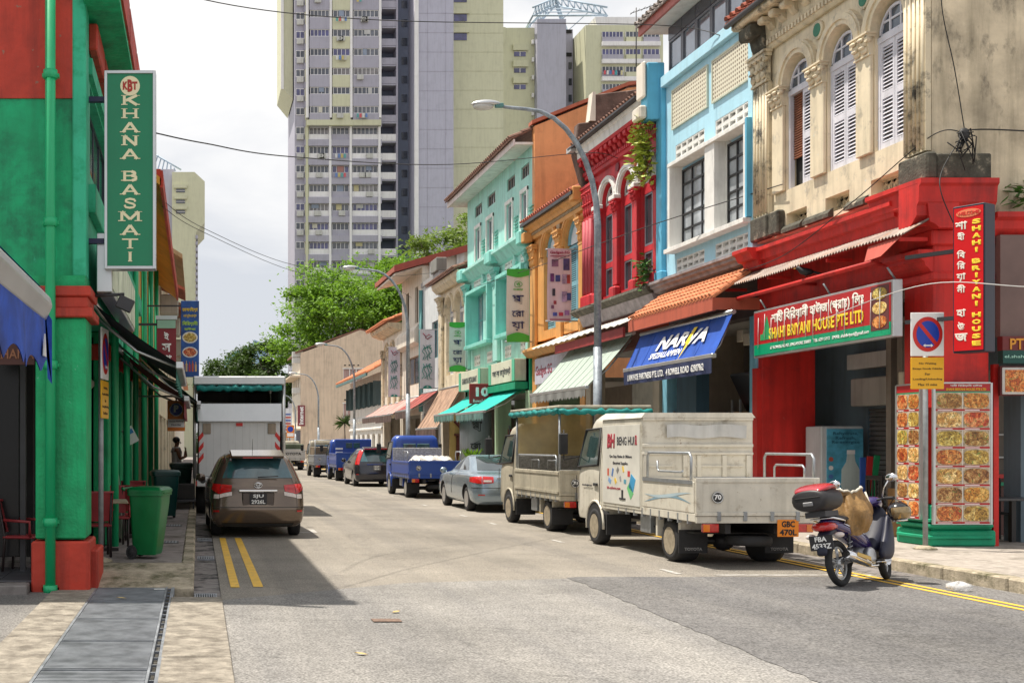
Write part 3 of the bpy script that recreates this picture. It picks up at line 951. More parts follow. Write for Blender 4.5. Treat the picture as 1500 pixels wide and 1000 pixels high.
# party pillar by the blue shop: red over green
W(MB().box(F+.03, F+1.12, 23.72, 23.95, .62, 4.5), 'party_pillar', REDW, SH, .01)
W(MB().box(F+.02, F+1.13, 23.71, 23.96, .15, .62), 'party_pillar_base', GREENB, SH, .01)
W(MB().box(F-.06, F+.03, 23.75, 23.95, .15, 3.3), 'pipe_box', REDW, SH)
# five-foot way and shop behind
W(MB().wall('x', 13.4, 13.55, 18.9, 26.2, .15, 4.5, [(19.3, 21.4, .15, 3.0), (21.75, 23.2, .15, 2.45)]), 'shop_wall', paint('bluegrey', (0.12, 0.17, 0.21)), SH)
W(MB().box(F+.35, 13.4, 18.96, 23.71, 4.5, 4.6), 'arcade_ceiling', INT_G, SH)
b = MB()
for k in range(24): b.prism([(13.44, .2+k*.095), (13.41, .2+k*.095+.03), (13.44, .2+k*.095+.085)], 'y', 21.75, 23.2)
joined(W(b, 'roller_shutter', SHUT_G, SH))
W(MB().box(13.1, 13.39, 21.7, 23.3, 2.5, 3.05), 'shutter_housing', INT_G, SH, .02)
W(MB().box(13.2, 13.39, 20.9, 23.6, 3.25, 3.55), 'lintel_board', paint('board_grey', (0.5, 0.5, 0.48)), SH)
W(MB().box(13.22, 13.4, 21.45, 21.7, .15, 4.4), 'door_post', paint('bluegrey2', (0.16, 0.24, 0.3)), SH)
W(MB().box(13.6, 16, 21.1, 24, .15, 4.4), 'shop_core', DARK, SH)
# restaurant behind the right-hand opening
W(MB().box(12.5, 16.5, 20.6, 20.75, .15, 4.0), 'rear_partition', INT, SH)
for k, (x, z, w, mt) in enumerate(((13.0, 1.62, .9, 'g'), (13.4, 2.0, 1.1, 'g'))):
 pass
# electric boxes on the pillar's street side
for k, (y, z0, z1, w) in enumerate(((19.15, 2.05, 2.5, .18), (19.25, 2.7, 2.95, .14), (19.2, 1.5, 1.95, .2))):
 W(MB().box(F+.2, F+.45, y, y+w, z0, z1), 'meter_box', paint('meter_beige', (0.5, 0.4, 0.28)), SH, .012)
W(MB().tube([(F+.3, 19.2, .8), (F+.3, 19.2, 4.4)], .025, 6), 'conduit', REDW, SH)
W(MB().box(F+.25, F+.5, 18.96, 19.05, 2.2, 4.4), 'dark_panel', DARK, SH)
# pavement-side rail carrying the sign
W(MB().tube([(F-.45, 18.9, 4.72), (F-.45, 24.1, 4.72)], .045, 6), 'sign_rail', REDW, SH)
for yy in (19.2, 21.6, 23.9):
 W(MB().tube([(F-.45, yy, 4.72), (F, yy, 4.72)], .03, 6), 'rail_bracket', REDW, SH)
# thin corrugated awning strip
def corr(parent, name, mat, x_t, z_t, x_b, z_b, y0, y1, pitch=.09, amp=.018):
 n = int((y1-y0)/pitch)*4
 b = MB().grid(lambda u, v: (x_t+(x_b-x_t)*v, y0+(y1-y0)*u, z_t+(z_b-z_t)*v+amp*math.sin(u*(y1-y0)/pitch*2*PI)+.02*math.sin(u*7)*v), n, 2)
 b.grid(lambda u, v: (x_t+(x_b-x_t)*v, y0+(y1-y0)*u, z_t+(z_b-z_t)*v+amp*math.sin(u*(y1-y0)/pitch*2*PI)+.02*math.sin(u*7)*v-.012), n, 2)
 return W(b, name, mat, parent)
st = thing('zinc_canopy', 'narrow rusty corrugated strip awning over the red signboard', 'awning', (F-.2, 21, 0))
corr(st, 'corrugated_sheet', GALV, F-.05, 5.3, F-.55, 5.02, 18.0, 24.6)
for yy in (18.2, 20.3, 22.4, 24.2):
 W(MB().box(F-.5, F-.05, yy, yy+.04, 4.93, 4.99), 'batten', REDW, st)
fl = MB().add([(F-.5, 18.15, 5.0), (F-.5, 19.05, 4.98), (F-.62, 18.95, 4.72), (F-.62, 18.5, 4.74), (F-.49, 18.15, 5.0), (F-.49, 19.05, 4.98), (F-.61, 18.95, 4.72), (F-.61, 18.5, 4.74)], [(0,1,2,3), (7,6,5,4), (0,4,5,1), (1,5,6,2), (2,6,7,3), (3,7,4,0)])
W(fl, 'loose_flap', paint('faded_red', (0.55, 0.1, 0.07)), st)

# ================================================================ light blue shophouse
LB = thing('shophouse', 'light blue shophouse with two big gridded windows in a white box frame', 'shophouse', (F, 26.3, 0))
Y0, Y1 = 23.86, 28.84
vb_u = [(26.35, 27.95, 8.57, 8.92), (24.15, 25.8, 8.57, 8.92)]
vb_l = [(26.35, 27.9, 5.86, 6.18), (24.15, 25.8, 5.86, 6.18)]
W(MB().wall('x', F, F+.32, Y0, Y1, 5.55, 10.62, [(24.0, 27.9, 6.4, 8.4)] + vb_u + vb_l), 'wall', LBLUE, LB)
for v in vb_u + vb_l:
 vent_block(LB, F+.02, v[0], v[1], v[2], v[3], 5, 2, WHITE, .07)
W(MB().box(F-.2, F+.12, 27.82, 27.94, 6.42, 8.38), 'window_cheek', WHITE, LB, .006)
W(MB().box(F-.2, F+.12, 23.96, 24.06, 6.42, 8.38), 'window_cheek', WHITE, LB, .006)
W(MB().box(F-.21, F+.16, 23.96, 27.94, 8.381, 8.47), 'window_head', WHITE, LB, .006)
W(MB().box(F-.27, F+.16, 23.92, 28.0, 6.32, 6.419), 'window_sill', WHITE, LB, .006)
W(MB().box(F-.21, F-.004, 23.88, 23.955, 6.43, 8.47), 'frame_cheek', LBLUE_D, LB)
W(MB().box(F-.16, F+.1, 25.5, 25.98, 6.42, 8.38), 'window_pier', WHITE, LB, .004)
W(MB().box(F+.1, F+.2, 25.44, 26.2, 6.42, 8.38), 'window_pier', WHITE, LB, .004)
W(MB().box(F+.1, F+.2, 24.06, 24.55, 6.42, 8.38), 'window_pier', WHITE, LB, .004)
BLACKF = M('black_frame', (.018, .018, .02), rough=.4, var=.2)
PANE = M('painted_reflection_pane', (.36, .39, .42), rough=.07, var=.4, scale=1.3, spec=.9)  # pale base colour stands in for bright grey reflections in the glass
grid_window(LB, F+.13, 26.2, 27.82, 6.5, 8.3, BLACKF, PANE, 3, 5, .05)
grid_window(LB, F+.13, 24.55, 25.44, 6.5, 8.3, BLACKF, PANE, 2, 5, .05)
# perforated panels
pm = bpy.data.materials.new('perforated_board'); pm.use_nodes = True
n, l = pm.node_tree.nodes, pm.node_tree.links
tc = n.new('ShaderNodeTexCoord'); vo = n.new('ShaderNodeTexVoronoi'); vo.inputs['Randomness'].default_value = 0; vo.inputs['Scale'].default_value = 10.5
mp = n.new('ShaderNodeMapping'); mp.inputs['Scale'].default_value = (0, 1, 1)
rp = n.new('ShaderNodeValToRGB'); rp.color_ramp.elements[0].position = .24; rp.color_ramp.elements[1].position = .32
rp.color_ramp.elements[0].color = (.16, .12, .08, 1); rp.color_ramp.elements[1].color = (.66, .62, .5, 1)
l.new(tc.outputs['Object'], mp.inputs['Vector']); l.new(mp.outputs['Vector'], vo.inputs['Vector']); l.new(vo.outputs['Distance'], rp.inputs['Fac']); l.new(rp.outputs['Color'], n['Principled BSDF'].inputs['Base Color'])
n['Principled BSDF'].inputs['Roughness'].default_value = .8
for ya, yb in ((26.17, 28.05), (24.11, 25.86)):
 p = W(MB().box(F-.03, F, ya, yb, 9.37, 10.25), 'perforated_panel', pm, LB)
 fr = MB()
 fr.box(F-.045, F, ya-.04, ya, 9.33, 10.29); fr.box(F-.045, F, yb, yb+.04, 9.33, 10.29); fr.box(F-.045, F, ya, yb, 10.25, 10.29); fr.box(F-.045, F, ya, yb, 9.33, 9.37)
 W(fr, 'panel_frame', paint('panel_edge', (0.6, 0.62, 0.5)), p)
W(MB().box(F-.14, F+.1, Y0, 28.5, 10.48, 10.74), 'coping', LBLUE, LB, .01)
W(MB().box(F-.12, F+.0, 28.5, 28.84, 5.75, 10.75), 'pilaster', LBLUE_D, LB, .01)
W(MB().box(F-.16, F+.0, 28.44, 28.9, 5.6, 6.0), 'pilaster_base', LBLUE_D, LB, .02)
W(MB().box(F-.1, F+.0, Y0, 24.06, 5.75, 10.4), 'pilaster', LBLUE, LB, .01)
W(MB().box(F-.42, F+.0, 28.6, 29.05, 9.75, 11.15), 'party_wall_end', LBLUE_D, LB, .02)
W(MB().box(F-.52, F-.43, 28.62, 29.1, 10.3, 11.2), 'broken_edge', OFFW, LB, .04)
W(MB().box(F-.62, F-.43, 28.6, 29.12, 9.78, 10.1), 'broken_edge', OFFW, LB, .04)
# glazed attic, eave
for i in range(6):
 ya = 23.95+i*.79
 grid_window(LB, F+.16, ya, ya+.77, 10.76, 11.68, M('grey_frame', (0.12, 0.12, 0.14), rough=.4), M('attic_glass', (0.3, 0.32, 0.36), rough=.06, metal=.5, spec=1), 1, 1, .06)
 W(MB().box(F+.12, F+.2, ya, ya+.77, 11.69, 12.0), 'transom', M('attic_transom', (0.05, 0.05, 0.07), rough=.15), LB)
W(MB().box(F-.36, F+.4, Y0, 29.15, 12.02, 12.09), 'soffit', WHITE, LB)
W(MB().box(F-.42, F-.36, Y0, 29.2, 11.98, 12.2), 'fascia', paint('eave_red', (0.42, 0.13, 0.11)), LB)
tile_roof(LB, M('grey_tile', (0.33, 0.29, 0.27), rough=.9, var=.35, scale=6), F-.5, 12.22, F+2.6, 13.5, Y0, 29.2, .24, 7)
# stone ledge over the shop
profile_y(LB, 'ledge', STONE, [(F-.32, 5.74), (F-.32, 5.68), (F-.26, 5.66), (F-.26, 5.6), (F-.18, 5.57), (F-.16, 5.5), (F-.06, 5.46), (F+.3, 5.46), (F+.3, 5.74)], Y0, 29.1)
W(MB().box(F, F+.34, Y0, Y1, 4.4, 5.46), 'lintel', paint('dark_lintel', (0.1, 0.08, 0.08)), LB)
for ya in (Y0+.0, 28.4):
 W(MB().box(F-.02, F+.42, ya+.02, ya+.3, .15, 4.4), 'pillar', paint('pillar_blue', (0.22, 0.52, 0.68)), LB, .01)
W(MB().box(F+.05, F+.35, 26.9, 28.0, .15, 3.4), 'shop_panel', paint('panel_darkblue', (0.04, 0.1, 0.15)), LB)
arcade(LB, 24.0, Y1, 4.4, None, None)
W(MB().box(F+.4, 13.4, 28.5, 28.7, .15, 4.4), 'party_wall', paint('dusty_beige', (0.42, 0.36, 0.28)), LB)
W(MB().tube([(F-.08, 28.25, 4.9), (F-.08, 28.25, 5.3)], .04, 6), 'downpipe', LBLUE_D, LB)
for k in range(3):
 W(MB().box(F+.15, F+.6, 24.25+k*.3, 24.5+k*.3, 3.75+.1*k, 4.0+.1*k), 'junction_box', paint('ivory_box', (0.62, 0.57, 0.44)), LB, .01)
# goods in the open shop: shelves and crates in the dark arcade
for i, (x, y, z, w, d, h, c) in enumerate(((12.6, 26.2, .15, .9, .8, 1.7, (.3, .18, .1)), (12.5, 25.2, .15, .8, .7, 1.3, (.35, .3, .24)), (12.5, 25.2, 1.46, .6, .6, .7, (.16, .17, .15)), (12.5, 24.45, .15, .7, .6, 2.0, (.22, .2, .19)), (12.3, 27.4, 1.6, .5, .5, .6, (.45, .42, .38)))):
 W(MB().box(x, x+w, y, y+d, z, z+h), 'stock_crate', paint('crate%d' % i, c, var=.3), LB, .02)
W(MB().obox((12.3, 25.6, 2.9), (.08, 1.5, .95), Matrix.Rotation(R(-25), 3, 'Y')), 'hanging_panel', M('tv_black', (0.015, 0.015, 0.018), rough=.3), LB, .02)

# tiled lean-to canopy above the blue awning
cn = thing('tiled_canopy', 'orange pantile lean-to canopy with red fascia above the blue awning', 'canopy', (F-.5, 26, 0))
tile_roof(cn, TILE_O, F-.95, 4.78, F-.05, 5.4, 23.75, 28.4, .17, 5, 'tile_deck')
W(MB().box(F-.97, F-.9, 23.75, 28.4, 4.48, 4.75), 'fascia', paint('fascia_red', (0.5, 0.11, 0.06)), cn)
for ya in (28.34, 23.75): W(MB().box(F-.9, F, ya, ya+.06, 4.5, 4.74), 'end_board', paint('fascia_red', (0.5, 0.11, 0.06)), cn)
BLUE_F = M('blue_canvas', (0.012, 0.075, 0.4), rough=0.75, var=0.18, scale=2.5)
NAVY_F = M('navy_canvas', (0.02, 0.03, 0.09), rough=0.8, var=0.2)
aw = awning('bright blue drop awning with white lettering and a yellow lightning bolt', 'blue_awning', 23.45, 28.3, F-.68, 4.42, F-1.08, 3.55, BLUE_F, NAVY_F, .32, .03, 5)
WHT = M('letter_white', (0.85, 0.85, 0.84), rough=0.6, var=0.05)
YLW = M('letter_yellow', (0.85, 0.62, 0.03), rough=0.6, var=0.05)
tl = math.atan2(.87, .4)
rotaw = (Matrix.Rotation(R(-90), 3, 'Z') @ Matrix.Rotation(tl, 3, 'X')).to_euler()
def on_aw(v, y, lift=.03): return (F-.68-.4*v-lift*.91, y, 4.42-.87*v-lift*.3)
WT('NARVA', WHT, aw, on_aw(.42, 25.5), rotaw, w=2.6, h=.36, bold=.035, shear=.25)
WT('SPEZIALLAMPEN', WHT, aw, on_aw(.74, 26.1), rotaw, w=1.75, h=.15, bold=.02, shear=.25)
bolt = [(-.0, .5), (.2, .5), (.05, .12), (.16, .12), (-.18, -.5), (-.06, .0), (-.17, .0)]
bm_ = MB().prism([(p[0]*.8, p[1]*.75) for p in bolt], 'z', -.002, .004).build('lightning_mark', YLW, aw)
bm_.location = Vector(on_aw(.56, 25.05, .034))-root_loc(aw); bm_.rotation_euler = rotaw
WT('LIAN HOE PARTNERS PTE. LTD.   4 ROWELL ROAD  62907962', WHT, aw, (F-1.155, 25.85, 3.33), FACE_LEFT, w=4.2, h=.15, bold=.02)

# ================================================================ crimson shophouse
RD = thing('shophouse', 'crimson shophouse with three white-trimmed arched bays', 'shophouse', (F, 31.6, 0))
Y0, Y1 = 28.86, 34.38
ops = [(32.48, 1.06, 5.9, 8.5), (31.04, 1.06, 5.9, 8.5), (29.62, 1.06, 5.9, 8.5)]
arch_wall(RD, REDSIDE, F, F+.34, Y0, Y1, 5.6, 10.0, ops)
for yc, w, s_, sp in ops:
 archivolt(RD, WHITE, F-.08, F, yc, sp+.02, .55, .72, 'white_arch_moulding')
 lunette(RD, F+.12, yc, .98, sp, paint('dusty_white', (.6, .58, .56)), GLASS, 4, 1)
 W(MB().box(F+.08, F+.18, yc-.5, yc+.5, 8.2, 8.47), 'window_head', REDSIDE, RD)
 W(MB().box(F+.08, F+.18, yc-.5, yc+.5, 6.7, 6.85), 'window_rail', REDSIDE, RD)
 grid_window(RD, F+.12, yc-.48, yc+.48, 6.86, 8.2, M('grey_window_frame', (.16, .16, .19), rough=.5), GLASS, 2, 1, .05)
 grid_window(RD, F+.12, yc-.48, yc+.48, 5.9, 6.7, M('grey_window_frame', (.16, .16, .19), rough=.5), GLASS, 2, 1, .05)
for ya, yb in ((33.0, 33.3), (31.6, 31.92), (30.17, 30.49), (28.9, 29.1)):
 W(MB().box(F-.1, F, ya, yb, 6.1, 8.1), 'pilaster', REDSIDE, RD, .012)
 capital(RD, REDSIDE, F-.06, ya, yb, 8.05, 8.42)
 W(MB().box(F-.2, F, ya-.06, yb+.06, 8.42, 8.54), 'capital_slab', WHITE, RD, .015)
 W(MB().box(F-.2, F, ya-.05, yb+.05, 5.66, 6.05), 'pilaster_base', REDSIDE, RD, .04)
fluted(RD, paint('dull_crimson', (.42, .06, .08)), F-.06, 33.5, 34.3, 6.1, 8.3, 3)
capital(RD, REDSIDE, F-.06, 33.5, 34.3, 8.3, 9.3)
W(MB().box(F-.2, F, 33.45, 34.36, 5.66, 6.1), 'pilaster_base', REDSIDE, RD, .05)
for yc in (31.76, 30.33):
 W(MB().lathe([(.12, F-.035), (.12, F)], (0, yc, 9.32), 16, 'x'), 'round_vent', paint('deep_red', (.2, .01, .02)), RD)
profile_y(RD, 'architrave', REDSIDE, [(F-.1, 9.5), (F, 9.46), (F, 9.6), (F-.12, 9.6)], Y0, Y1)
dentils(RD, REDSIDE, F-.16, F, Y0, Y1, 9.6, 9.7, .13)
modillions(RD, REDSIDE, F-.28, F-.08, 29.0, 34.3, 10.02, .28, 15, .2)
profile_y(RD, 'cornice', REDSIDE, [(F-.3, 10.02), (F+.3, 10.02), (F+.3, 10.1), (F-.33, 10.1)], Y0+.1, Y1)
profile_y(RD, 'white_fascia', WHITE, [(F-.32, 10.1), (F-.05, 10.1), (F-.05, 10.42), (F-.4, 10.42), (F-.38, 10.34), (F-.34, 10.3)], Y0+.2, Y1)
tile_roof(RD, TILE_D, F-.5, 10.5, F+3.4, 12.3, Y0+.2, Y1-.2, .2, 9)
W(MB().box(F-.56, F-.4, Y0+.25, Y1, 10.43, 10.48), 'eave_gutter', DARKMETAL, RD)
pw = MB()
pw.prism([(F-.1, 9.2), (F+3.2, 9.2), (F+3.2, 12.5), (F+1.9, 12.25), (F+.2, 12.05), (F+.2, 11.25), (F-.3, 11.2), (F-.4, 10.3)], 'y', 34.2, 34.55)
W(pw, 'fire_wall', BROWN_M, RD, .03)
W(MB().prism([(F+.02, 11.25), (F+.2, 11.25), (F+.2, 12.1), (F+.12, 12.1)], 'y', 34.14, 34.5), 'wall_edge', OFFW, RD)
W(MB().box(F-.55, F-.3, 34.1, 34.5, 10.35, 10.5), 'gutter_outlet', paint('grey_outlet', (.45, .45, .45)), RD)
profile_y(RD, 'mossy_ledge', MOSS, [(F-.35, 5.72), (F-.38, 5.64), (F-.3, 5.55), (F-.2, 5.5), (F+.3, 5.46), (F+.3, 5.72)], Y0, Y1+.3)
profile_y(RD, 'ledge', STONE, [(F-.22, 5.5), (F-.1, 5.2), (F+.3, 5.2), (F+.3, 5.5)], Y0, Y1)
W(MB().box(F, F+.34, Y0, Y1, 4.3, 5.2), 'lintel', paint('brown_lintel', (.16, .05, .04)), RD)
for ya in (Y0+.05, 33.95):
 W(MB().box(F-.02, F+.42, ya, ya+.4, .15, 4.3), 'pillar', paint('dusty_cream', (.5, .45, .36)), RD, .01)
arcade(RD, Y0, Y1, 4.3, None, None)
W(MB().box(F+.1, F+.34, 29.3, 31.0, 2.6, 4.2), 'shop_hoarding', paint('hoarding', (.5, .48, .42), var=.3), RD)
# plants growing out of the wall joint
LEAF_Y = M('yellow_green_leaf', (.36, .42, .05), rough=.6, var=.4, scale=12)
LEAF_G = M('green_leaf', (.06, .17, .025), rough=.55, var=.4, scale=5)
def tuft(label, c, r, n, mat, size, droop=.5, name='wall_fern', parent=None):
 t = thing(name, label, 'plant', c) if parent is None else parent
 b, s = MB(), MB()
 rr = random.Random(int(c[1]*100)+n)
 for i in range(n):
  d = Vector((rr.uniform(-1, .3), rr.uniform(-1, 1), rr.uniform(-1, .8)))
  p = Vector((d.x*r[0], d.y*r[1], d.z*r[2]))*rr.random()**.5
  a = rr.uniform(0, 2*PI); ln = size*rr.uniform(.6, 1.4)
  t1 = Vector((math.cos(a)*.8-.3, math.sin(a), rr.uniform(-droop, .5))).normalized()
  sd = t1.cross(Vector((rr.uniform(-1, 1), rr.uniform(-1, 1), 1))).normalized()*ln*.22
  m_ = p+t1*ln*.5
  b.add([p, m_+sd, p+t1*ln, m_-sd], [(0,1,2,3)])
  if i % 6 == 0:
   s.tube([Vector((.1, d.y*.1, p.z*.6)), p], .008, 4)
 joined(b.build('leaves', mat, t))
 s.build('stems', M('stem_brown', (.16, .11, .05)), t)
 return t
tuft('yellow-green fern hanging from the cornice beside the blue pilaster', (F-.3, 29.0, 9.1), (.35, .35, 1.0), 420, LEAF_Y, .2)
tuft('small green weed growing at the foot of the crimson bay', (F-.25, 29.05, 6.1), (.3, .3, .55), 170, LEAF_G, .17)
tuft('leafy green weed sprouting from the ledge of the stained side wall', (F+1.6, 18.0, 5.62), (.7, .12, .28), 60, LEAF_G, .2)
# white plastic strip canopy and green-striped awning below the crimson house
wc = thing('sheet_canopy', 'ragged white sheet canopy below the crimson bays', 'canopy', (F-.4, 32, 0))
corr(wc, 'sheet', paint('dirty_white_sheet', (.66, .63, .57), var=.25, stain=(.3, .22, .15), st_lo=.55, st_hi=.7), F-.1, 5.1, F-1.0, 4.72, 28.9, 36.6, .5, .02)
W(MB().box(F-.92, F-.86, 28.9, 34.4, 4.42, 4.66), 'red_fascia', paint('dark_red_board', (.3, .03, .03)), wc)
STRIPE = bpy.data.materials.new('striped_canvas'); STRIPE.use_nodes = True
n, l = STRIPE.node_tree.nodes, STRIPE.node_tree.links
tc = n.new('ShaderNodeTexCoord'); wv = n.new('ShaderNodeTexWave'); wv.bands_direction = 'Y'; wv.inputs['Scale'].default_value = 2.2; wv.inputs['Distortion'].default_value = .15
rp = n.new('ShaderNodeValToRGB'); rp.color_ramp.interpolation = 'CONSTANT'; rp.color_ramp.elements[1].position = .45
rp.color_ramp.elements[0].color = (.26, .34, .29, 1); rp.color_ramp.elements[1].color = (.44, .5, .45, 1)
l.new(tc.outputs['Object'], wv.inputs['Vector']); l.new(wv.outputs['Fac'], rp.inputs['Fac']); l.new(rp.outputs['Color'], n['Principled BSDF'].inputs['Base Color']); n['Principled BSDF'].inputs['Roughness'].default_value = .8
awning('pale green striped awning with a fringed edge behind the lamp post', 'striped_awning', 29.3, 34.2, F-.5, 4.55, F-1.68, 3.2, STRIPE, M('frayed_grey', (.2, .2, .19), rough=.9), .25, .06, 9, scallop=.22)

# ================================================================ orange shophouse
OR = thing('shophouse', 'ochre orange shophouse with blue shuttered arched windows', 'shophouse', (F, 37.1, 0))
Y0, Y1 = 34.42, 39.9
ops = [(37.85, 1.5, 5.5, 7.95), (35.65, 1.5, 5.5, 7.95)]
arch_wall(OR, ORANGE, F, F+.34, Y0, Y1, 5.2, 9.0, ops)
for yc, w, s_, sp in ops:
 archivolt(OR, ORANGE, F-.07, F, yc, sp, .78, .98)
 b = MB()
 N = 12
 for k in range(N):
  a0, a1 = PI*k/N, PI*(k+1)/N
  b.prism([(yc+r_*math.cos(a), sp+r_*math.sin(a)) for r_, a in ((.62, a0), (.75, a0), (.75, a1), (.62, a1))], 'x', F+.1, F+.2)
 fr = W(b, 'window', BLUESH, OR)
 W(MB().prism([(yc+.63*math.cos(PI*k/12), sp+.63*math.sin(PI*k/12)) for k in range(13)], 'x', F+.16, F+.18), 'lunette_panel', paint('lunette_white', (.7, .74, .78)), fr)
 shutter(fr, F+.16, yc-.74, yc-.01, 5.5, 7.9, BLUESH)
 shutter(fr, F+.16, yc+.01, yc+.74, 5.5, 7.9, BLUESH)
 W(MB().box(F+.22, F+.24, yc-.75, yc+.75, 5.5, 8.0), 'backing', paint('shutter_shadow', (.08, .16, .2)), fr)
for ya, yb in ((39.3, 39.86), (34.46, 34.8), (36.5, 37.0)):
 W(MB().box(F-.1, F, ya, yb, 4.9, 7.7), 'pilaster', ORANGE, OR, .015)
 capital(OR, ORANGE, F-.06, ya, yb, 7.7, 8.5, proj=.14)
W(MB().prism([(36.75, 8.2), (36.95, 8.75), (36.55, 8.75)], 'x', F-.1, F), 'keystone', paint('drab_keystone', (.4, .3, .18)), OR)
profile_y(OR, 'architrave', ORANGE, [(F-.1, 8.7), (F, 8.66), (F, 8.82), (F-.12, 8.82)], Y0, Y1)
dentils(OR, paint('drab_keystone', (.4, .3, .18)), F-.15, F, Y0, Y1, 8.82, 8.92, .13)
profile_y(OR, 'cornice', ORANGE, [(F-.18, 8.92), (F+.3, 8.92), (F+.3, 9.2), (F-.32, 9.2), (F-.32, 9.1), (F-.22, 9.02)], Y0, Y1)
W(MB().box(F-.42, F-.1, 39.5, 39.9, 8.62, 8.95), 'end_block', ORANGE, OR, .03)
W(MB().box(F-.4, F-.1, 34.4, 34.75, 9.0, 9.4), 'end_block', ORANGE, OR, .03)
tile_roof(OR, TILE_R, F-.42, 9.28, F+3.4, 11.0, Y0, Y1, .22, 9)
W(MB().box(F-.44, F-.33, Y0, Y1, 9.16, 9.26), 'eave_gutter', DARKMETAL, OR)
profile_y(OR, 'ledge', ORANGE, [(F-.35, 4.95), (F-.35, 4.88), (F-.2, 4.7), (F+.3, 4.66), (F+.3, 5.2), (F-.1, 5.05)], Y0, Y1)
W(MB().box(F, F+.34, Y0, Y1, 3.6, 4.66), 'lintel', OFFW, OR)
for ya in (Y0+.02, 39.4):
 W(MB().box(F-.02, F+.42, ya, ya+.45, .15, 4.9), 'pillar', ORANGE, OR, .01)
arcade(OR, Y0, Y1, 3.6, None, None)
fs = W(MB().box(F-.12, F-.02, 34.9, 39.2, 3.75, 4.6), 'shop_sign', paint('sign_lilac', (.55, .55, .64)), OR)
WT('Gadget SG', M('sign_maroon', (.3, .05, .08)), fs, (F-.124, 38.2, 4.15), FACE_LEFT, w=1.8, h=.42, bold=.02)

# ================================================================ turquoise three-storey house
TQ = thing('shophouse', 'tall turquoise three-storey shophouse with a deep sloping eave', 'shophouse', (F, 44.7, 0))
Y0, Y1 = 39.92, 49.5
small = [(47.0, 48.2, 11.1, 11.55), (44.9, 46.1, 11.1, 11.55), (42.1, 43.2, 11.1, 11.55), (40.3, 41.3, 11.1, 11.55)]
tall = [(47.2, 48.0, 9.3, 10.6), (45.2, 46.1, 9.3, 10.6), (42.4, 43.2, 9.3, 10.6), (40.5, 41.2, 9.3, 10.6)]
bays = [(45.0, 48.7, 5.8, 8.0), (40.3, 43.8, 5.8, 8.0)]
vts = [(47.2, 48.4, 8.15, 8.5), (45.1, 46.2, 8.15, 8.5), (42.4, 43.5, 8.15, 8.5), (40.4, 41.4, 8.15, 8.5),
  (47.3, 48.3, 4.95, 5.4), (45.2, 46.2, 4.95, 5.4), (42.6, 43.5, 4.95, 5.4), (40.4, 41.4, 4.95, 5.4)]
W(MB().wall('x', F, F+.34, Y0, Y1, 4.75, 12.02, small+tall+bays+vts), 'wall', TURQ, TQ)
for v in vts:
 vent_block(TQ, F+.02, v[0], v[1], v[2], v[3], 3, 2, WHITE, .12)
GW = M('grey_white_frame', (.55, .56, .58), rough=.5)
for v in small:
 grid_window(TQ, F+.08, v[0], v[1], v[2], v[3], M('brown_grey_frame', (.25, .22, .2)), GLASS, 3, 1, .05)
for v in tall:
 grid_window(TQ, F+.08, v[0], v[1], v[2], v[3], GW, GLASS_B, 2, 1, .07)
 W(MB().box(F-.05, F, v[0]-.12, v[0], 9.28, 10.72).box(F-.05, F, v[1], v[1]+.12, 9.28, 10.72).box(F-.06, F, v[0]-.12, v[1]+.12, 10.6, 10.74), 'window_surround', WHITE, TQ)
 ys = v[0]-.75
 b = MB()
 for k in range(5): b.obox((F-.03, ys+.25, 9.45+k*.12), (.06, .5, .03), Matrix.Rotation(R(-35), 3, 'Y'))
 joined(W(b, 'louvre_vent', TURQ_D, TQ))
for v in bays:
 b = MB()
 b.box(F-.3, F+.3, v[0], v[0]+.16, 5.7, 8.05); b.box(F-.3, F+.3, v[1]-.16, v[1], 5.7, 8.05)
 b.box(F-.3, F+.3, v[0]+.16, v[1]-.16, 7.92, 8.05); b.box(F-.34, F+.3, v[0]-.05, v[1]+.05, 5.68, 5.82)
 W(b, 'window_box', TURQ_D, TQ, .01)
 ym = (v[0]+v[1])/2
 W(MB().box(F+.1, F+.3, ym-.6, ym+.35, 5.82, 7.92), 'window_pier', TURQ, TQ)
 grid_window(TQ, F+.25, v[0]+.17, ym-.6, 5.83, 7.91, paint('teal_frame', (.15, .4, .42)), GLASS_L, 2, 2, .07)
 grid_window(TQ, F+.25, ym+.35, v[1]-.17, 5.83, 7.91, paint('teal_frame', (.15, .4, .42)), GLASS_L, 2, 2, .07)
for ya, yb in ((48.85, 49.45), (44.05, 44.7), (39.94, 40.2)):
 W(MB().box(F-.16, F, ya, yb, 4.9, 7.9), 'pilaster', TURQ, TQ, .02)
 capital(TQ, TURQ_D, F-.12, ya, yb, 7.7, 8.45, proj=.16)
 W(MB().box(F-.48, F, ya-.15, yb+.1, 8.6, 9.1), 'cornice_block', TURQ_D, TQ, .06)
profile_y(TQ, 'cornice', TURQ, [(F-.1, 8.55), (F, 8.5), (F, 9.2), (F-.3, 9.05), (F-.42, 9.0), (F-.42, 8.9), (F-.3, 8.82), (F-.22, 8.7)], Y0, Y1)
for yc in (46.6, 41.9):
 W(MB().prism([(yc-.25, 8.3), (yc, 8.05), (yc+.25, 8.3), (yc, 8.6)], 'x', F-.1, F), 'diamond_boss', TURQ, TQ)
W(MB().box(F-.62, F+.3, Y0-.1, 50.4, 12.02, 12.1), 'soffit', paint('soffit_white', (.72, .72, .68)), TQ)
W(MB().box(F-.68, F-.62, Y0-.1, 50.4, 11.98, 12.2), 'fascia', paint('fascia_pink', (.68, .6, .58)), TQ)
tile_roof(TQ, TILE_D, F-.78, 12.24, F+3.2, 14.0, Y0-.1, 50.4, .24, 9)
W(MB().prism([(F+.0, 4), (F+6, 4), (F+6, 14.2), (F+3.2, 13.9), (F-.0, 12.6)], 'y', Y0-.28, Y0-.0), 'gable_wall', ORSIDE, TQ)
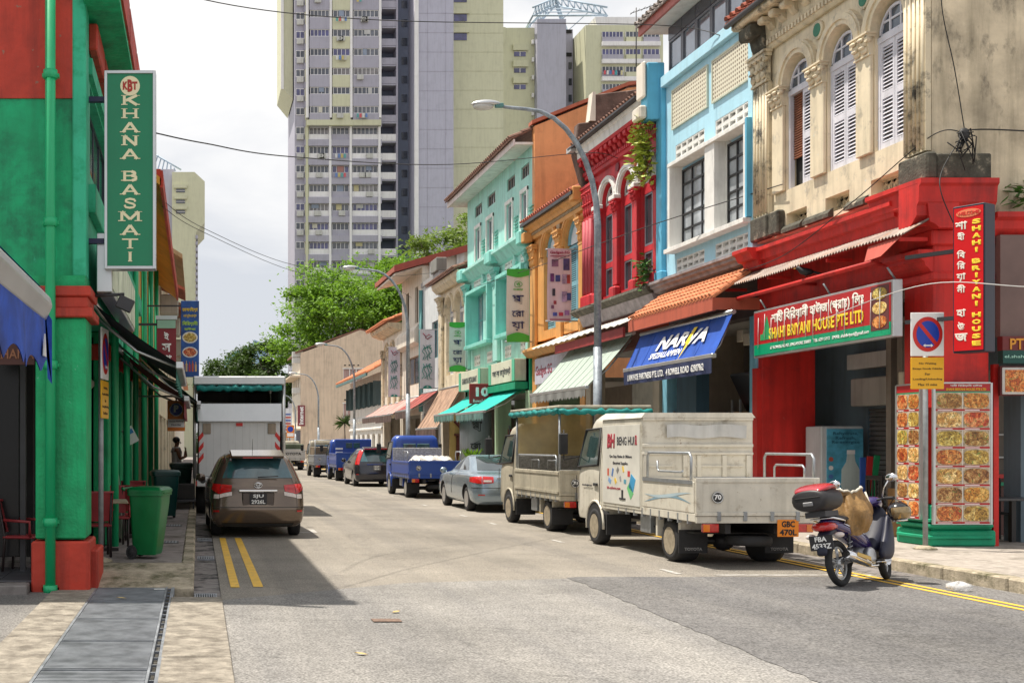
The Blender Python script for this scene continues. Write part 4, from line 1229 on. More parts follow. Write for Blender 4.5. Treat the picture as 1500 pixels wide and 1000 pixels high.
W(MB().prism([(F-.1, 12.66), (F+3.2, 13.98), (F+6, 14.28), (F+6, 14.4), (F+3.2, 14.1), (F-.1, 12.78)], 'y', Y0-.34, Y0+.1), 'verge_capping', paint('verge_red', (.45, .12, .06)), TQ)
W(MB().box(F-.1, F+.35, Y0, Y1, 3.6, 4.75), 'lintel', GREENB, TQ)
for ya in (Y0, 44.1, 49.0):
 W(MB().box(F-.1, F+.42, ya+.02, ya+.5, .15, 4.75), 'pillar', paint('pale_green_pillar', (.45, .62, .42)), TQ, .02)
arcade(TQ, Y0, Y1, 3.6, None, None, mat_b=paint('green_interior', (.2, .3, .18)))
SGN = paint('sign_cream', (.66, .64, .5))
SGT = M('sign_dark', (.06, .07, .08))
SGG = M('sign_green', (.1, .45, .28))
for ya, yb, tx in ((45.2, 48.9, 'GHAROYA RESTAURANT'), (40.3, 43.9, 'ঘরোয়া রেসু্টেরন্ট')):
 s_ = thing('fascia_sign', 'cream shop sign %s over the teal awnings' % ('lettered in capitals' if tx[0] == 'G' else 'lettered in Bengali'), 'sign', (F-.4, (ya+yb)/2, 4.3))
 W(MB().box(F-.5, F-.1, ya, yb, 3.95, 4.72), 'sign_box', SGN, s_, .01)
 for yq in (ya, yb-.35): W(MB().box(F-.515, F-.5, yq, yq+.35, 3.96, 4.71), 'green_end', SGG, s_)
 WT(tx, SGT, s_, (F-.508, (ya+yb)/2, 4.33), FACE_LEFT, w=2.5, h=.34 if tx[0] != 'G' else .24, bold=.01)
 if tx[0] != 'G':
  W(MB().box(F-.55, F-.05, ya-.2, yb+.1, 3.66, 3.9), 'green_ledge', GREENB, s_)
TEAL_F = M('teal_canvas', (.0, .4, .34), rough=.7, var=.1, scale=2)
TEAL_V = M('teal_grey_fringe', (.1, .2, .18), rough=.8, var=.3)
awning('teal green awning sloping out over the restaurant front beside the red number board', 'teal_awning', 40.3, 44.6, F-.05, 3.84, F-1.55, 2.9, TEAL_F, TEAL_V, .3, .05, 0, 'teal awnings', .25)
awning('teal green awning further from the lamp post, partly behind its twin', 'teal_awning', 45.2, 49.0, F-.05, 3.8, F-1.5, 2.95, TEAL_F, TEAL_V, .3, .05, 0, 'teal awnings', .25)
nb = thing('number_board', 'dark red board with a white number 10 between the teal awnings', 'sign', (10.95, 43.9, 3.9))
W(MB().box(10.28, 11.25, 43.9, 44.0, 3.27, 4.03), 'board', M('board_red', (.3, .015, .02), rough=.4), nb, .01)
WT('10', WHT, nb, (10.76, 43.893, 3.72), FACE_CAM, w=.5, h=.36, bold=.05)
WT('Rowell Road', WHT, nb, (10.76, 43.893, 3.38), FACE_CAM, w=.7, h=.12, bold=.01)
pl = thing('painted_pillar', 'round grey pillar with black Bengali letters behind the blue lorry', 'pillar', (11.3, 45.6, 0.15))
W(MB().lathe([(.62, .15), (.62, 3.0)], (11.1, 46.4, 0), 26), 'shaft', paint('steel_grey_paint', (.4, .44, .48), rough=.35), pl)
WT('ঘ', SGT, pl, (11.0, 45.765, 2.45), FACE_CAM, h=.4, bold=.04)
WT('েরা', SGT, pl, (11.0, 45.765, 1.75), FACE_CAM, h=.4, bold=.04)
# ================================================================ further houses of the right-hand row
def simple_front(label, y0, y1, z0, z1, mat, wins, name='shophouse', wmat=GLASS, fmat=WHITE, roof=None, ztop=None, gf=True, nc=2, nr=1, gfm=None):
 t = thing(name, label, 'shophouse', (F, (y0+y1)/2, 0))
 W(MB().wall('x', F, F+.34, y0+.01, y1-.01, z0, z1, wins), 'wall', mat, t)
 for v in wins:
  grid_window(t, F+.14, v[0], v[1], v[2], v[3], fmat, wmat, nc, nr, .07)
 if gf:
  W(MB().box(F+.01, F+.35, y0+.01, y1-.01, 3.3, z0), 'lintel', mat, t)
  for ya in (y0+.02, y1-.5):
   W(MB().box(F-.02, F+.42, ya, ya+.45, .15, 3.3), 'pillar', gfm or mat, t, .02)
  arcade(t, y0+.01, y1-.01, 3.3, None, None)
 W(MB().box(F+.34, F+9, y0+.01, y0+.2, 3.3, z1-.3), 'flank_wall', mat, t)
 return t
# cream arched house
CR = thing('shophouse', 'small cream shophouse with two arched openings beside the turquoise house', 'shophouse', (F, 52.2, 0))
ops = [(53.0, 1.5, 4.9, 7.7), (51.0, 1.5, 4.9, 7.7)]
arch_wall(CR, CREAM, F, F+.34, 49.52, 54.9, 4.3, 9.0, ops)
for yc, w, s_, sp in ops:
 archivolt(CR, CREAM, F-.07, F, yc, sp, .77, .95)
 lunette(CR, F+.2, yc, 1.46, sp, WHITE, GLASS_L, 2, 0)
 grid_window(CR, F+.2, yc-.73, yc+.73, 4.9, 7.66, WHITE, GLASS_L, 2, 2, .07)
W(MB().box(F-.14, F, 54.2, 54.88, 3.9, 7.9), 'pilaster', CREAM_D, CR, .03); capital(CR, CREAM_D, F-.1, 54.2, 54.88, 7.9, 8.6, proj=.2)
profile_y(CR, 'cornice', CREAM, [(F-.2, 8.8), (F+.3, 8.8), (F+.3, 9.2), (F-.45, 9.2), (F-.4, 9.0)], 49.52, 55.0)
tile_roof(CR, TILE_D, F-.6, 9.25, F+3, 10.6, 49.5, 55.6, .26, 7)
W(MB().box(F, F+.35, 49.52, 54.9, 3.3, 4.3), 'lintel', OFFW, CR)
for ya in (49.6, 54.4): W(MB().box(F-.02, F+.4, ya, ya+.42, .15, 3.3), 'pillar', OFFW, CR, .02)
arcade(CR, 49.52, 54.9, 3.3, None, None)
sh = W(MB().box(F+.6, F+.65, 50.0, 53.0, .6, 3.0), 'altar_wall', paint('altar_yellow', (.55, .4, .15)), CR)
# wooden altar cabinet drawn in dark red timber
al = thing('altar_cabinet', 'dark carved wooden altar cabinet on slim legs in the yellow shopfront', 'cabinet', (11.4, 49.3, .15))
WD = M('rosewood', (.1, .02, .02), rough=.5, var=.3)
W(MB().box(10.95, 12.2, 50.4, 50.6, .15, 3.2), 'shop_end_panel', paint('altar_yellow', (.55, .4, .15)), al)
W(MB().box(11.2, 11.95, 50.2, 50.38, 1.25, 2.1), 'body', WD, al, .02)
W(MB().box(11.12, 12.03, 50.15, 50.39, 2.1, 2.2), 'top', WD, al, .01)
for x in (11.24, 11.9): W(MB().tube([(x, 50.28, .16), (x, 50.28, 1.25)], .025, 6), 'leg', WD, al)
for s_ in (-1, 1):
 W(MB().tube([(11.57+s_*.1, 50.28, 2.2), (11.57+s_*.2, 50.28, 2.45), (11.57+s_*.42, 50.28, 2.75)], [.07, .05, .09], 8), 'horn', WD, al)
# pale grey flat front
GY = simple_front('narrow pale grey rendered shophouse with teal edge pipe', 54.92, 59.5, 4.2, 9.75, GREYW, [(55.6, 57.0, 5.9, 7.7)], fmat=paint('teal_window', (.12, .3, .32)), nc=2)
W(MB().box(F-.08, F+.3, 54.92, 59.5, 9.74, 9.95), 'coping', M('zinc_cap', (.3, .3, .3), rough=.6), GY)
W(MB().tube([(F-.1, 59.4, 3.4), (F-.1, 59.4, 9.6)], .1, 8), 'downpipe', paint('teal_pipe', (.14, .36, .36)), GY)
W(MB().box(F-.2, F+.3, 55.0, 56.4, 9.96, 10.6), 'aircon_unit', paint('aircon_dark', (.22, .22, .2)), GY, .03)
# cream house with a gable and red verge
GB = simple_front('tall cream house with a red-edged sloping roof and pilaster strips on its gable', 59.52, 65.4, 4.2, 10.9, OFFW, [(60.6, 61.5, 8.1, 10.0), (63.2, 64.2, 8.1, 10.0), (60.4, 64.2, 4.9, 6.4)], nc=2, fmat=paint('brown_window', (.25, .18, .12)))
W(MB().prism([(F+.35, 4.2), (F+9, 4.2), (F+9, 13.4), (F+.35, 11.1)], 'y', 59.52, 59.75), 'gable_wall', OFFW, GB)
for xa in (F+.36, F+1.75): W(MB().box(xa, xa+.38, 59.4, 59.53, 4.2, 11.2+(xa-F)*.26), 'pilaster_strip', WHITE, GB)
W(MB().prism([(F-1.5, 10.55), (F+9, 13.5), (F+9, 13.75), (F-1.5, 10.8)], 'y', 59.2, 65.6), 'roof', TILE_R, GB)
W(MB().prism([(F-1.5, 10.5), (F+9, 13.45), (F+9, 13.8), (F-1.5, 10.84)], 'y', 59.1, 59.2), 'verge_board', paint('verge_maroon', (.32, .06, .04)), GB)
W(MB().prism([(F-1.4, 10.5), (F+0, 10.9), (F+0, 10.8), (F-1.4, 10.4)], 'y', 59.5, 65.5), 'soffit', OFFW, GB)
pf = [(F-.35, 7.2), (F, 7.2), (F, 8.0), (F-.35, 7.8)]
profile_y(GB, 'scrolled_parapet', OFFW, [(F-.4, 7.0), (F, 6.9), (F, 7.9), (F-.2, 7.9), (F-.4, 7.6)], 59.6, 65.4)
# last ornate house with orange eave
LS = thing('shophouse', 'ornate cream house with orange-tiled eave and arched windows, last before the white terrace', 'shophouse', (F, 68.5, 0))
ops = [(70.6, 1.4, 4.6, 7.0), (68.5, 1.4, 4.6, 7.0), (66.6, 1.3, 4.6, 7.0)]
arch_wall(LS, OFFW, F, F+.34, 65.42, 72.2, 4.0, 8.4, ops)
for yc, w, s_, sp in ops:
 archivolt(LS, CREAM_D, F-.07, F, yc, sp, .7, .9)
 grid_window(LS, F+.2, yc-.68, yc+.68, 4.6, 7.6, OFFW, GLASS, 2, 2, .07)
for yy in (65.5, 67.3, 69.3, 71.5):
 W(MB().box(F-.15, F, yy, yy+.45, 3.6, 6.9), 'pilaster', CREAM_D, LS, .03); capital(LS, CREAM_D, F-.1, yy, yy+.45, 6.9, 7.5)
W(MB().box(F, F+.34, 65.42, 72.2, 3.3, 4.0), 'lintel', OFFW, LS)
profile_y(LS, 'cornice', CREAM_D, [(F-.2, 8.2), (F+.3, 8.2), (F+.3, 8.6), (F-.8, 8.6), (F-.7, 8.4)], 65.42, 72.2)
tile_roof(LS, TILE_O, F-1.0, 8.65, F+3.2, 10.3, 65.4, 72.5, .3, 7)
for ya in (65.5, 71.6): W(MB().box(F-.02, F+.4, ya, ya+.42, .15, 3.3), 'pillar', OFFW, LS, .02)
arcade(LS, 65.42, 72.2, 3.3, None, None)
W(MB().box(F+.3, F+9, 72.0, 72.2, .1, 8.8), 'flank_wall', OFFW, LS)
# white terrace
WR = thing('terrace_house', 'white two-storey terrace with dark shutters and an orange tiled roof', 'house', (F, 79, 0))
wins = [(73.0+k*2.35, 74.5+k*2.35, 4.2, 5.75) for k in range(6)]
lows = [(73.0+k*2.35, 74.3+k*2.35, .6, 2.4) for k in range(6)]
W(MB().wall('x', F, F+.3, 72.3, 87.6, 0, 6.3, wins+lows), 'wall', WHITE, WR)
for v in wins:
 grid_window(WR, F+.12, v[0], v[1], v[2], v[3], paint('dark_teal', (.07, .12, .13)), GLASS, 2, 1, .08)
 for yy, s_ in ((v[0], -1), (v[1], 1)):
  W(MB().obox((F-.25, yy+s_*.05, (v[2]+v[3])/2), (.5, .05, 1.5), Matrix.Rotation(s_*.2, 3, 'Z')), 'open_shutter', paint('dark_teal', (.07, .12, .13)), WR)
for v in lows:
 grid_window(WR, F+.12, v[0], v[1], v[2], v[3], OFFW, GLASS, 2, 1, .1)
profile_y(WR, 'string_course', WHITE, [(F-.12, 3.3), (F, 3.2), (F, 3.6), (F-.12, 3.5)], 72.3, 87.6)
profile_y(WR, 'string_course', WHITE, [(F-.1, 2.7), (F, 2.65), (F, 2.85), (F-.1, 2.8)], 72.3, 87.6)
W(MB().prism([(F+.3, 0), (F+7, 0), (F+7, 6.4), (F+3.6, 8.6), (F+.3, 6.3)], 'y', 72.32, 72.5), 'gable_wall', OFFW, WR)
tile_roof(WR, TILE_O, F-1.0, 6.2, F+3.6, 8.7, 72.2, 88, .36, 8)
W(MB().box(F-1.05, F-.95, 72.2, 88, 6.0, 6.18), 'eave_gutter', paint('gutter_teal', (.1, .2, .2)), WR)

# faded awnings of the middle shops
BRN = M('brown_canvas', (.36, .23, .16), rough=.85, var=.3, scale=3)
BRN_D = M('dark_brown_canvas', (.1, .06, .05), rough=.85, var=.3)
PNK = M('faded_pink_canvas', (.52, .28, .25), rough=.85, var=.25)
DRED = M('dark_red_canvas', (.28, .06, .05), rough=.85, var=.25)
awning('brown striped drop awning hanging steeply beside the teal ones', 'brown_awning', 50.0, 54.6, F-.1, 4.3, F-1.22, 2.45, BRN, BRN_D, .35, .05, 6)
awning('dark red sloping awning behind the second lamp post', 'red_awning', 55.2, 59.3, F-.05, 4.3, F-1.4, 3.4, DRED, BRN_D, .35, .05, 3)
awning('faded brown-red awning below the scroll parapet house', 'red_awning', 59.8, 65.2, F-.05, 4.2, F-1.5, 3.3, PNK, BRN_D, .35, .05, 3)
awning('faded pink awning at the end before the white terrace', 'pink_awning', 66, 71.8, F-.05, 4.1, F-1.3, 3.35, PNK, BRN_D, .3, .05, 3)

# ================================================================ hanging banners on the right-hand row
def banner(label, xc, y, z0, z1, w, mat, group=None):
 t = thing('hanging_banner', label, 'banner', (xc, y, z0), 0, group)
 def P(u, v): return (xc-w/2+w*u, y+.03*math.sin(v*5+u*2), z0+(z1-z0)*v)
 b = MB().grid(P, 8, 14); b.grid(lambda u, v: (P(u, v)[0], P(u, v)[1]+.012, P(u, v)[2]), 8, 14)
 W(b, 'cloth', mat, t)
 for z in (z0+.02, z1-.02):
  W(MB().tube([(xc-w/2-.05, y+.02, z), (F+.1, y+.02, z)], .022, 6), 'rod', STEEL, t)
 return t
BNG = paint('banner_grey', (.66, .64, .6), bump=0)
BNW = paint('banner_lilac', (.62, .62, .72), bump=0)
BNP = paint('banner_pink', (.6, .46, .52), bump=0)
GRN = M('banner_green', (.05, .38, .04), rough=.6, var=.08)
NAVY = M('letter_navy', (.02, .025, .1), rough=.6, var=.05)
TEALI = M('letter_teal', (.0, .2, .17), rough=.6, var=.05)
MAR = M('letter_maroon', (.25, .02, .06), rough=.6, var=.05)
def px(p, q, Y): return ((p-290)*Y/1700, 1.75+(650-q)*Y/1700)
def gharoya(label, p0, p1, q0, q1, Y):
 xa, zt = px(p0, q0, Y); xb, zb = px(p1, q1, Y)
 w, h = xb-xa, zt-zb; xc = (xa+xb)/2
 t = banner(label, xc, Y, zb, zt, w, BNG, 'grey banners with green ends')
 f = Y-.045
 N = 10
 top = [(xa, zt), (xb, zt)] + [(xb-w*k/N, zt-h*.085-h*.03*math.sin(PI*k/N)) for k in range(N+1)]
 bot = [(xb, zb), (xa, zb)] + [(xa+w*k/N, zb+h*.085+h*.045*math.sin(PI*k/N)) for k in range(N+1)]
 W(MB().prism(top, 'y', f, f+.004), 'green_top', GRN, t); W(MB().prism(bot, 'y', f, f+.004), 'green_foot', GRN, t)
 ring = MB().tube([(xc+w*.17*math.cos(a)*(1+.12*math.cos(3*a)), f, zt-h*.21+w*.13*math.sin(a)) for a in [2*PI*k/18 for k in range(18)]], w*.012, 4, closed=True)
 W(ring, 'chef_hat_mark', GRN, t)
 WT('ঘেরায়া', GRN, t, (xc, f, zt-h*.28), FACE_CAM, w=w*.45, h=h*.035, bold=.03)
 WT('ও', GRN, t, (xc, f, zt-h*.21), FACE_CAM, h=h*.045, bold=.03)
 for s_, k, hh in (('ঘ', .42, .12), ('েরা', .6, .11), ('য়া', .78, .13)):
  WT(s_, NAVY, t, (xc, f, zt-h*k), FACE_CAM, w=w*(.5 if len(s_) < 3 else .56), h=h*hh, bold=.02)
gharoya('grey banner with green ends on the turquoise house, the larger nearer one', 742, 775, 394, 501, 39.6)
gharoya('grey banner with green ends on the turquoise house, the smaller farther one', 658, 682, 472, 544, 49.1)
def scribble(t, xc, zc, w, h, Y, mat, seed):
 rr = random.Random(seed)
 b = MB()
 for k in range(4):
  x0 = xc-w/2+w*(k+.3)/4
  pts = []
  for j in range(9):
   pts.append((x0+w*.13*math.sin(j*1.3+k)+w*.05*rr.uniform(-1, 1), Y, zc+h/2-h*j/8*(.8+.2*rr.random())))
  b.tube(pts, w*.035, 5)
 b.tube([(xc-w*.45, Y, zc+h*.28), (xc, Y, zc+h*.36), (xc+w*.45, Y, zc+h*.3)], w*.04, 5)
 return W(b, 'brush_lettering', mat, t)
for (p0, p1, q0, q1, Y, lb) in ((615, 637, 482, 569, 55.4, 'white banner with teal brush lettering beside the pale grey house'), (569, 586, 508, 581, 64.8, 'white banner with teal brush lettering farthest along the row')):
 xa, zt = px(p0, q0, Y); xb, zb = px(p1, q1, Y)
 w, h = xb-xa, zt-zb; xc = (xa+xb)/2
 t = banner(lb, xc, Y, zb, zt, w, BNW, 'white banners with teal lettering')
 f = Y-.05
 scribble(t, xc, zt-h*.4, w*.6, h*.26, f, TEALI, 3); scribble(t, xc, zt-h*.73, w*.66, h*.3, f, TEALI, 8)
 W(MB().tube([(xc-w*.3, f, zt-h*.07), (xc-w*.1, f, zt-h*.13), (xc+w*.1, f, zt-h*.09), (xc+w*.3, f, zt-h*.12), (xc, f, zt-h*.17), (xc-w*.15, f, zt-h*.14)], w*.03, 5), 'bird_mark', MAR, t)
 W(MB().prism([(xc+w*.3*math.cos(PI*k/10), zb+w*.22*math.sin(PI*k/10)) for k in range(11)], 'y', f, f+.005), 'dark_foot', TEALI, t)
 WT('10', WHT, t, (xc, f-.004, zb+h*.03), FACE_CAM, h=h*.025, bold=.04)
# gadget banner
Y = 35.1
xa, zt = px(802, 364, Y); xb, zb = px(837, 471, Y); w, h = xb-xa, zt-zb; xc = (xa+xb)/2
t = banner('pinkish banner showing phones and gadgets on the orange house', xc, Y, zb, zt, w, BNP)
f = Y-.045
WT('Gadget-SG', MAR, t, (xc, f, zt-h*.06), FACE_CAM, w=w*.82, h=h*.05, bold=.03)
W(MB().box(xa+w*.1, xb-w*.1, f, f+.004, zt-h*.11, zt-h*.1), 'rule', MAR, t)
WT('mobile phones', MAR, t, (xc, f, zt-h*.125), FACE_CAM, w=w*.5, h=h*.018)
gad = [(.3, .2, .28, .1, (.2, .1, .18)), (.78, .22, .26, .16, (.05, .04, .14)), (.18, .4, .16, .11, (.12, .03, .14)), (.42, .41, .2, .09, (.04, .06, .22)), (.7, .42, .2, .13, (.3, .22, .34)), (.86, .42, .14, .12, (.35, .04, .04)),
  (.25, .6, .12, .1, (.03, .03, .05)), (.7, .66, .22, .14, (.3, .22, .38)), (.88, .66, .18, .1, (.03, .05, .2)), (.3, .74, .12, .05, (.3, .04, .06)), (.2, .8, .12, .05, (.15, .06, .12)), (.3, .9, .18, .05, (.05, .07, .3)), (.55, .9, .18, .05, (.4, .03, .06)), (.8, .88, .2, .07, (.25, .12, .3))]
for k, (u, v, a, e, c) in enumerate(gad):
 W(MB().box(xa+w*(u-a/2), xa+w*(u+a/2), f, f+.005, zt-h*(v+e/2), zt-h*(v-e/2)), 'printed_gadget', M('gadget%d' % k, c, rough=.5, var=.4, scale=9), t, .004)
W(MB().box(xa+w*.08, xb-w*.08, f, f+.004, zb+h*.02, zb+h*.035), 'rule', MAR, t)
# ================================================================ beige gable-end building down the street
BGE = paint('beige_render', (.66, .53, .4), var=.07, scale=.3, bump=.05)
BG = thing('gable_building', 'plain beige building with a big blank gable end down the street', 'building', (17, 131, 0))
gx0, gx1 = 11.6, 26
gw = [(16.4, 18.6, 8.7, 10.2), (16.4, 17.7, 4.8, 6.3)]
b = MB().wall('y', 131, 131.3, gx0, gx1, 0, 12.0, gw)
b.prism([(gx0, 12.0), (gx1, 12.0), (22.2, 13.5), (18.3, 14.6), (13, 12.5)], 'y', 131, 131.3)
W(b, 'gable_wall', BGE, BG)
for v in gw:
 f = MB().box(v[0], v[1], 131.15, 131.2, v[2], v[3])
 wi = W(f, 'window', paint('curtain_pink', (.45, .3, .28)), BG)
 fr = MB()
 for k in range(4):
  xx = v[0]+(v[1]-v[0])*k/3
  fr.box(xx-.05, xx+.05, 131.02, 131.14, v[2], v[3])
 fr.box(v[0]-.1, v[1]+.1, 130.95, 131.14, v[3], v[3]+.12); fr.box(v[0]-.1, v[1]+.1, 130.95, 131.14, v[2]-.1, v[2])
 W(fr, 'frame', WHITE, wi)
 for k in range(4):
  W(MB().box(v[0]+.1+k*(v[1]-v[0]-.2)/4, v[0]+.3+k*(v[1]-v[0]-.2)/4, 130.99, 131.01, v[3]+.35, v[3]+.5), 'vent_slot', DARK, BG)
sw = [(133+3*k, 135+3*k, 4.2+3.3*j, 6.2+3.3*j) for k in range(3) for j in range(2)]
W(MB().wall('x', gx0, gx0+.3, 131.3, 143, 3.4, 12.2, sw), 'street_wall', OFFW, BG)
for v in sw: grid_window(BG, gx0+.15, v[0], v[1], v[2], v[3], WHITE, GLASS, 2, 1, .1, panes=True)
for zq_ in (9.3, 3.3): W(MB().box(gx0-1.2, gx0, 131, 143, zq_, zq_+.17), 'canopy_slab', BGE, BG)
for yy in (131.1, 137, 142.6): W(MB().box(gx0-1.1, gx0-.7, yy, yy+.4, 0, 3.3), 'pillar', BGE, BG)
W(MB().box(gx0+2, gx0+12, 131.3, 145, 0, 3.3), 'ground_floor', INT, BG)
W(MB().prism([(gx0-.6, 12.15), (18.3, 14.8), (gx1, 12.3), (gx1, 12.1), (18.3, 14.6), (gx0-.6, 11.95)], 'y', 131.05, 143), 'roof', TILE_D, BG)
for zz in (7.5, 10.9, 11.6): W(MB().box(gx0-.9, gx0, 131.4, 132.2, zz, zz+.6), 'aircon_unit', paint('aircon_white', (.6, .6, .58)), BG)
isg = thing('projecting_sign', 'tall maroon shop sign lettered Internet on the beige building', 'sign', (11, 130.8, 3.8))
W(MB().box(11.2, 12.05, 130.5, 130.62, 3.75, 6.1), 'panel', M('sign_maroon_b', (.22, .05, .06)), isg)
tm = WT('Internet', WHT, isg, (11.62, 130.49, 4.95), (R(90), R(-90), 0), w=2.0, h=.5, bold=.03)
lsg = thing('projecting_sign', 'tall pale lightbox with small print left of the maroon sign', 'sign', (9.6, 128, 3.5))
W(MB().box(9.3, 10.15, 125, 125.15, 3.0, 5.6), 'panel', paint('lightbox', (.72, .74, .78)), lsg)
for k in range(6): W(MB().box(9.45, 10.0, 124.98, 124.999, 3.2+k*.33, 3.38+k*.33), 'print_line', M('print_%d' % (k % 2), ((.5, .1, .08), (.1, .15, .4))[k % 2]), lsg)
W(MB().tube([(9.75, 125.1, .1), (9.75, 125.1, 3.0)], .06, 6), 'post', STEEL, lsg)

# ================================================================ apartment towers
LAVW = paint('tower_lavender', (.45, .45, .55), streak=.1, var=.05, scale=.08, bump=0, stain=(.41, .41, .5), st_lo=.5, st_hi=.8, st_scale=.1, st_z=.3)
LAVD = paint('tower_slate', (.2, .23, .32), streak=.1, var=.06, scale=.1, bump=0)
LAVB = paint('tower_band', (.4, .39, .47), streak=.12, var=.06, scale=.1, bump=0)
OLIV = paint('tower_olive', (.6, .6, .43), streak=.1, var=.05, scale=.08, bump=0, stain=(.56, .56, .39), st_lo=.5, st_hi=.8, st_scale=.12, st_z=.4)
TWH = paint('tower_white', (.82, .81, .82), streak=.12, var=.05, scale=.2, bump=0)
TWG = [M('tower_glass%d' % k, c, rough=.15, var=.5, scale=.6, spec=.8) for k, c in enumerate(((.05, .06, .09), (.09, .1, .13), (.07, .07, .2), (.16, .15, .16)))]
TY = 170.0
def tpx(p): return (p-290)*TY/1700
def tz(q, Y=TY): return 1.75+(650-q)*Y/1700
TA = thing('apartment_tower', 'tall slab apartment tower with lavender bands and rows of windows', 'apartment block', (tpx(500), TY, 0))
# window front
x0, x1 = tpx(449), tpx(557)
FL = 2.8
W(MB().box(x0, x1, TY+.6, TY+14, 0, 78), 'core', LAVD, TA)
cols = [(tpx(452), tpx(483)), (tpx(485.5), tpx(513)), (tpx(515.5), tpx(555))]
def tower_window(w, h, n):
 b = MB()
 b.box(0, w, 0, .1, 0, .07); b.box(0, w, 0, .1, h-.07, h)
 for k in range(n+1):
  x = (w-.07)*k/n
  b.box(x, x+.07, .004, .096, .07, h-.07)
 fr = b.mesh('window', TWH)
 gl = [MB().box(.02, w-.02, .06, .09, .02, h-.02).mesh('pane', g) for g in TWG]
 return fr, gl
wm = [tower_window(c[1]-c[0]-.3, 1.02, n) for c, n in zip(cols, (5, 4, 6))]
zf = tz(225)          # sill of a known storey
k0 = int((zf-14)/FL)
levels = [zf-FL*k for k in range(-11, k0+1)]
bandm = MB().box(0, x1-x0+.5, -.25, .5, 0, .92).mesh('floor_band', LAVB)
off = root_loc(TA)
for i, z in enumerate(levels):
 link('floor_band', bandm, TA, (x0-.3-off.x, TY-off.y, z+1.08))
 upper = z > tz(185)
 for j, (c, (fr, gl)) in enumerate(zip(cols, wm)):
  wo = link('window', fr, TA, (c[0]+.15-off.x, (TY-.8 if upper else TY+.3)-off.y, z+.05))
  link('pane', gl[rnd.choice((0, 0, 1, 1, 2, 3))], wo)
  y = TY-.9 if upper else TY+.02
  pm_ = [TWH, LAVB, TWH][j] if not upper else [LAVB, OLIV, LAVB][j]
  W(MB().box(c[0]+.05, c[1]-.05, y, y+.2, z-(.85 if not upper else 1.72), z+.02), 'parapet_panel', pm_, TA)
for xx in (tpx(450), tpx(484), tpx(514), tpx(556)):
 W(MB().box(xx-.22, xx+.12, TY-.3, TY+.6, 10, 78), 'mullion', TWH if xx > x0+1 else OLIV, TA)
 W(MB().box(xx-.22, xx+.12, TY-1.0, TY-.31, tz(175), 78), 'bay_fin', TWH, TA)
W(MB().box(x0, x1, TY-.95, TY+.1, tz(186), tz(178)), 'bay_soffit', OLIV, TA)
# left end strip with air-conditioners
ax0, ax1 = tpx(432), tpx(449)
W(MB().box(ax0, ax1, TY+.3, TY+13, 0, 78), 'end_bay', LAVB, TA)
W(MB().box(tpx(447), tpx(452), TY-.2, TY+.4, 0, 78), 'end_fin', OLIV, TA)
acm = MB().box(0, .95, -.4, 0, 0, .7).lathe([(.26, -.42), (.26, -.4)], (.38, 0, .35), 12, 'y').mesh('aircon_unit', paint('aircon_tower', (.58, .58, .56), bump=0), .03)
fr, gl = tower_window(1.3, 1.05, 2)
for i, z in enumerate(levels):
 wo = link('window', fr, TA, (ax0+.15-off.x, TY+.22-off.y, z+.1)); link('pane', gl[i % 3], wo)
 if rnd.random() < .75: link('aircon_unit', acm, TA, (ax0+.3-off.x, TY+.28-off.y, z-.75))
# air-conditioners, blinds and washing that break the repeat
for i, z in enumerate(levels):
 for j, c in enumerate(cols):
  yf = (TY-1.0 if z > tz(185) else TY-.02)
  for q in range(2):
   if rnd.random() < .2: link('aircon_unit', acm, TA, (rnd.uniform(c[0]+.3, c[1]-1.3)-off.x, yf-off.y, z-.75))
  if rnd.random() < .35:
   xa = rnd.uniform(c[0]+.3, c[1]-1.4)
   W(MB().box(xa, xa+rnd.uniform(.5, 1.1), yf+(.17 if z > tz(185) else .28), yf+(.19 if z > tz(185) else .3), z+rnd.uniform(.1, .5), z+1.02), 'blind', M('blind%d' % (j+i % 3), ((.6, .58, .5), (.4, .2, .18), (.25, .3, .4), (.55, .5, .3), (.5, .5, .5))[(j+i % 3) % 5]), TA)
  if rnd.random() < .16:
   for q in range(rnd.randrange(2, 5)):
    xa = c[0]+.5+.42*q
    W(MB().box(xa, xa+.3, yf-.5, yf-.47, z-.75, z-.15), 'hanging_laundry', M('wash%d' % ((i+q) % 5), ((.6, .1, .12), (.65, .65, .66), (.12, .22, .5), (.55, .45, .15), (.1, .35, .35))[(i+q) % 5]), TA)
# olive chamfered bay at the left edge
W(MB().prism([(tpx(414), tz(120)), (tpx(430.5), tz(140)), (tpx(430.5), 80), (tpx(414), 80)], 'y', TY+2, TY+12), 'corner_bay', OLIV, TA)
W(MB().box(tpx(414)-.1, tpx(417), TY+1.8, TY+2, tz(125), 80), 'corner_fin', TWH, TA)
# corridor front, slate recess, plain wall, olive wing
cx0, cx1 = tpx(557.5), tpx(582)
W(MB().box(cx0, tpx(605), TY+3, TY+14, 0, 80), 'corridor_back', LAVD, TA)
for z in levels:
 W(MB().box(cx0, cx1, TY+.4, TY+.7, z-.85, z+.15), 'corridor_parapet', TWH if z < tz(185) else LAVB, TA)
 W(MB().box(cx0, cx1, TY+.4, TY+3, z-1.1, z-.9), 'corridor_slab', LAVB, TA)
 W(MB().box(tpx(593.5), tpx(602), TY+2.9, TY+3.0, z+.0, z+1.1), 'recess_window', TWG[0], TA)
W(MB().box(tpx(581), tpx(583.5), TY+.3, TY+3, 0, 80), 'corridor_fin', LAVB, TA)
W(MB().box(tpx(604), tpx(660), TY-2, TY+12, 0, 80), 'plain_wall', LAVW, TA)
W(MB().box(tpx(603), tpx(609), TY-2.3, TY-2, 0, 80), 'wall_fin', TWH, TA)
grv = MB()
for k in range(26): grv.box(tpx(609), tpx(660), TY-2.03, TY-1.99, 8+k*2.8, 8.06+k*2.8)
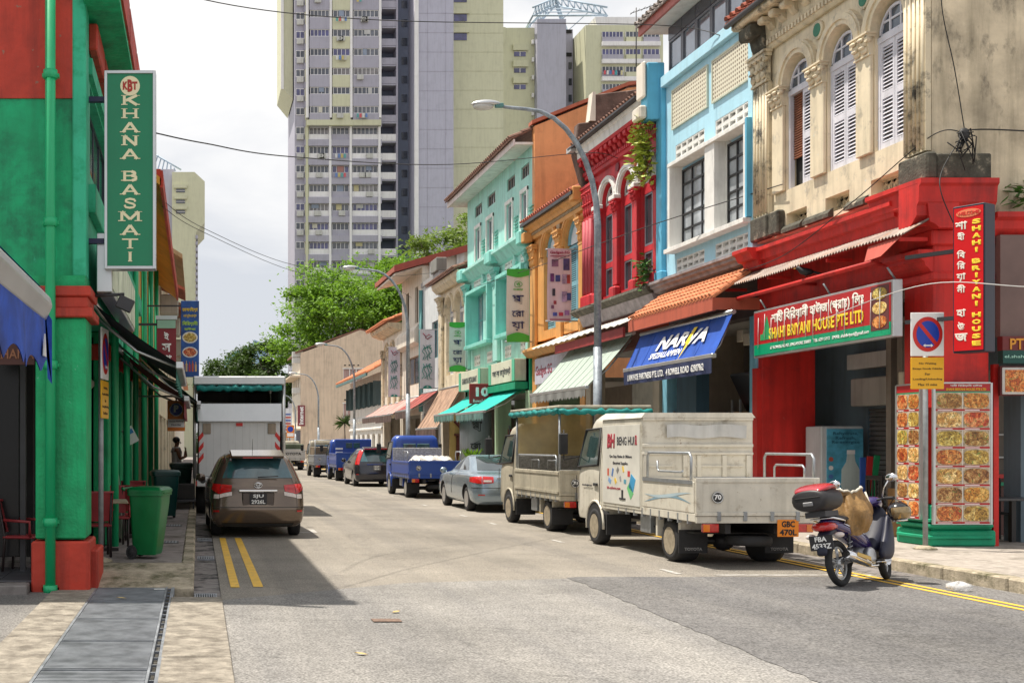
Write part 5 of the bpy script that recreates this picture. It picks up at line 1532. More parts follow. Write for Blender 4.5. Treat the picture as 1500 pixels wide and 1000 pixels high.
for xx in (622, 648): grv.box(tpx(xx), tpx(xx)+.07, TY-2.03, TY-1.99, 8, 80)
joined(W(grv, 'panel_joint', LAVB, TA))
W(MB().box(tpx(660), tpx(740), TY+1, TY+14, 0, 82), 'olive_wing', OLIV, TA)
grv = MB()
for k in range(26): grv.box(tpx(660.5), tpx(740), TY+.97, TY+1.01, 9+k*2.8, 9.05+k*2.8)
joined(W(grv, 'panel_joint', paint('olive_joint', (.5, .5, .35), bump=0), TA))
for z in levels:
 W(MB().box(tpx(658), tpx(661), TY-.5, TY+1, z-.5, z-.2), 'wall_bracket', LAVD, TA)
 if z > tz(60):
  fr2 = W(MB().box(tpx(664), tpx(689), TY+.6, TY+1, z+1.15, z+1.9), 'window_hood', OLIV, TA)
  W(MB().box(tpx(667), tpx(686), TY+.9, TY+.99, z+.1, z+1.1), 'window', TWG[2], TA)

# second tower with the truss crown
TB = thing('apartment_tower', 'olive and lavender tower with a steel truss pyramid on its roof', 'apartment block', (tpx(830), TY+20, 0))
T2 = 190.0
def t2(p): return (p-290)*T2/1700
def z2(q): return 1.75+(650-q)*T2/1700
W(MB().box(t2(712), t2(783), T2, T2+14, 0, z2(41)), 'olive_block', OLIV, TB)
W(MB().prism([(t2(712), z2(130)), (t2(740), z2(60)), (t2(740), z2(41)), (t2(712), z2(41))], 'y', T2-.3, T2-.01), 'olive_chamfer', OLIV, TB)
for q in (77, 101, 125):
 W(MB().box(t2(751), t2(773), T2-.5, T2, z2(q-2), z2(q-11)), 'window_hood', OLIV, TB)
 wo = W(MB().box(t2(753), t2(770), T2-.08, T2-.01, z2(q+6), z2(q-1)), 'window', TWG[2], TB)
 W(MB().box(t2(753), t2(770), T2-.14, T2-.08, z2(q-1)-.06, z2(q-1)).box(t2(761), t2(762), T2-.14, T2-.08, z2(q+6), z2(q-1)-.06), 'frame', TWH, wo)
W(MB().box(t2(783), t2(825), T2-1.5, T2+14, 0, z2(33)), 'lavender_wall', LAVW, TB)
W(MB().box(t2(825), t2(845), T2+2, T2+14, 0, z2(37)), 'slate_recess', LAVB, TB)
for q in range(86, 260, 24):
 for p in (826, 838.5): W(MB().box(t2(p), t2(p)+.5, T2+1.85, T2+1.95, z2(q+10), z2(q)), 'recess_window', TWG[0], TB)
for q in (38, 72): W(MB().box(t2(825), t2(843), T2+1.8, T2+1.99, z2(q+5), z2(q)), 'vent_band', DARK, TB)
for q in range(60, 200, 26): W(MB().box(t2(778), t2(781), T2-.6, T2-.02, z2(q+6), z2(q)), 'aircon_unit', TWH, TB)
W(MB().box(t2(846), t2(957), T2-4, T2+12, 0, z2(50)), 'right_block', OLIV, TB)
W(MB().prism([(t2(862), z2(50)), (t2(957), z2(50)), (t2(950), z2(38)), (t2(860), z2(38))], 'y', T2-3.9, T2+10), 'parapet_roof', TWH, TB)
for q in range(60, 330, 25):
 W(MB().box(t2(868), t2(952), T2-4.6, T2-4.0, z2(q+21), z2(q+15)), 'floor_band', TWH, TB)
 for pa, pb, c in ((869, 899, LAVB), (903, 924, OLIV), (928, 951, LAVB)):
  W(MB().box(t2(pa), t2(pb), T2-4.4, T2-4.02, z2(q+15), z2(q+8)), 'parapet_panel', c, TB)
  wo = W(MB().box(t2(pa), t2(pb), T2-4.1, T2-4.02, z2(q+8), z2(q)), 'window', TWG[rnd.randrange(3)], TB)
  fb = MB()
  nn = int((pb-pa)/5)
  for k in range(nn+1): fb.box(t2(pa+(pb-pa)*k/nn)-.04, t2(pa+(pb-pa)*k/nn)+.04, T2-4.18, T2-4.1, z2(q+8), z2(q))
  W(fb, 'frame', TWH, wo)
for k, c in enumerate(((.6, .08, .1), (.7, .7, .7), (.1, .2, .5), (.65, .1, .15), (.05, .35, .4), (.02, .02, .06), (.6, .55, .3))):
 W(MB().box(t2(870+k*4), t2(872.6+k*4), T2-4.75, T2-4.7, z2(123+rnd.uniform(-1, 1)), z2(117)), 'hanging_laundry', M('laundry%d' % k, c), TB)
W(MB().box(t2(716), t2(734), T2-.6, T2-.02, z2(245), z2(163)), 'white_grid', TWH, TB)
for i in range(5):
 for j in range(2): W(MB().box(t2(718+j*9), t2(723+j*9), T2-.66, T2-.6, z2(177+i*16), z2(168+i*16)), 'grid_window', TWG[0], TB)
tr = MB()
ap = Vector((t2(825), T2+4, z2(-5)))
base = [Vector((t2(773), T2-3, z2(33))), Vector((t2(880), T2-3, z2(33))), Vector((t2(870), T2+12, z2(33))), Vector((t2(785), T2+12, z2(33)))]
for i, p in enumerate(base):
 q = base[(i+1) % 4]
 tr.tube([p, q], .16, 5)
 for o_ in (Vector((0, 0, 0)), Vector((0, 0, 1.3))):
  tr.tube([p+o_, ap+o_], .16, 5)
 for k in range(8):
  a_ = p.lerp(ap, k/8); b_ = p.lerp(ap, (k+1)/8)+Vector((0, 0, 1.3)); tr.tube([a_, b_], .1, 4); tr.tube([b_, b_-Vector((0, 0, 1.3))], .1, 4)
 for k in (.35, .65):
  tr.tube([p.lerp(ap, k), q.lerp(ap, k)], .1, 4)
W(tr, 'roof_truss', paint('truss_blue', (.38, .48, .58), bump=0), TB)

# left tower
TC = thing('apartment_tower', 'olive and lavender tower with a chamfered overhang behind the left-hand row', 'apartment block', (-2, 180, 0))
W(MB().box(tpx(150), tpx(254), 178, 195, 0, tz(248, 178)), 'lavender_wall', LAVW, TC)
def p3(p, q): return ((p-290)*176/1700, tz(q, 176))
W(MB().prism([p3(252, 700), p3(287, 700), p3(287, 340), p3(300, 326), p3(300, 266), p3(285, 252), p3(252, 252)], 'y', 176, 190), 'olive_block', OLIV, TC)
for q in (277, 293, 308):
 a, e = p3(258, q), p3(271, q+5)
 W(MB().box(a[0]-.3, e[0]+.3, 175.6, 176, a[1]+.1, a[1]+.6), 'window_hood', OLIV, TC)
 wo = W(MB().box(a[0], e[0], 175.9, 175.99, e[1], a[1]), 'window', TWG[1], TC)
 W(MB().box(a[0], e[0], 175.86, 175.9, (a[1]+e[1])/2-.03, (a[1]+e[1])/2+.03), 'frame', TWH, wo)
for k in range(14):
 a = p3(286.5, 345+k*9)
 W(MB().box(a[0], a[0]+.35, 175.7, 185, a[1]-.5, a[1]), 'ledge', LAVB, TC)
tr = MB()
for k in range(6):
 tr.tube([(-7+k*.7, 180, 44), (-6.2+k*.5, 180, 46.5-k*.4)], .1, 4)
tr.tube([(-7, 180, 46.8), (-2.6, 180, 44.2)], .13, 4)
W(tr, 'roof_truss', paint('truss_blue', (.38, .48, .58), bump=0), TC)
# far teal curved roof
fb_ = thing('far_building', 'distant pale teal building with a curved roof above the trees', 'building', (26, 500, 0))
def far(p, q): return ((p-290)*500/1700, 1.75+(650-q)*500/1700)
a, e = far(331, 520), far(372, 505)
W(MB().prism([(a[0], 0), (e[0], 0), (e[0], e[1])] + [(a[0]+(e[0]-a[0])*k/8, a[1]-1+5*math.sin(PI/2*k/8)) for k in range(7, -1, -1)], 'y', 500, 520), 'curved_block', paint('far_teal', (.2, .42, .5), bump=0), fb_)
a, e = far(372, 498), far(390, 505)
W(MB().prism([(a[0], 0), (e[0], 0), (e[0], e[1]), (a[0], a[1])], 'y', 498, 520), 'wing', paint('far_blue', (.3, .45, .6), bump=0), fb_)

# ================================================================ trees
def leaf_mat(name, c, tr=.25):
 m = M(name, c, rough=.55, var=.6, scale=.35, spec=.3)
 b = m.node_tree.nodes['Principled BSDF']
 n, l = m.node_tree.nodes, m.node_tree.links
 t = n.new('ShaderNodeBsdfTranslucent'); t.inputs['Color'].default_value = (c[0]*1.5, c[1]*1.6, c[2]*.8, 1)
 mx = n.new('ShaderNodeMixShader'); mx.inputs['Fac'].default_value = tr
 out = n['Material Output']
 l.new(b.outputs['BSDF'], mx.inputs[1]); l.new(t.outputs['BSDF'], mx.inputs[2]); l.new(mx.outputs['Shader'], out.inputs['Surface'])
 return m
LF1 = leaf_mat('rain_tree_leaf', (.165, .295, .04), .3)
LF2 = leaf_mat('dark_leaf', (.06, .11, .025), .18)
LF3 = leaf_mat('olive_leaf', (.16, .23, .055), .25)
BARK = M('bark', (.11, .085, .065), rough=.9, var=.4, scale=3, bump=.5)
def tree(label, base, h, crown_c, crown_r, mat, n_cl, n_lf, size, seed, trunk_r=.35, name='street_tree', flat_=.5, group='trees behind the houses', limbs=9):
 rr = random.Random(seed)
 t = thing(name, label, 'tree', base, 0, group)
 c = Vector(crown_c)
 b, lv = MB(), MB()
 fork = Vector((c.x*.15, c.y*.15, h*.4))
 b.tube([(0, 0, -.2), (c.x*.05, 0, h*.2), fork], [trunk_r, trunk_r*.8, trunk_r*.65], 9)
 tips = []
 for i in range(n_cl):
  while True:
   p = Vector((rr.uniform(-1, 1), rr.uniform(-1, 1), rr.uniform(-1, 1)))
   if .25 < p.length < 1: break
  p = p.normalized()*(p.length**.45)
  w = 1+.22*math.sin(5*math.atan2(p.y, p.x)+seed)+.15*math.sin(9*p.z+seed*2)
  q = c+Vector((p.x*crown_r[0]*w, p.y*crown_r[1]*w, p.z*crown_r[2]*w))
  tips.append(q)
 for i in range(limbs):
  q = tips[i]
  m_ = fork.lerp(q, .5)+Vector((rr.uniform(-1, 1), rr.uniform(-1, 1), rr.uniform(-.2, 1)))*h*.03
  b.tube([fork, m_, q], [trunk_r*.5, trunk_r*.28, trunk_r*.08], 6)
  for j in range(2):
   q2 = tips[(i*7+j*3+limbs) % n_cl]
   if (q2-m_).length < crown_r[0]*1.2: b.tube([m_, m_.lerp(q2, .5)+Vector((0, 0, .2)), q2], [trunk_r*.2, trunk_r*.12, trunk_r*.04], 5)
 for q in tips:
  cr = rr.uniform(.5, 1.15)*min(crown_r)*.3
  for k in range(n_lf):
   d = Vector((rr.gauss(0, 1), rr.gauss(0, 1), rr.gauss(0, flat_)))*cr*.62
   p = q+d
   s_ = size*rr.uniform(.6, 1.5)
   nrm = Vector((rr.gauss(0, .7), rr.gauss(0, .7), 1)).normalized()
   a_ = nrm.orthogonal().normalized(); a_ = (Matrix.Rotation(rr.uniform(0, 6.28), 3, nrm) @ a_)
   e_ = nrm.cross(a_)
   lv.add([p-a_*s_, p+e_*s_*.45-nrm*s_*.1, p+a_*s_, p-e_*s_*.45-nrm*s_*.1], [(0,1,2,3)])
 b.build('trunk', BARK, t)
 joined(lv.build('crown', mat, t))
 return t
tree('broad bright green rain tree standing left of centre below the tower', (19.0, 150, 0), 24, (.3, 0, 17.5), (8.8, 8, 6.4), LF1, 135, 230, .25, 3, .6, limbs=16)
tree('bright green tree behind the beige gable, right of the broad rain tree', (26.0, 152, 0), 26, (2.0, 0, 20.0), (6.5, 7, 6.6), LF1, 95, 220, .25, 5, .5, limbs=14)
tree('tall olive-green tree behind the cream gabled house', (32.5, 140, 0), 30, (0, 0, 23.0), (6, 5, 6), LF3, 80, 160, .27, 9, .5, limbs=12)
tree('olive-green tree between the tower and the turquoise house', (36.8, 150, 0), 28, (.5, 0, 22.5), (5, 5, 6.5), LF3, 70, 160, .27, 13, .45, limbs=10)
tree('dark round tree beyond the parked lorry', (11.5, 165, 0), 19, (-1.5, 0, 11.2), (5.5, 5, 5.2), LF2, 80, 160, .27, 17, .5)
tree('dark yellowing tree farthest left above the lorry', (5.8, 170, 0), 15, (0, 0, 10.5), (4.6, 5, 4.6), LF2, 70, 160, .27, 21, .45)
tree('dark tree low behind the internet sign', (10.5, 190, 0), 16, (3.5, 0, 8), (5, 5, 5), LF2, 70, 90, .4, 25, .45)
tree('small bright shrub-like tree beside the pale lightbox', (9.6, 145, 0), 6, (.2, 0, 3.4), (1.6, 1.6, 2.3), LF1, 30, 90, .2, 29, .12, group='low plants')
# spiky palm-like plant
sp = thing('spiky_plant', 'slim spiky-headed palm in front of the beige wall', 'plant', (14.9, 118, 0.0))
MB().tube([(0, 0, 0), (.05, 0, 2.3), (0, 0, 3.9)], [.1, .07, .06], 7).build('trunk', BARK, sp)
b = MB()
for k in range(60):
 a_ = rnd.uniform(0, 2*PI); el = rnd.uniform(-.5, 1.4)
 d = Vector((math.cos(a_)*math.cos(el), math.sin(a_)*math.cos(el), math.sin(el)))
 s_ = d.cross(Vector((0, 0, 1.01))).normalized()*.05
 p = Vector((0, 0, 3.9)); L = rnd.uniform(.9, 1.5)
 b.add([p-s_, p+s_, p+d*L*.6+s_*.7-Vector((0, 0, .03)), p+d*L-Vector((0, 0, .2*L)), p+d*L*.6-s_*.7-Vector((0, 0, .03))], [(0,1,2,3,4)])
joined(b.build('fronds', LF2, sp))
# hedge at the far end of the road
hd = stuff(tag(thing('hedge', 'low green hedge closing the far end of the street', 'hedge', (6, 240, 0)), kind='stuff'))
b = MB(); rr = random.Random(4)
for k in range(9000):
 p = Vector((rr.uniform(-26, 34), rr.uniform(-3, 3), abs(rr.gauss(0, 2.4))))
 s_ = rr.uniform(.25, .6); a_ = Vector((rr.gauss(0, 1), rr.gauss(0, 1), rr.gauss(0, 1))).normalized(); e_ = a_.orthogonal().normalized()
 b.add([p-a_*s_, p+e_*s_*.5, p+a_*s_, p-e_*s_*.5], [(0,1,2,3)])
joined(b.build('hedge_leaves', LF2, hd))
# ================================================================ left-hand row
L = -1.36
GRW = paint('emerald_wall', (.0, .38, .155), var=.2, scale=1.6, bump=.5, bscale=9, stain=(.0, .17, .075), st_lo=.48, st_hi=.7, st_scale=2.2, streak=.28, chips=(.02, .36, .2))
GRT = paint('emerald_trim', (.03, .46, .26), var=.1, stain=(.0, .3, .14), st_lo=.5, st_hi=.7, st_scale=4)
GRP = paint('pillar_green', (.0, .36, .13), var=.18, scale=3, bump=.5, bscale=26, streak=.4, chips=(.1, .42, .25))
REDL = paint('brick_red_paint', (.5, .04, .018), var=.2, bump=.5, bscale=9, streak=.4, chips=(.3, .12, .08))
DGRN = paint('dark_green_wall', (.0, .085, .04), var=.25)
LG = thing('corner_shop', 'green and red corner building on the left', 'building', (-1.7, 14.5, 0))
# end wall facing the camera
W(MB().box(-8, -1.5, 13.9, 14.2, 3.3, 5.88), 'end_wall', GRW, LG)
W(MB().box(-8, -1.5, 13.88, 14.2, 5.882, 9.4), 'upper_end_wall', REDL, LG)
W(MB().box(-1.5, L+.02, 13.86, 14.25, 3.75, 9.4), 'corner_strip', GRT, LG, .015)
# pillar
W(MB().box(-1.93, -1.33, 13.78, 14.5, .62, 3.25), 'corner_pillar', GRP, LG, .02)
W(MB().box(-1.97, -1.28, 13.7, 14.55, -.1, .6), 'pillar_base', REDL, LG, .02)
W(MB().box(-1.9, -1.2, 13.9, 14.75, -.1, .48), 'pillar_base_step', REDL, LG, .02)
for z0, z1, o_ in ((3.25, 3.36, .08), (3.36, 3.5, .02), (3.5, 3.62, .06)):
 W(MB().box(-1.97, -1.33+o_, 13.78-o_, 14.6+o_, z0, z1), 'pillar_moulding', REDL, LG, .012)
W(MB().box(-1.97, -1.34, 13.79, 14.6, 3.622, 3.75), 'pillar_cap', GRP, LG)
# rain pipe
dp = W(MB().tube([(-1.74, 13.68, .0), (-1.74, 13.68, 9.3)], .062, 12), 'rain_pipe', paint('pipe_green', (.01, .4, .16), rough=.4, bump=.05), LG)
for z in (.04, .83, 2.68, 4.36, 6.1):
 W(MB().lathe([(.085, -.05), (.085, .05)], (-1.74, 13.68, z), 14).box(-1.84, -1.64, 13.7, 13.78, z-.02, z+.02), 'pipe_collar', paint('pipe_green', (.01, .4, .16)), dp)
# street front
fw = [(14.6, 18.4, 5.15, 6.25), (19.2, 24.8, 5.15, 6.25)]
W(MB().wall('x', L-.3, L, 14.26, 26, 3.5, 7.0, fw), 'street_wall', GRT, LG)
for v in fw: grid_window(LG, L-.15, v[0], v[1], v[2], v[3], M('dark_blue_frame', (.03, .035, .06), rough=.4), GLASS, 4, 1, .06)
W(MB().box(L, L+.1, 14.3, 26, 4.6, 4.95), 'green_beam', GRT, LG, .01)
W(MB().box(L, L+.06, 14.3, 26, 6.3, 6.5), 'green_band', GRT, LG)
for k in range(9):
 W(MB().box(L, L+.12, 14.35+k*1.3, 15.5+k*1.3, 6.62, 6.95), 'red_block', REDL, LG, .02)
W(MB().box(-1.36, -.93, 13.72, 26, 7.0, 7.1), 'canopy_slab', GRW, LG)
for k in range(7):
 W(MB().box(-.97, -.9, 13.7+k*1.78, 15.35+k*1.78, 7.09, 7.55), 'canopy_edge_panel', REDL, LG)
W(MB().box(-1.4, -.95, 13.7, 13.78, 7.101, 7.5), 'canopy_end', REDL, LG)
W(MB().box(-8, -1.4, 14.3, 26, 9.0, 9.2), 'roof', REDL, LG)
W(MB().box(-1.5, -1.38, 14.3, 26, 7.1, 9.3), 'attic_wall', GRT, LG)
for yy in (17.6, 20.5, 23.5):
 W(MB().tube([(L+.1, yy, .2), (L+.1, yy, 6.6)], .06, 8), 'rain_pipe', paint('pipe_green', (.01, .4, .16)), LG)
 W(MB().box(L-.5, L-.02, yy+.4, yy+1.0, .18, 3.5), 'arcade_pillar', GRP, LG, .02)
 W(MB().box(L-.54, L+.02, yy+.36, yy+1.04, 3.05, 3.3), 'pillar_moulding', REDL, LG, .02)
for yy in (21, 23.2): W(MB().box(L+.004, L+.03, yy, yy+1.1, 4.0, 5.1), 'yellow_panel', paint('yellow_panel', (.7, .42, .08)), LG)
# arcade behind
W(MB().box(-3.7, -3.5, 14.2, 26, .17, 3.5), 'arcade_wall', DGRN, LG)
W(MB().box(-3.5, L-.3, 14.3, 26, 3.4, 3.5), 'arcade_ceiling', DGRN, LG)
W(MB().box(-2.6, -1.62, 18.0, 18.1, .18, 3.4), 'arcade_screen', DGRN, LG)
W(MB().box(-2.25, -1.7, 17.8, 17.98, .18, 2.6), 'dark_cupboard', paint('deep_green', (.0, .05, .03)), LG, .02)
W(MB().box(-2.4, -1.6, 17.7, 17.95, 2.6, 2.75), 'canvas_roll', paint('canvas_grey', (.4, .37, .33)), LG, .04)
W(MB().box(-1.98, -1.88, 16.9, 16.96, 1.7, 1.85), 'switch_box', paint('meter_beige', (.5, .4, .28)), LG)
# interior left of the pillar
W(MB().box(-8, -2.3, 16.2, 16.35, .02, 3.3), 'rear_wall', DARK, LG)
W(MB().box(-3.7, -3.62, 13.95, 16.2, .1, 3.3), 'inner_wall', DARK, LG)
for xq in (-2.75, -2.3): W(MB().box(xq, xq+.07, 15.0, 15.08, .1, 3.0), 'door_post', DARKMETAL, LG)
W(MB().box(-2.66, -2.32, 15.02, 15.05, .3, 2.9), 'glass_door', M('door_glass', (.012, .012, .014), rough=.25, spec=.3), LG)
W(MB().box(-2.6, -2.0, 14.2, 14.26, 2.72, 2.98), 'name_board', M('name_board_brown', (.07, .02, .015)), LG)
WT('KHANA', paint('brown_gold', (.3, .12, .06)), LG, (-2.25, 14.19, 2.85), FACE_CAM, w=.5, h=.12, bold=.02)
tf = thing('arcade_floor', None, None); tf['kind'] = 'structure'
tm_ = MB().box(0, .395, 0, .395, 0, .12).mesh('tile', M('slate_tile', (.07, .07, .08), rough=.35, var=.25), .006)
for i in range(5):
 for j in range(6):
  link('tile', tm_, tf, (-1.98-.4*(i+1), 13.85+.4*j, .0+rnd.uniform(0, .003)))
st_ = slab('shop_step', -6, -1.99, 13.45, 13.84, -.1, .11, C_GUT, .015)
slab('arcade_base', -8, -1.98, 13.86, 16.3, -.2, -.003, C_GUT)
# pale lightbox along the front
lbx = thing('blank_lightbox', 'long pale blank lightbox above the dark awning on the green front', 'sign', (L+.2, 17, 3.9))
W(MB().box(L+.11, L+.3, 14.3, 19.4, 3.62, 4.35), 'case', ALU, lbx, .01)
for k in range(5): W(MB().box(L+.301, L+.31, 14.36+k*1.01, 15.31+k*1.01, 3.67, 4.3), 'face_panel', paint('panel_cream', (.62, .68, .52), var=.2, scale=3), lbx)
fl_ = thing('floodlight', 'small black floodlight on an arm above the dark awning', 'floodlight', (L+.2, 14.4, 3.6))
W(MB().tube([(L+.02, 14.35, 3.58), (L+.45, 14.35, 3.6)], .02, 6), 'arm', DARKMETAL, fl_)
W(MB().obox((L+.46, 14.35, 3.48), (.2, .1, .16), Matrix.Rotation(R(25), 3, 'Y')), 'lamp_head', DARKMETAL, fl_, .01)
# awnings on the left
CAN = M('black_navy_canvas', (.012, .016, .04), rough=.7, var=.3)
CRED = M('maroon_canvas', (.2, .02, .03), rough=.8, var=.25)
CTEAL = M('deep_teal_canvas', (.01, .13, .1), rough=.8, var=.25)
awning('black folding awning over the left walkway', 'folding_awning', 15.0, 19.6, L, 3.58, -.24, 2.78, CAN, CTEAL, .2, .04, 0, 'left awnings')
awning('maroon awning behind the black one on the left', 'folding_awning', 20.2, 24.5, L, 3.4, -.2, 2.55, CRED, CRED, .28, .04, 0, 'left awnings')
awning('dark teal awning farthest along the left row', 'folding_awning', 26.5, 31.5, L, 3.9, .02, 2.7, CTEAL, CTEAL, .35, .04, 0, 'left awnings')
# ---- further left houses
YLH = paint('amber_wall', (.72, .4, .07), stain=(.55, .3, .08), st_lo=.55, st_hi=.7)
LY = thing('shophouse', 'amber left-hand shophouse with an orange soffit and green pipes', 'shophouse', (L, 33, 0))
W(MB().wall('x', L-.3, L, 26.02, 40, 3.2, 7.6, [(27+3.2*k, 29+3.2*k, 4.4, 6.4) for k in range(4)]), 'wall', YLH, LY)
for k in range(4): grid_window(LY, L-.12, 27+3.2*k, 29+3.2*k, 4.4, 6.4, WHITE, GLASS, 2, 1, .08)
W(MB().prism([(L, 7.25), (-.72, 6.75), (-.72, 6.9), (L, 7.45)], 'y', 22.5, 40.2), 'soffit', paint('orange_soffit', (.78, .38, .05)), LY)
W(MB().box(-.74, -.68, 22.5, 40.2, 6.72, 7.05), 'fascia', REDL, LY)
for k in range(5): W(MB().box(-1.25, -.85, 26.4+k*3.2, 26.8+k*3.2, 7.3, 8.0), 'red_merlon', REDL, LY)
for yy in (27.2, 31, 35.2): W(MB().tube([(L+.1, yy, .2), (L+.1, yy, 7)], .07, 8), 'rain_pipe', paint('pipe_green', (.01, .4, .16)), LY)
for yy in (26.1, 30.6, 35.2, 39.5): W(MB().box(L-.45, L, yy, yy+.45, .18, 3.2), 'pillar', paint('cream_pillar', (.66, .55, .3)), LY, .02)
W(MB().box(-8, -3.4, 26.02, 40, .17, 8), 'core', INT, LY)
W(MB().box(-3.4, L-.3, 26.02, 40, 3.1, 3.2), 'arcade_ceiling', INT_G, LY)
LC = thing('shophouse', 'weathered cream left-hand houses with brown eaves and window units', 'shophouse', (L, 60, 0))
W(MB().wall('x', L-.3, L, 40.02, 70, 0.1, 8.6, [(42+4.5*k, 44+4.5*k, 4.4, 6.4) for k in range(6)]+[(41+4.5*k, 44.6+4.5*k, .12, 2.8) for k in range(6)]), 'wall', CREAM, LC)
for k in range(6): grid_window(LC, L-.12, 42+4.5*k, 44+4.5*k, 4.4, 6.4, WHITE, GLASS, 2, 1, .09)
W(MB().box(-8, -2.2, 40.02, 70, .1, 8.6), 'core', INT, LC)
W(MB().prism([(L-.2, 8.9), (-.55, 8.3), (-.55, 8.45), (L-.2, 9.1)], 'y', 41, 52), 'eave', paint('tan_eave', (.42, .28, .14)), LC)
W(MB().prism([(L-.2, 8.4), (-.4, 7.9), (-.4, 8.1), (L-.2, 8.7)], 'y', 54, 69), 'eave', TILE_D, LC)
for k, yy in enumerate((41.5, 45.5, 50.5, 55.5)):
 W(MB().box(L, L+.65, yy, yy+.9, 6.4-.4*k, 7.1-.4*k), 'aircon_unit', paint('aircon_old', (.4, .38, .33)), LC, .03)
 W(MB().prism([(L, 7.5-.3*k), (L+.9, 7.1-.3*k), (L+.9, 7.2-.3*k), (L, 7.62-.3*k)], 'y', yy-1, yy+2), 'window_hood', TILE_R, LC)
# far left terraces hidden mostly by the lorry
LT = thing('terrace_house', 'far pale terrace at the end of the left-hand row', 'house', (L, 90, 0))
W(MB().box(-9, L-.05, 70.1, 118, 0, 7.2), 'wall', OFFW, LT)
W(MB().prism([(-9.4, 7.2), (L+.4, 7.2), (-5, 9.2)], 'y', 70.1, 118), 'roof', TILE_O, LT)
# ---- near-left blue awning on its own posts (belongs to the stall beside the camera)
na = thing('blue_awning', 'blue scalloped awning with a silver front bar at the left edge', 'awning', (-2.6, 6, 0))
CY = M('cyan_canvas', (.02, .3, .68), rough=.6, var=.1)
DBL = M('deep_blue_canvas', (.01, .06, .36), rough=.7, var=.35, scale=5)
xb_, zb_ = -1.04, 2.69
def pa(u, v): return (-2.5+(xb_+.0+2.5)*v, 2.6+5.35*u, 4.0+(zb_+.1-4.0)*v)
g = MB().grid(pa, 16, 6); g.grid(lambda u, v: (pa(u, v)[0], pa(u, v)[1], pa(u, v)[2]-.012), 16, 6)
W(g, 'fabric', CY, na)
W(MB().prism([(xb_-.03, zb_+.11), (xb_+.03, zb_+.06), (xb_+.045, zb_-.0), (xb_+.0, zb_-.095), (xb_-.02, zb_-.1), (xb_-.045, zb_+.05)], 'y', 2.6, 7.95), 'front_bar', ALU, na, .008)
def va(u, v):
 s_ = 1-.26*abs(math.sin(PI*u*5.35/.42))
 return (xb_-.01+.025*math.sin(u*34)*v, 2.6+5.33*u, zb_-.09-.38*v*s_)
g = MB().grid(va, 150, 3); g.grid(lambda u, v: (va(u, v)[0]+.006, va(u, v)[1], va(u, v)[2]), 150, 3)
W(g, 'valance', DBL, na)
W(MB().prism([(7.62, 2.33), (7.74, 2.33), (7.69, 2.48)], 'x', xb_+.02, xb_+.03), 'sewn_label', paint('white_label', (.7, .7, .7)), na)
for yy in (2.8, 5.3, 7.8):
 W(MB().tube([(-2.5, yy, 4.0), (-2.5, yy, 0)], .035, 8), 'post', STEEL, na)
 W(MB().tube([(-2.5, yy, 3.2), (xb_, yy, zb_)], .02, 6), 'arm', ALU, na)
W(MB().tube([(-2.5, 2.6, 4.0), (-2.5, 7.95, 4.0)], .04, 8), 'back_rail', STEEL, na)
W(MB().prism([(-1.12, 2.78), (-1.05, 2.74), (-1.03, 2.2), (-1.0, 2.16), (-1.0, 2.6)], 'y', 7.95, 7.955), 'end_flap', DBL, na)

# ================================================================ the tall green sign
KS = thing('vertical_sign', 'tall green vertical lightbox sign with cream slab-serif capitals', 'sign', (-.83, 14.2, 5.1))
sx0, sx1, sz0, sz1, SY = -1.145, -.515, 3.89, 6.31, 14.2
W(MB().box(sx0+.02, sx1-.02, SY, SY+.16, sz0+.02, sz1-.02), 'panel', M('sign_emerald', (.0, .19, .085), rough=.35, var=.05), KS)
b = MB()
for a in ((sx0, sx0+.035, sz0, sz1), (sx1-.035, sx1, sz0, sz1)): b.box(a[0], a[1], SY-.02, SY+.18, a[2], a[3])
b.box(sx0+.035, sx1-.035, SY-.02, SY+.18, sz0, sz0+.035); b.box(sx0+.035, sx1-.035, SY-.02, SY+.18, sz1-.035, sz1)
W(b, 'frame', ALU, KS, .004)
for z in (5.98, 4.24): W(MB().box(L, sx0, SY+.04, SY+.12, z-.03, z+.03), 'bracket', M('bracket_navy', (.015, .015, .06), rough=.5), KS)
CRM = M('sign_cream_letter', (.78, .7, .46), rough=.5, var=.04)
STROKES = {
 'K': [[(.2,0),(.2,1)], [(.85,1),(.28,.45)], [(.4,.55),(.85,0)]], 'H': [[(.2,0),(.2,1)], [(.8,0),(.8,1)], [(.2,.5),(.8,.5)]],
 'A': [[(.12,0),(.5,1)], [(.5,1),(.88,0)], [(.28,.33),(.72,.33)]], 'N': [[(.2,0),(.2,1)], [(.2,1),(.8,0)], [(.8,0),(.8,1)]],
 'B': [[(.2,0),(.2,1)], [(.2,.96),(.6,.96),(.76,.85),(.76,.65),(.6,.53),(.2,.53)], [(.6,.53),(.82,.42),(.82,.15),(.62,.04),(.2,.04)]],
 'S': [[(.82,.7),(.74,.9),(.5,.97),(.26,.88),(.24,.68),(.45,.55),(.68,.45),(.8,.3),(.72,.1),(.48,.03),(.24,.1),(.17,.3)]],
 'M': [[(.14,0),(.14,1)], [(.14,1),(.5,.2)], [(.5,.2),(.86,1)], [(.86,0),(.86,1)]], 'T': [[(.5,0),(.5,1)], [(.08,.96),(.92,.96)]], 'I': [[(.5,0),(.5,1)]]}
SERIF = {'K': [(.2,0),(.2,1),(.85,1),(.85,0)], 'H': [(.2,0),(.2,1),(.8,0),(.8,1)], 'A': [(.12,0),(.88,0)], 'N': [(.2,0),(.2,1),(.8,1)], 'B': [(.16,0),(.16,1)],
   'S': [], 'M': [(.14,0),(.14,1),(.86,0),(.86,1)], 'T': [(.5,0)], 'I': [(.5,0),(.5,1)]}
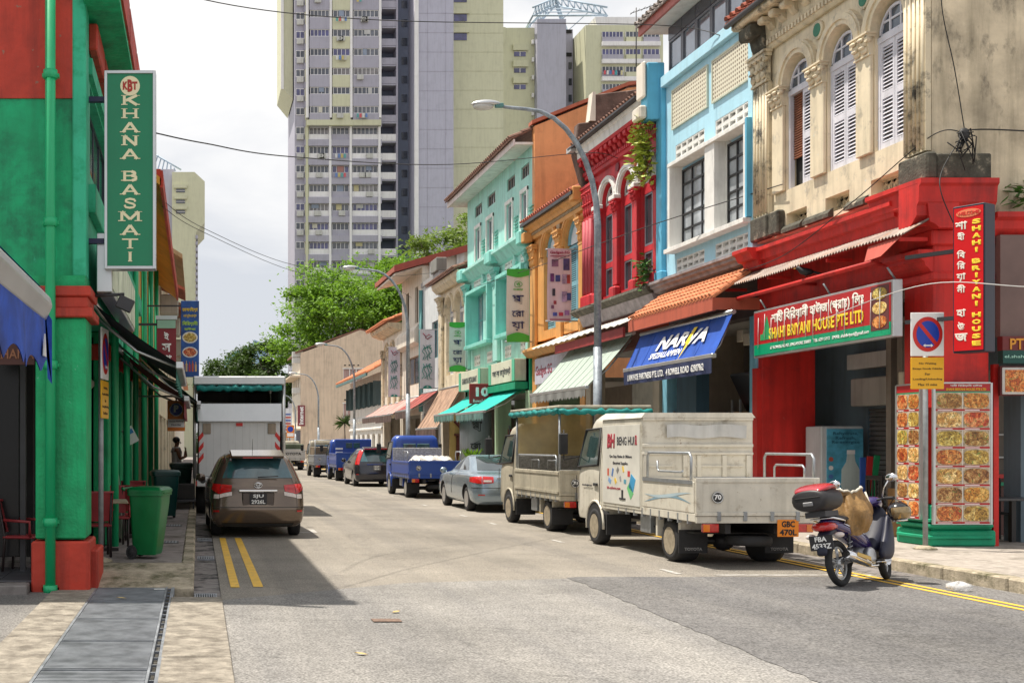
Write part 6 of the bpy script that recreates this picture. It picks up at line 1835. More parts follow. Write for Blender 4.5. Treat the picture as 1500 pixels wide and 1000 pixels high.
def serif_letter(ch, xc, zc, w, h, Y):
 b = MB()
 thick = {'vertical': .19, 'thin': .1}
 k = 0
 for st in STROKES[ch]:
  for (u0, v0), (u1, v1) in zip(st[:-1], st[1:]):
   p, q = Vector((xc+(u0-.5)*w, zc+(v0-.5)*h)), Vector((xc+(u1-.5)*w, zc+(v1-.5)*h))
   d = (q-p).normalized(); n_ = Vector((-d.y, d.x))
   hz = abs(u1-u0) > 2*abs(v1-v0)
   t = (.1 if hz else .2)*h*.72 if ch != 'S' else .17*h*.62
   if ch in 'BS' : p -= d*t*.3; q += d*t*.3
   dy = .0004*k; k += 1
   b.prism([tuple(p+n_*t), tuple(p-n_*t), tuple(q-n_*t), tuple(q+n_*t)], 'y', Y-.004-dy, Y)
 for u, v in SERIF[ch]:
  x = xc+(u-.5)*w; z = zc+(v-.5)*h
  b.box(x-.165*w, x+.165*w, Y-.0065, Y, z-.05*h if v == 1 else z, z if v == 1 else z+.09*h)
 return W(b, 'letter', CRM, KS)
xm = (sx0+sx1)/2
def zq(q): return 1.75+(650-q)*14.2/1700
for ch, q, ww in (('K', 147, .235), ('H', 166.5, .235), ('A', 187, .23), ('N', 206, .235), ('A', 226, .23), ('B', 258, .22), ('A', 278, .23), ('S', 298, .2), ('M', 317, .28), ('A', 337, .23), ('T', 357, .235), ('I', 376, .15)):
 serif_letter(ch, xm, zq(q), ww, .118, SY-.001)
W(MB().lathe([(.12, SY-.004), (.12, SY)], (xm, 0, zq(126)), 28, 'y'), 'round_emblem', CRM, KS)
for ch, dx, s_ in (('K', -.058, .1), ('B', 0, .15), ('T', .058, .1)):
 WT(ch, M('emblem_red', (.4, .03, .02)), KS, (xm+dx, SY-.006, zq(126)), FACE_CAM, w=.062, h=s_, bold=.05)

# ================================================================ smaller signs on the left
rs = thing('projecting_sign', 'maroon sign with white Bengali letters on the left row', 'sign', (-.65, 24, 3.6))
W(MB().box(-.85, -.45, 24, 24.1, 3.35, 4.32), 'panel', M('maroon_panel', (.22, .01, .02), rough=.4), rs)
W(MB().box(-.87, -.43, 23.97, 24.13, 4.321, 4.4), 'frame', ALU, rs)
W(MB().box(-.84, -.46, 23.98, 23.999, 4.14, 4.31), 'green_head', M('sage_head', (.3, .5, .38)), rs)
for k, s_ in enumerate(('ই', 'স', 'থা')): WT(s_, WHT, rs, (-.65, 23.99, 3.98-.24*k), FACE_CAM, h=.17, bold=.03)
W(MB().box(L, -.85, 24.03, 24.07, 4.2, 4.25), 'bracket', DARKMETAL, rs)
fbn = thing('food_banner', 'tall blue food banner with dishes and bottles on the left row', 'banner', (-.2, 30, 3.5))
bx0, bx1, bz0, bz1, BY = -.44, .03, 3.48, 5.45, 30
bmat = M('banner_blue', (.015, .09, .36), rough=.5, var=.5, scale=2.5)
W(MB().box(bx0, bx1, BY, BY+.08, bz0, bz1), 'panel', bmat, fbn, .008)
GLD = M('gold_letter', (.75, .55, .06)); LIM = M('lime_letter', (.4, .65, .08))
WT('ঢাকাইয়া', GLD, fbn, (-.205, BY-.006, 5.22), FACE_CAM, w=.4, h=.13, bold=.04)
WT('েরসু্টেরন্ট', GLD, fbn, (-.205, BY-.006, 5.06), FACE_CAM, w=.34, h=.1, bold=.03)
WT('িবিরয়ানী', LIM, fbn, (-.205, BY-.006, 4.86), FACE_CAM, w=.4, h=.13, bold=.04)
WT('হাউজ', LIM, fbn, (-.205, BY-.006, 4.72), FACE_CAM, w=.3, h=.08, bold=.03)
def food(name, c1, c2, c3, sc_):
 m = bpy.data.materials.new(name); m.use_nodes = True
 n, l = m.node_tree.nodes, m.node_tree.links
 b = n['Principled BSDF']; b.inputs['Roughness'].default_value = .4
 tc = n.new('ShaderNodeTexCoord'); oi = n.new('ShaderNodeObjectInfo'); ad = n.new('ShaderNodeVectorMath'); ad.operation = 'MULTIPLY_ADD'
 l.new(oi.outputs['Random'], ad.inputs[0]); ad.inputs[1].default_value = (17, 9, 13); l.new(tc.outputs['Object'], ad.inputs[2])
 def nz(s_, d_):
  z = n.new('ShaderNodeTexNoise'); z.inputs['Scale'].default_value = s_; z.inputs['Detail'].default_value = d_; z.inputs['Roughness'].default_value = .7; z.inputs['Distortion'].default_value = 1.2
  l.new(ad.outputs['Vector'], z.inputs['Vector']); return z.outputs['Fac']
 def rp_(f, st):
  r = n.new('ShaderNodeValToRGB'); e = r.color_ramp.elements
  e[0].position, e[0].color = st[0][0], (*st[0][1], 1); e[1].position, e[1].color = st[-1][0], (*st[-1][1], 1)
  for p_, c_ in st[1:-1]: x = e.new(p_); x.color = (*c_, 1)
  l.new(f, r.inputs['Fac']); return r.outputs['Color']
 base = rp_(nz(sc_*.3, 3), [(.36, c1), (.5, c3), (.62, c2)])
 det = rp_(nz(sc_*.95, 4), [(.36, (.22, .16, .12)), (.5, (.85, .8, .75)), (.66, (1.45, 1.4, 1.3))])
 mx = n.new('ShaderNodeMixRGB'); mx.blend_type = 'MULTIPLY'; mx.inputs['Fac'].default_value = 1
 l.new(base, mx.inputs['Color1']); l.new(det, mx.inputs['Color2'])
 gar = rp_(nz(sc_*.7, 1), [(.66, (0, 0, 0)), (.7, (1, 1, 1))])
 m3 = n.new('ShaderNodeMixRGB'); l.new(gar, m3.inputs['Fac']); l.new(mx.outputs['Color'], m3.inputs['Color1']); m3.inputs['Color2'].default_value = (.12, .2, .04, 1)
 hs = n.new('ShaderNodeHueSaturation'); hs.inputs['Value'].default_value = 1.25
 hu = n.new('ShaderNodeMapRange'); hu.inputs['To Min'].default_value = .485; hu.inputs['To Max'].default_value = .515
 l.new(oi.outputs['Random'], hu.inputs['Value']); l.new(hu.outputs['Result'], hs.inputs['Hue'])
 l.new(m3.outputs['Color'], hs.inputs['Color']); l.new(hs.outputs['Color'], b.inputs['Base Color'])
 return m
FOODS = [food('curry_food', (.3, .07, .015), (.62, .36, .12), (.5, .2, .04), 26), food('rice_food', (.45, .24, .06), (.78, .66, .36), (.62, .42, .14), 30),
   food('green_food', (.3, .2, .04), (.66, .56, .2), (.4, .26, .05), 24), food('red_food', (.34, .04, .015), (.66, .34, .14), (.5, .12, .03), 26), food('brown_food', (.16, .06, .02), (.5, .32, .14), (.3, .13, .04), 28)]
def dish(parent, xc, zc, rx, rz, Y, fm, plate=True):
 if plate:
  p = W(MB().lathe([(1, 0), (1, .006)], (0, 0, 0), 22, 'y'), 'plate', paint('plate_white', (.75, .75, .72)), parent) if False else None
  q = MB().prism([(xc+rx*math.cos(2*PI*k/22), zc+rz*math.sin(2*PI*k/22)) for k in range(22)], 'y', Y-.004, Y)
  p = W(q, 'plate', paint('plate_white', (.75, .75, .72)), parent)
 q = MB().prism([(xc+rx*.82*(1+.07*math.sin(5*k))*math.cos(2*PI*k/18), zc+rz*.8*(1+.07*math.sin(3*k))*math.sin(2*PI*k/18)) for k in range(18)], 'y', Y-.008, Y-.0042)
 return W(q, 'dish', fm, p if plate else parent)
dish(fbn, -.205, 4.5, .2, .15, BY-.001, FOODS[2]); dish(fbn, -.205, 4.12, .2, .14, BY-.001, FOODS[3])
for k in range(5): W(MB().box(-.4+k*.08, -.35+k*.08, BY-.006, BY, 3.62, 3.8+.03*(k % 2)).box(-.385+k*.08, -.365+k*.08, BY-.006, BY, 3.8+.03*(k % 2), 3.87+.03*(k % 2)), 'printed_bottle', M('bottle%d' % (k % 3), ((.5, .1, .05), (.6, .4, .2), (.45, .05, .08))[k % 3]), fbn)
for zq_ in (5.3, 3.7): W(MB().box(L, bx0, BY+.02, BY+.06, zq_, zq_+.04), 'bracket', DARKMETAL, fbn)
ps = thing('parking_sign', 'orange parking sign with a white P in a blue disc', 'sign', (-.44, 24.3, 2.0))
PY = 24.3
W(MB().box(-.64, -.27, PY, PY+.03, 2.02, 2.66), 'plate', M('sign_orange', (.75, .2, .01), rough=.4, var=.05), ps, .006)
W(MB().lathe([(.14, PY-.006), (.14, PY)], (-.455, 0, 2.47), 24, 'y'), 'blue_disc', M('disc_blue', (.02, .06, .38), rough=.4), ps)
W(MB().tube([(-.455+.13*math.cos(a), PY-.007, 2.47+.13*math.sin(a)) for a in [2*PI*k/24 for k in range(24)]], .008, 4, closed=True), 'disc_rim', WHT, ps)
WT('P', WHT, ps, (-.455, PY-.011, 2.49), FACE_CAM, h=.15, bold=.06)
W(MB().box(-.63, -.28, PY-.004, PY, 2.1, 2.27), 'white_strip', WHT, ps)
WT('Season Parking', NAVY, ps, (-.455, PY-.008, 2.22), FACE_CAM, w=.28, h=.04, bold=.02)
WT('Mon-Sat', NAVY, ps, (-.455, PY-.008, 2.15), FACE_CAM, w=.2, h=.035, bold=.02)
W(MB().tube([(L+.1, PY+.05, 2.75), (-.3, PY+.05, 2.75)], .02, 6).tube([(-.455, PY+.05, 2.75), (-.455, PY+.05, 2.1)], .02, 6), 'bracket', STEEL, ps)
# ================================================================ bins, tables, chairs, sign posts on the left
def wheelie(label, loc, rz, col, s=1.0):
 t = thing('wheelie_bin', label, 'bin', loc, rz, 'wheelie bins on the left walkway')
 m = M('bin_plastic_%d' % int(col[1]*1000), col, rough=.38, var=.12, scale=4, rvar=.1)
 def ring(z, w, d, y, r=.06):
  P = []
  for cx, cy, a0 in ((w-r, d-r, 0), (-w+r, d-r, 90), (-w+r, -d+r, 180), (w-r, -d+r, 270)):
   for k in range(4):
    a = R(a0+30*k); P.append((cx+r*math.cos(a), y+cy+r*math.sin(a), z))
  return P
 b = MB()
 rings = [ring(.06, .2, .21, .02), ring(.1, .215, .225, .02), ring(.78, .262, .3, -.02), ring(.9, .27, .31, -.02), ring(.905, .295, .335, -.02), ring(.95, .295, .335, -.02)]
 vs = [p for r_ in rings for p in r_]; n_ = 16
 fs = [(i*n_+j, i*n_+(j+1) % n_, (i+1)*n_+(j+1) % n_, (i+1)*n_+j) for i in range(len(rings)-1) for j in range(n_)]
 b.add(vs, fs+[tuple(range(n_-1, -1, -1)), tuple(range((len(rings)-1)*n_, len(rings)*n_))], 0, True)
 me = b.mesh('body', m); me.set_sharp_from_angle(angle=R(40)); link('body', me, t)
 b = MB(); l0 = [ring(.952, .3, .345, -.02), ring(.985, .3, .345, -.02), ring(1.02, .26, .3, -.02), ring(1.03, .2, .22, -.02)]
 vs = [p for r_ in l0 for p in r_]
 fs = [(i*n_+j, i*n_+(j+1) % n_, (i+1)*n_+(j+1) % n_, (i+1)*n_+j) for i in range(3) for j in range(n_)]
 b.add(vs, fs+[tuple(range(n_-1, -1, -1)), tuple(range(3*n_, 4*n_))], 0, True)
 me = b.mesh('lid', m); me.set_sharp_from_angle(angle=R(40)); lid = link('lid', me, t)
 MB().tube([(-.24, .36, .98), (-.24, .42, 1.0), (.24, .42, 1.0), (.24, .36, .98)], .018, 8).build('handle', m, lid)
 MB().box(-.2, .2, -.37, -.345, .93, .97).build('lip', m, t, .008)
 for x in (-.16, -.05, .06, .16): MB().box(x-.012, x+.012, -.31, -.27, .72, .9).build('rib', m, t, .004)
 for s_ in (-1, 1):
  w = MB().lathe([(.1, s_*.2), (.1, s_*.25)], (0, .24, .1), 20, 'x').lathe([(.06, s_*.25), (.05, s_*.258), (.0, s_*.258)], (0, .24, .1), 16, 'x').build('wheel', BLACK, t)
 MB().tube([(-.24, .24, .1), (.24, .24, .1)], .014, 6).build('axle', STEEL, t)
 text('36', paint('bin_number', (.3, .45, .32)), t, (.0, -.302, .82), (R(84), 0, 0), h=.07, bold=.03)
 t.scale = (s, s*.78, s)
 return t
wheelie('bright green wheelie bin standing on the left walkway beside the signpost', (-.68, 16.05, .177), R(76), (.0, .15, .04), .96)
wheelie('dark teal-green wheelie bin farther up the left walkway', (-.7, 24.6, .177), R(10), (.0, .05, .045), 1.0)
wheelie('dark wheelie bin close to the person in the white vest', (-.45, 31.2, .177), R(4), (.005, .07, .05), 1.05)
# red stacking chairs and tables
RCH = M('chair_red', (.3, .03, .035), rough=.45, var=.2)
CHD = M('chair_dark', (.03, .02, .02), rough=.5)
def chair(label, loc, rz):
 t = thing('stacking_chair', label, 'chair', loc, rz, 'red chairs in the left arcade')
 MB().box(-.21, .21, -.2, .22, .42, .455).build('seat', RCH, t, .015)
 def bk(u, v): return (-.22+.44*u, .2+.05*(4*(u-.5)**2)*-1+.1*v, .5+.4*v)
 MB().grid(bk, 8, 6).grid(lambda u, v: (bk(u, v)[0], bk(u, v)[1]+.02, bk(u, v)[2]), 8, 6).box(-.225, .225, .27, .32, .895, .92).build('backrest', RCH, t)
 for x in (-.19, .19):
  MB().tube([(x, -.17, 0), (x, -.17, .43)], .018, 6).build('leg', CHD, t)
  MB().tube([(x, .22, 0), (x, .19, .43), (x, .27, .9)], .018, 6).build('leg', CHD, t)
  MB().tube([(x*1.12, -.15, .45), (x*1.15, -.15, .64), (x*1.12, .2, .66)], .02, 6).build('armrest', RCH, t)
 return t
def table(label, loc, rz):
 t = thing('cafe_table', label, 'table', loc, rz, 'tables in the left arcade')
 MB().box(-.38, .38, -.34, .34, .71, .745).build('table_top', paint('table_cream', (.5, .42, .28), bump=0), t, .008)
 MB().tube([(0, 0, .03), (0, 0, .71)], .035, 8).build('column', CHD, t)
 MB().box(-.25, .25, -.03, .03, 0, .04).build('foot', CHD, t); MB().box(-.03, .03, -.25, .25, .0405, .07).build('foot', CHD, t)
 return t
table('cream-topped cafe table just behind the green pillar', (-1.42, 17.1, .177), .1)
chair('red chair with its back to the street just behind the green pillar', (-1.44, 16.35, .177), R(190))
chair('red chair on the far side of the nearer cafe table', (-1.3, 17.95, .177), R(15))
table('cream-topped cafe table deeper in the left arcade', (-1.12, 19.5, .177), 0)
chair('red chair beside the wheelie bin at the deeper cafe table', (-1.02, 18.75, .177), R(170))
chair('red chair at the near-left inside the dark side entrance', (-2.25, 15.0, .12), R(80))
chair('red chair on the far side of the deeper cafe table', (-1.15, 20.4, .177), R(0))
# cloth hanging by the arcade
hc = thing('hanging_cloth', 'bundle of pale cloth hanging in the left arcade beyond the pillar', 'cloth', (-1.5, 18.6, 0.2))
MB().grid(lambda u, v: (.1*math.sin(u*9)*(.4+v*.6)+.2*u-.1+.15*v, .12*math.cos(u*11)*(.3+v), 2.4*(1-v)+.05), 24, 10).build('cloth', paint('grubby_cloth', (.42, .36, .33), var=.3, scale=5), hc)
pn = thing('plastic_crate', 'orange plastic crate behind the far wheelie bin', 'crate', (-1.1, 22.6, .177))
MB().wall('y', -.2, .2, -.25, .25, 0, .5, [(-.18, .18, .08, .2), (-.18, .18, .28, .4)]).build('crate_body', M('crate_orange', (.65, .2, .01), rough=.5), pn, .008)
nt = thing('notice_sheet', 'tilted blue and white paper notice on a green pillar in the left arcade', 'notice', (-1.2, 20.6, 1.9))
MB().obox((0, 0, 0), (.2, .006, .3), Matrix.Rotation(R(-28), 3, 'Y')).build('sheet', paint('notice_white', (.6, .66, .62), bump=0), nt)
MB().obox((-.02, -.005, .06), (.14, .004, .08), Matrix.Rotation(R(-28), 3, 'Y')).build('blue_print', M('notice_blue', (.03, .2, .45)), nt)
# sign plates ------------------------------------------------------------
SRED = M('traffic_red', (.6, .02, .015), rough=.4, var=.04)
SBLU = M('traffic_blue', (.01, .05, .42), rough=.4, var=.05)
SYEL = M('traffic_yellow', (.8, .42, .01), rough=.4, var=.05)
INK = M('ink_brown', (.12, .07, .02), rough=.6)
def no_waiting(label, loc, rz, pole_h, base_z=0.0, w=.56, pole_r=.035):
 t = thing('no_waiting_sign', label, 'traffic sign', loc, rz, 'no waiting signs')
 MB().tube([(0, .05, base_z), (0, .05, pole_h)], pole_r, 12).build('pole', M('grey_pole', (.3, .32, .33), rough=.5, metal=.3, var=.2, scale=8), t)
 MB().lathe([(.17, base_z), (.14, base_z+.03), (.05, base_z+.06)], (0, .05, 0), 12).build('footing', C_KERB, t)
 h = w*1.37
 zc = pole_h-h/2+.02
 pl = MB().box(-w/2, w/2, -.01, .012, zc-h/2, zc+h/2).build('plate', WHT, t, .005)
 E_ = lambda r_, k, n=40: (r_*math.cos(2*PI*k/n), r_*1.22*math.sin(2*PI*k/n)+zc+.0)
 MB().prism([E_(w*.45, k) for k in range(40)], 'y', -.015, -.0105).build('red_ring', SRED, pl)
 MB().prism([E_(w*.345, k) for k in range(40)], 'y', -.019, -.0155).build('blue_disc', SBLU, pl)
 a, q = Vector((-.27*w, .345*w)), Vector((.27*w, -.345*w))
 d = (q-a).normalized(); n_ = Vector((-d.y, d.x))*w*.055
 MB().prism([(v.x, v.y+zc) for v in (a+n_, a-n_, q-n_, q+n_)], 'y', -.023, -.0195).build('red_bar', SRED, pl)
 z0 = zc-h*.345*.8
 arr = [(-.16, 0), (-.09, .055), (-.09, .02), (.09, .02), (.09, .055), (.16, 0), (.09, -.055), (.09, -.02), (-.09, -.02), (-.09, -.055)]
 MB().prism([(x*w*.95, y_*w*.95+zc-h*.26) for x, y_ in arr[::-1]], 'y', -.027, -.0235).build('white_arrow', WHT, pl)
 zb2 = zc-h/2-.02; h2 = w*1.0
 yp = MB().box(-w/2, w/2, -.01, .012, zb2-h2, zb2).build('time_plate', SYEL, t, .005)
 for k, s_ in enumerate(('No Waiting', 'Except Goods Vehicles', 'For', 'Loading/Unloading', 'Max 15 mins')):
  text(s_, INK, yp, (0, -.0125, zb2-h2*(.2+.165*k)), FACE_CAM, w=min(w*.9, w*.052*len(s_)), h=w*.075, bold=.012)
 return t
no_waiting('no waiting sign on a grey post in front of the menu boards', (11.06, 17.6, .15), R(-4), 3.57, 0, .48)
no_waiting('no waiting sign seen almost edge-on beside the green pillar', (-1.25, 15.55, .177), R(84), 3.1, 0, .5)
# ================================================================ vehicles (front of every vehicle = +Y)
def ring_pts(z, f, r, w, cf, cr, bf, br, wt=None):
 """plan outline at height z: f/r = front and rear y, w = half width, cf/cr corner radii, bf/br bow of the ends.
 36 points: rear-centre -> right -> front -> left"""
 half = []
 w_ = w
 for k in range(5):                                  # rear edge, centre to corner
  x = (w_-cr)*k/4
  half.append((x, r+br*(x/w_)**2*1.0))
 for k in range(1, 4):                               # rear corner
  a = R(-90+30*k)
  half.append((w_-cr+cr*math.cos(a), r+br*((w_-cr)/w_)**2+cr+cr*math.sin(a)))
 y0 = half[-1][1]; y1 = f-bf*((w_-cf)/w_)**2-cf
 for k in range(1, 6):
  half.append((w_ + .025*math.sin(PI*k/6)*(w_ > .5), y0+(y1-y0)*k/6))
 for k in range(0, 4):
  a = R(30*k)
  half.append((w_-cf+cf*math.cos(a), y1+cf*math.sin(a)))
 for k in range(3, -1, -1):
  x = (w_-cf)*k/4
  half.append((x, f-bf*(x/w_)**2))
 full = half + [(-x, y) for x, y in half[-2:0:-1]]
 return [(x, y, z) for x, y in full]
NR = 40
def crv(vals, t):
 """Catmull-Rom through rows of numbers"""
 n = len(vals)-1
 i = min(int(t), n-1); u = t-i
 p0, p1, p2, p3 = vals[max(i-1, 0)], vals[i], vals[i+1], vals[min(i+2, n)]
 return [.5*((2*b)+(-a+c)*u+(2*a-5*b+4*c-d)*u*u+(-a+3*b-3*c+d)*u**3) for a, b, c, d in zip(p0, p1, p2, p3)]

def car(label, loc, rz, slices, mat, wheels, wr, cut, name='parked_car', wins=(), group=None, sub=3, rim=None):
 """slices: (z, front, rear, half-width, cf, cr, bf, br) bottom to top; wins: (name, s0, s1, t0, t1, mat)"""
 t = thing(name, label, 'car', loc, rz, group)
 rows = []
 n = len(slices)-1
 for i in range(n*sub+1):
  q = crv(slices, i/sub)
  q[3] = max(q[3], .2)
  rows.append(ring_pts(*q))
 N = len(rows[0])
 b = MB()
 vs = [p for r_ in rows for p in r_]
 fs = [(i*N+j, i*N+(j+1) % N, (i+1)*N+(j+1) % N, (i+1)*N+j) for i in range(len(rows)-1) for j in range(N)]
 fs += [tuple(range(N-1, -1, -1)), tuple(range((len(rows)-1)*N, len(rows)*N))]
 b.add(vs, fs, 0, True)
 me = b.mesh('body', mat)
 me.set_sharp_from_angle(angle=R(50))
 # cut the wheel arches
 body = bpy.data.objects.new('body', me); COL.objects.link(body)
 cb = MB()
 for (x, y) in wheels:
  s_ = 1 if x > 0 else -1
  cb.lathe([(cut, s_*(abs(x)-.16)), (cut, s_*(abs(x)+.4))] if s_ > 0 else [(cut, s_*(abs(x)+.4)), (cut, s_*(abs(x)-.16))], (0, y, wr+.01), 24, 'x')
 co = bpy.data.objects.new('arch', cb.mesh('arch', BLACK)); COL.objects.link(co)
 md = body.modifiers.new('arch', 'BOOLEAN'); md.operation = 'DIFFERENCE'; md.object = co; md.solver = 'EXACT'
 try: md.material_mode = 'TRANSFER'
 except Exception: pass
 dg = bpy.context.evaluated_depsgraph_get()
 nm = bpy.data.meshes.new_from_object(body.evaluated_get(dg))
 bpy.data.objects.remove(body); bpy.data.objects.remove(co)
 nm.set_sharp_from_angle(angle=R(50))
 bo = link('body', nm, t)
 # glazing: patches of the same skin standing 5 mm proud
 def skin(s, tt):
  i = min(int(tt*sub), len(rows)-2); u = tt*sub-i
  j = int(math.floor(s)); v = s-j
  a = Vector(rows[i][j % N]).lerp(Vector(rows[i][(j+1) % N]), v)
  c = Vector(rows[i+1][j % N]).lerp(Vector(rows[i+1][(j+1) % N]), v)
  return a.lerp(c, u)
 def patch(nm_, s0, s1, t0, t1, m_, off=.006, parent=None, ns=None, t0b=None, t1b=None):
  """t0b/t1b give the t range at the s1 end (slanted patch)"""
  ns = ns or max(3, int(abs(s1-s0)*2)); nt = max(3, int((t1-t0)*sub)+1)
  t0b = t0 if t0b is None else t0b; t1b = t1 if t1b is None else t1b
  def fn(u, v):
   s = s0+(s1-s0)*u
   ta, tb = t0+(t0b-t0)*u, t1+(t1b-t1)*u
   tt = ta+(tb-ta)*v
   p = skin(s, tt); e = .02
   du = skin(s+e, tt)-skin(s-e, tt); dv = skin(s, tt+e)-skin(s, tt-e)
   nn = du.cross(dv)
   if nn.length > 1e-9: nn.normalize()
   return tuple(p+nn*off)
  return MB().grid(fn, ns, nt).build(nm_, m_, parent or t)
 for w_ in wins:
  patch(*w_)
 for (x, y) in wheels:
  wheel(t, x, y, wr, 1 if x > 0 else -1, rim=rim)
 return t, patch, skin, bo

RIM = M('alloy_rim', (.5, .5, .5), rough=.3, metal=.8, var=.1)
RIM_B = M('steel_rim_beige', (.4, .34, .25), rough=.5, metal=.3, var=.25, scale=12)
def wheel(parent, x, y, r, side, wd=.2, rim=None, dual=False, spokes=10):
 b = MB()
 xo = x+side*.0
 b.lathe([(r*.6, xo-side*wd), (r*.93, xo-side*wd), (r, xo-side*wd*.8), (r, xo-side*wd*.2), (r*.94, xo), (r*.66, xo+side*.005), (r*.62, xo-side*.03)] if True else [], (0, y, r), 28, 'x')
 w = b.build('wheel', BLACK, parent)
 rb_ = MB()
 rb_.lathe([(r*.66, xo+side*.008), (r*.61, xo+side*.002), (r*.55, xo-side*.06), (r*.32, xo-side*.05), (r*.26, xo-side*.02), (r*.13, xo-side*.012), (.0, xo-side*.012)], (0, y, r), 24, 'x')
 rb_.build('rim', rim or RIM, w)
 ho = MB()
 for k in range(spokes):
  a = 2*PI*k/spokes
  ho.lathe([(r*.08, xo-side*.07), (r*.08, xo-side*.044)], (0, y+r*.44*math.cos(a), r+r*.44*math.sin(a)), 8, 'x')
 joined(ho.build('rim_hole', DARK, w))
 return w

CAR_GLASS = M('car_glass', (.02, .035, .04), rough=.04, var=.2, spec=1.0, coat=.6)
CAR_GLASS_T = M('tinted_teal_glass', (.035, .1, .12), rough=.04, var=.35, scale=3, spec=1.0, coat=.6)
TAIL_R = M('tail_lamp_red', (.5, .012, .012), rough=.12, var=.25, scale=16, coat=.8)
TAIL_W = M('tail_lamp_clear', (.7, .62, .58), rough=.12, var=.15, scale=20, coat=.6)
TAIL_O = M('lamp_orange', (.75, .2, .02), rough=.15, var=.1, coat=.6)
CHROME = M('chrome', (.75, .75, .76), rough=.12, metal=1.0, var=.05)
PLATE_B = M('plate_black', (.015, .015, .02), rough=.4)
PLATE_O = M('plate_orange', (.78, .24, .015), rough=.45, var=.05)
def plate(parent, lines, x, y, z, w, h, bm, tm, rot=0):
 p = MB().box(x-w/2, x+w/2, y-.012, y, z-h/2, z+h/2).build('number_plate', bm, parent, .004)
 n = len(lines)
 for k, s_ in enumerate(lines):
  text(s_, tm, p, (x, y-.0145, z+h*(.24-.48*k if n > 1 else 0)), FACE_CAM, w=w*(.8 if len(s_) > 3 else .62), h=h*(.36 if n > 1 else .6), bold=.03)
 return p

# ---- bronze MPV on the left, rear towards the camera
BRZ = M('bronze_car_paint', (.14, .1, .072), rough=.17, metal=.55, var=.06, scale=3, coat=.7)
#           z    front  rear  w     cf   cr   bf   br
mpv = [(.2, 2.1, -2.06, .74, .3, .14, .12, .06), (.3, 2.22, -2.2, .84, .34, .16, .14, .08), (.5, 2.28, -2.25, .865, .36, .17, .16, .09), (.68, 2.26, -2.23, .868, .36, .18, .18, .09),
  (.9, 2.1, -2.2, .858, .36, .2, .22, .1), (1.0, 1.5, -2.16, .835, .3, .2, .2, .12), (1.06, 1.0, -2.13, .815, .24, .2, .16, .12), (1.3, .45, -2.0, .72, .2, .2, .14, .14), (1.48, -.05, -1.88, .63, .2, .2, .1, .14), (1.565, -.3, -1.75, .52, .2, .2, .08, .14)]
CAR1, p1, s1, _ = car('bronze MPV parked on the left with its rear to the camera', (1.06, 23.75, 0), R(1.5), mpv, BRZ, [(-.85, -1.38), (.85, -1.38), (-.85, 1.35), (.85, 1.35)], .31, .37,
 wins=[('rear_window', -4.6, 4.6, 6.25, 8.1, CAR_GLASS_T), ('side_window', 7.4, 10.2, 6.2, 8.0, CAR_GLASS), ('side_window', 10.4, 13.2, 6.2, 8.0, CAR_GLASS), ('side_window', -10.2, -7.4, 6.2, 8.0, CAR_GLASS), ('side_window', -13.2, -10.4, 6.2, 8.0, CAR_GLASS)])
# roof spoiler, lamps, tailgate
for s_ in (1, -1):
 p1('tail_lamp', s_*3.0, s_*4.35, 3.85, 4.75, TAIL_R, .012, t0b=3.6, t1b=4.95); p1('tail_lamp', s_*4.45, s_*6.8, 3.6, 4.95, TAIL_R, .012, t0b=4.1, t1b=5.3)
 p1('reverse_lamp', s_*2.9, s_*4.35, 3.5, 3.82, TAIL_W, .012, t1b=3.58, t0b=3.3); p1('reverse_lamp', s_*4.45, s_*5.6, 3.25, 3.58, TAIL_W, .012)
 p1('reflector', s_*4.3, s_*5.6, 1.95, 2.12, TAIL_R, .01)
p1('bumper_crease', -6.8, 6.8, 2.38, 2.46, M('panel_gap', (.02, .018, .016), rough=.6), .004)
p1('tailgate_gap', -4.42, -4.36, 2.45, 6.2, M('panel_gap', (.02, .018, .016), rough=.6), .004, ns=3); p1('tailgate_gap', 4.36, 4.42, 2.45, 6.2, M('panel_gap', (.02, .018, .016), rough=.6), .004, ns=3)
p1('valance_panel', -4, 4, .35, .85, M('bumper_black', (.03, .03, .03), rough=.6), .012)
MB().box(-.36, .36, -2.26, -2.19, .86, .9).build('chrome_strip', CHROME, CAR1, .01)
MB().box(-.3, .3, -2.235, -2.18, .6, .86).build('plate_recess', M('recess_bronze', (.1, .08, .07), rough=.4, metal=.4), CAR1, .02)
plate(CAR1, ['SJU', '2926L'], 0, -2.236, .73, .32, .21, PLATE_B, WHT)
b = MB()
for k in range(3):
 rx, rz_ = ((.075, .05), (.028, .045), (.05, .024))[k]; zc = (.985, .985, 1.0)[k]
 b.tube([(rx*math.cos(a), -2.2, zc+rz_*math.sin(a)) for a in [2*PI*j/18 for j in range(18)]], .007, 5, closed=True)
b.build('badge', CHROME, CAR1)
MB().prism([(-2.06, 1.47), (-1.5, 1.6), (-1.5, 1.64), (-2.12, 1.53)], 'x', -.5, .5).build('roof_spoiler', BRZ, CAR1, .02)
MB().box(-.28, .28, -2.125, -2.1, 1.485, 1.505).build('brake_light', TAIL_R, CAR1)
MB().tube([(-.05, -1.4, 1.56), (-.06, -1.65, 1.85)], [.006, .003], 5).build('antenna', DARKMETAL, CAR1)
MB().tube([(.0, -2.145, 1.13), (.38, -2.13, 1.15)], .01, 5).build('rear_wiper', DARKMETAL, CAR1)
for s_ in (-1, 1): MB().ellipsoid((s_*.98, .75, 1.05), (.1, .06, .09), 10, 7).build('door_mirror', BRZ, CAR1)
for s_ in (-1, 1): MB().ellipsoid((s_*.33, .4, 1.22), (.13, .06, .17), 10, 7).build('head_restraint', DARK, CAR1)

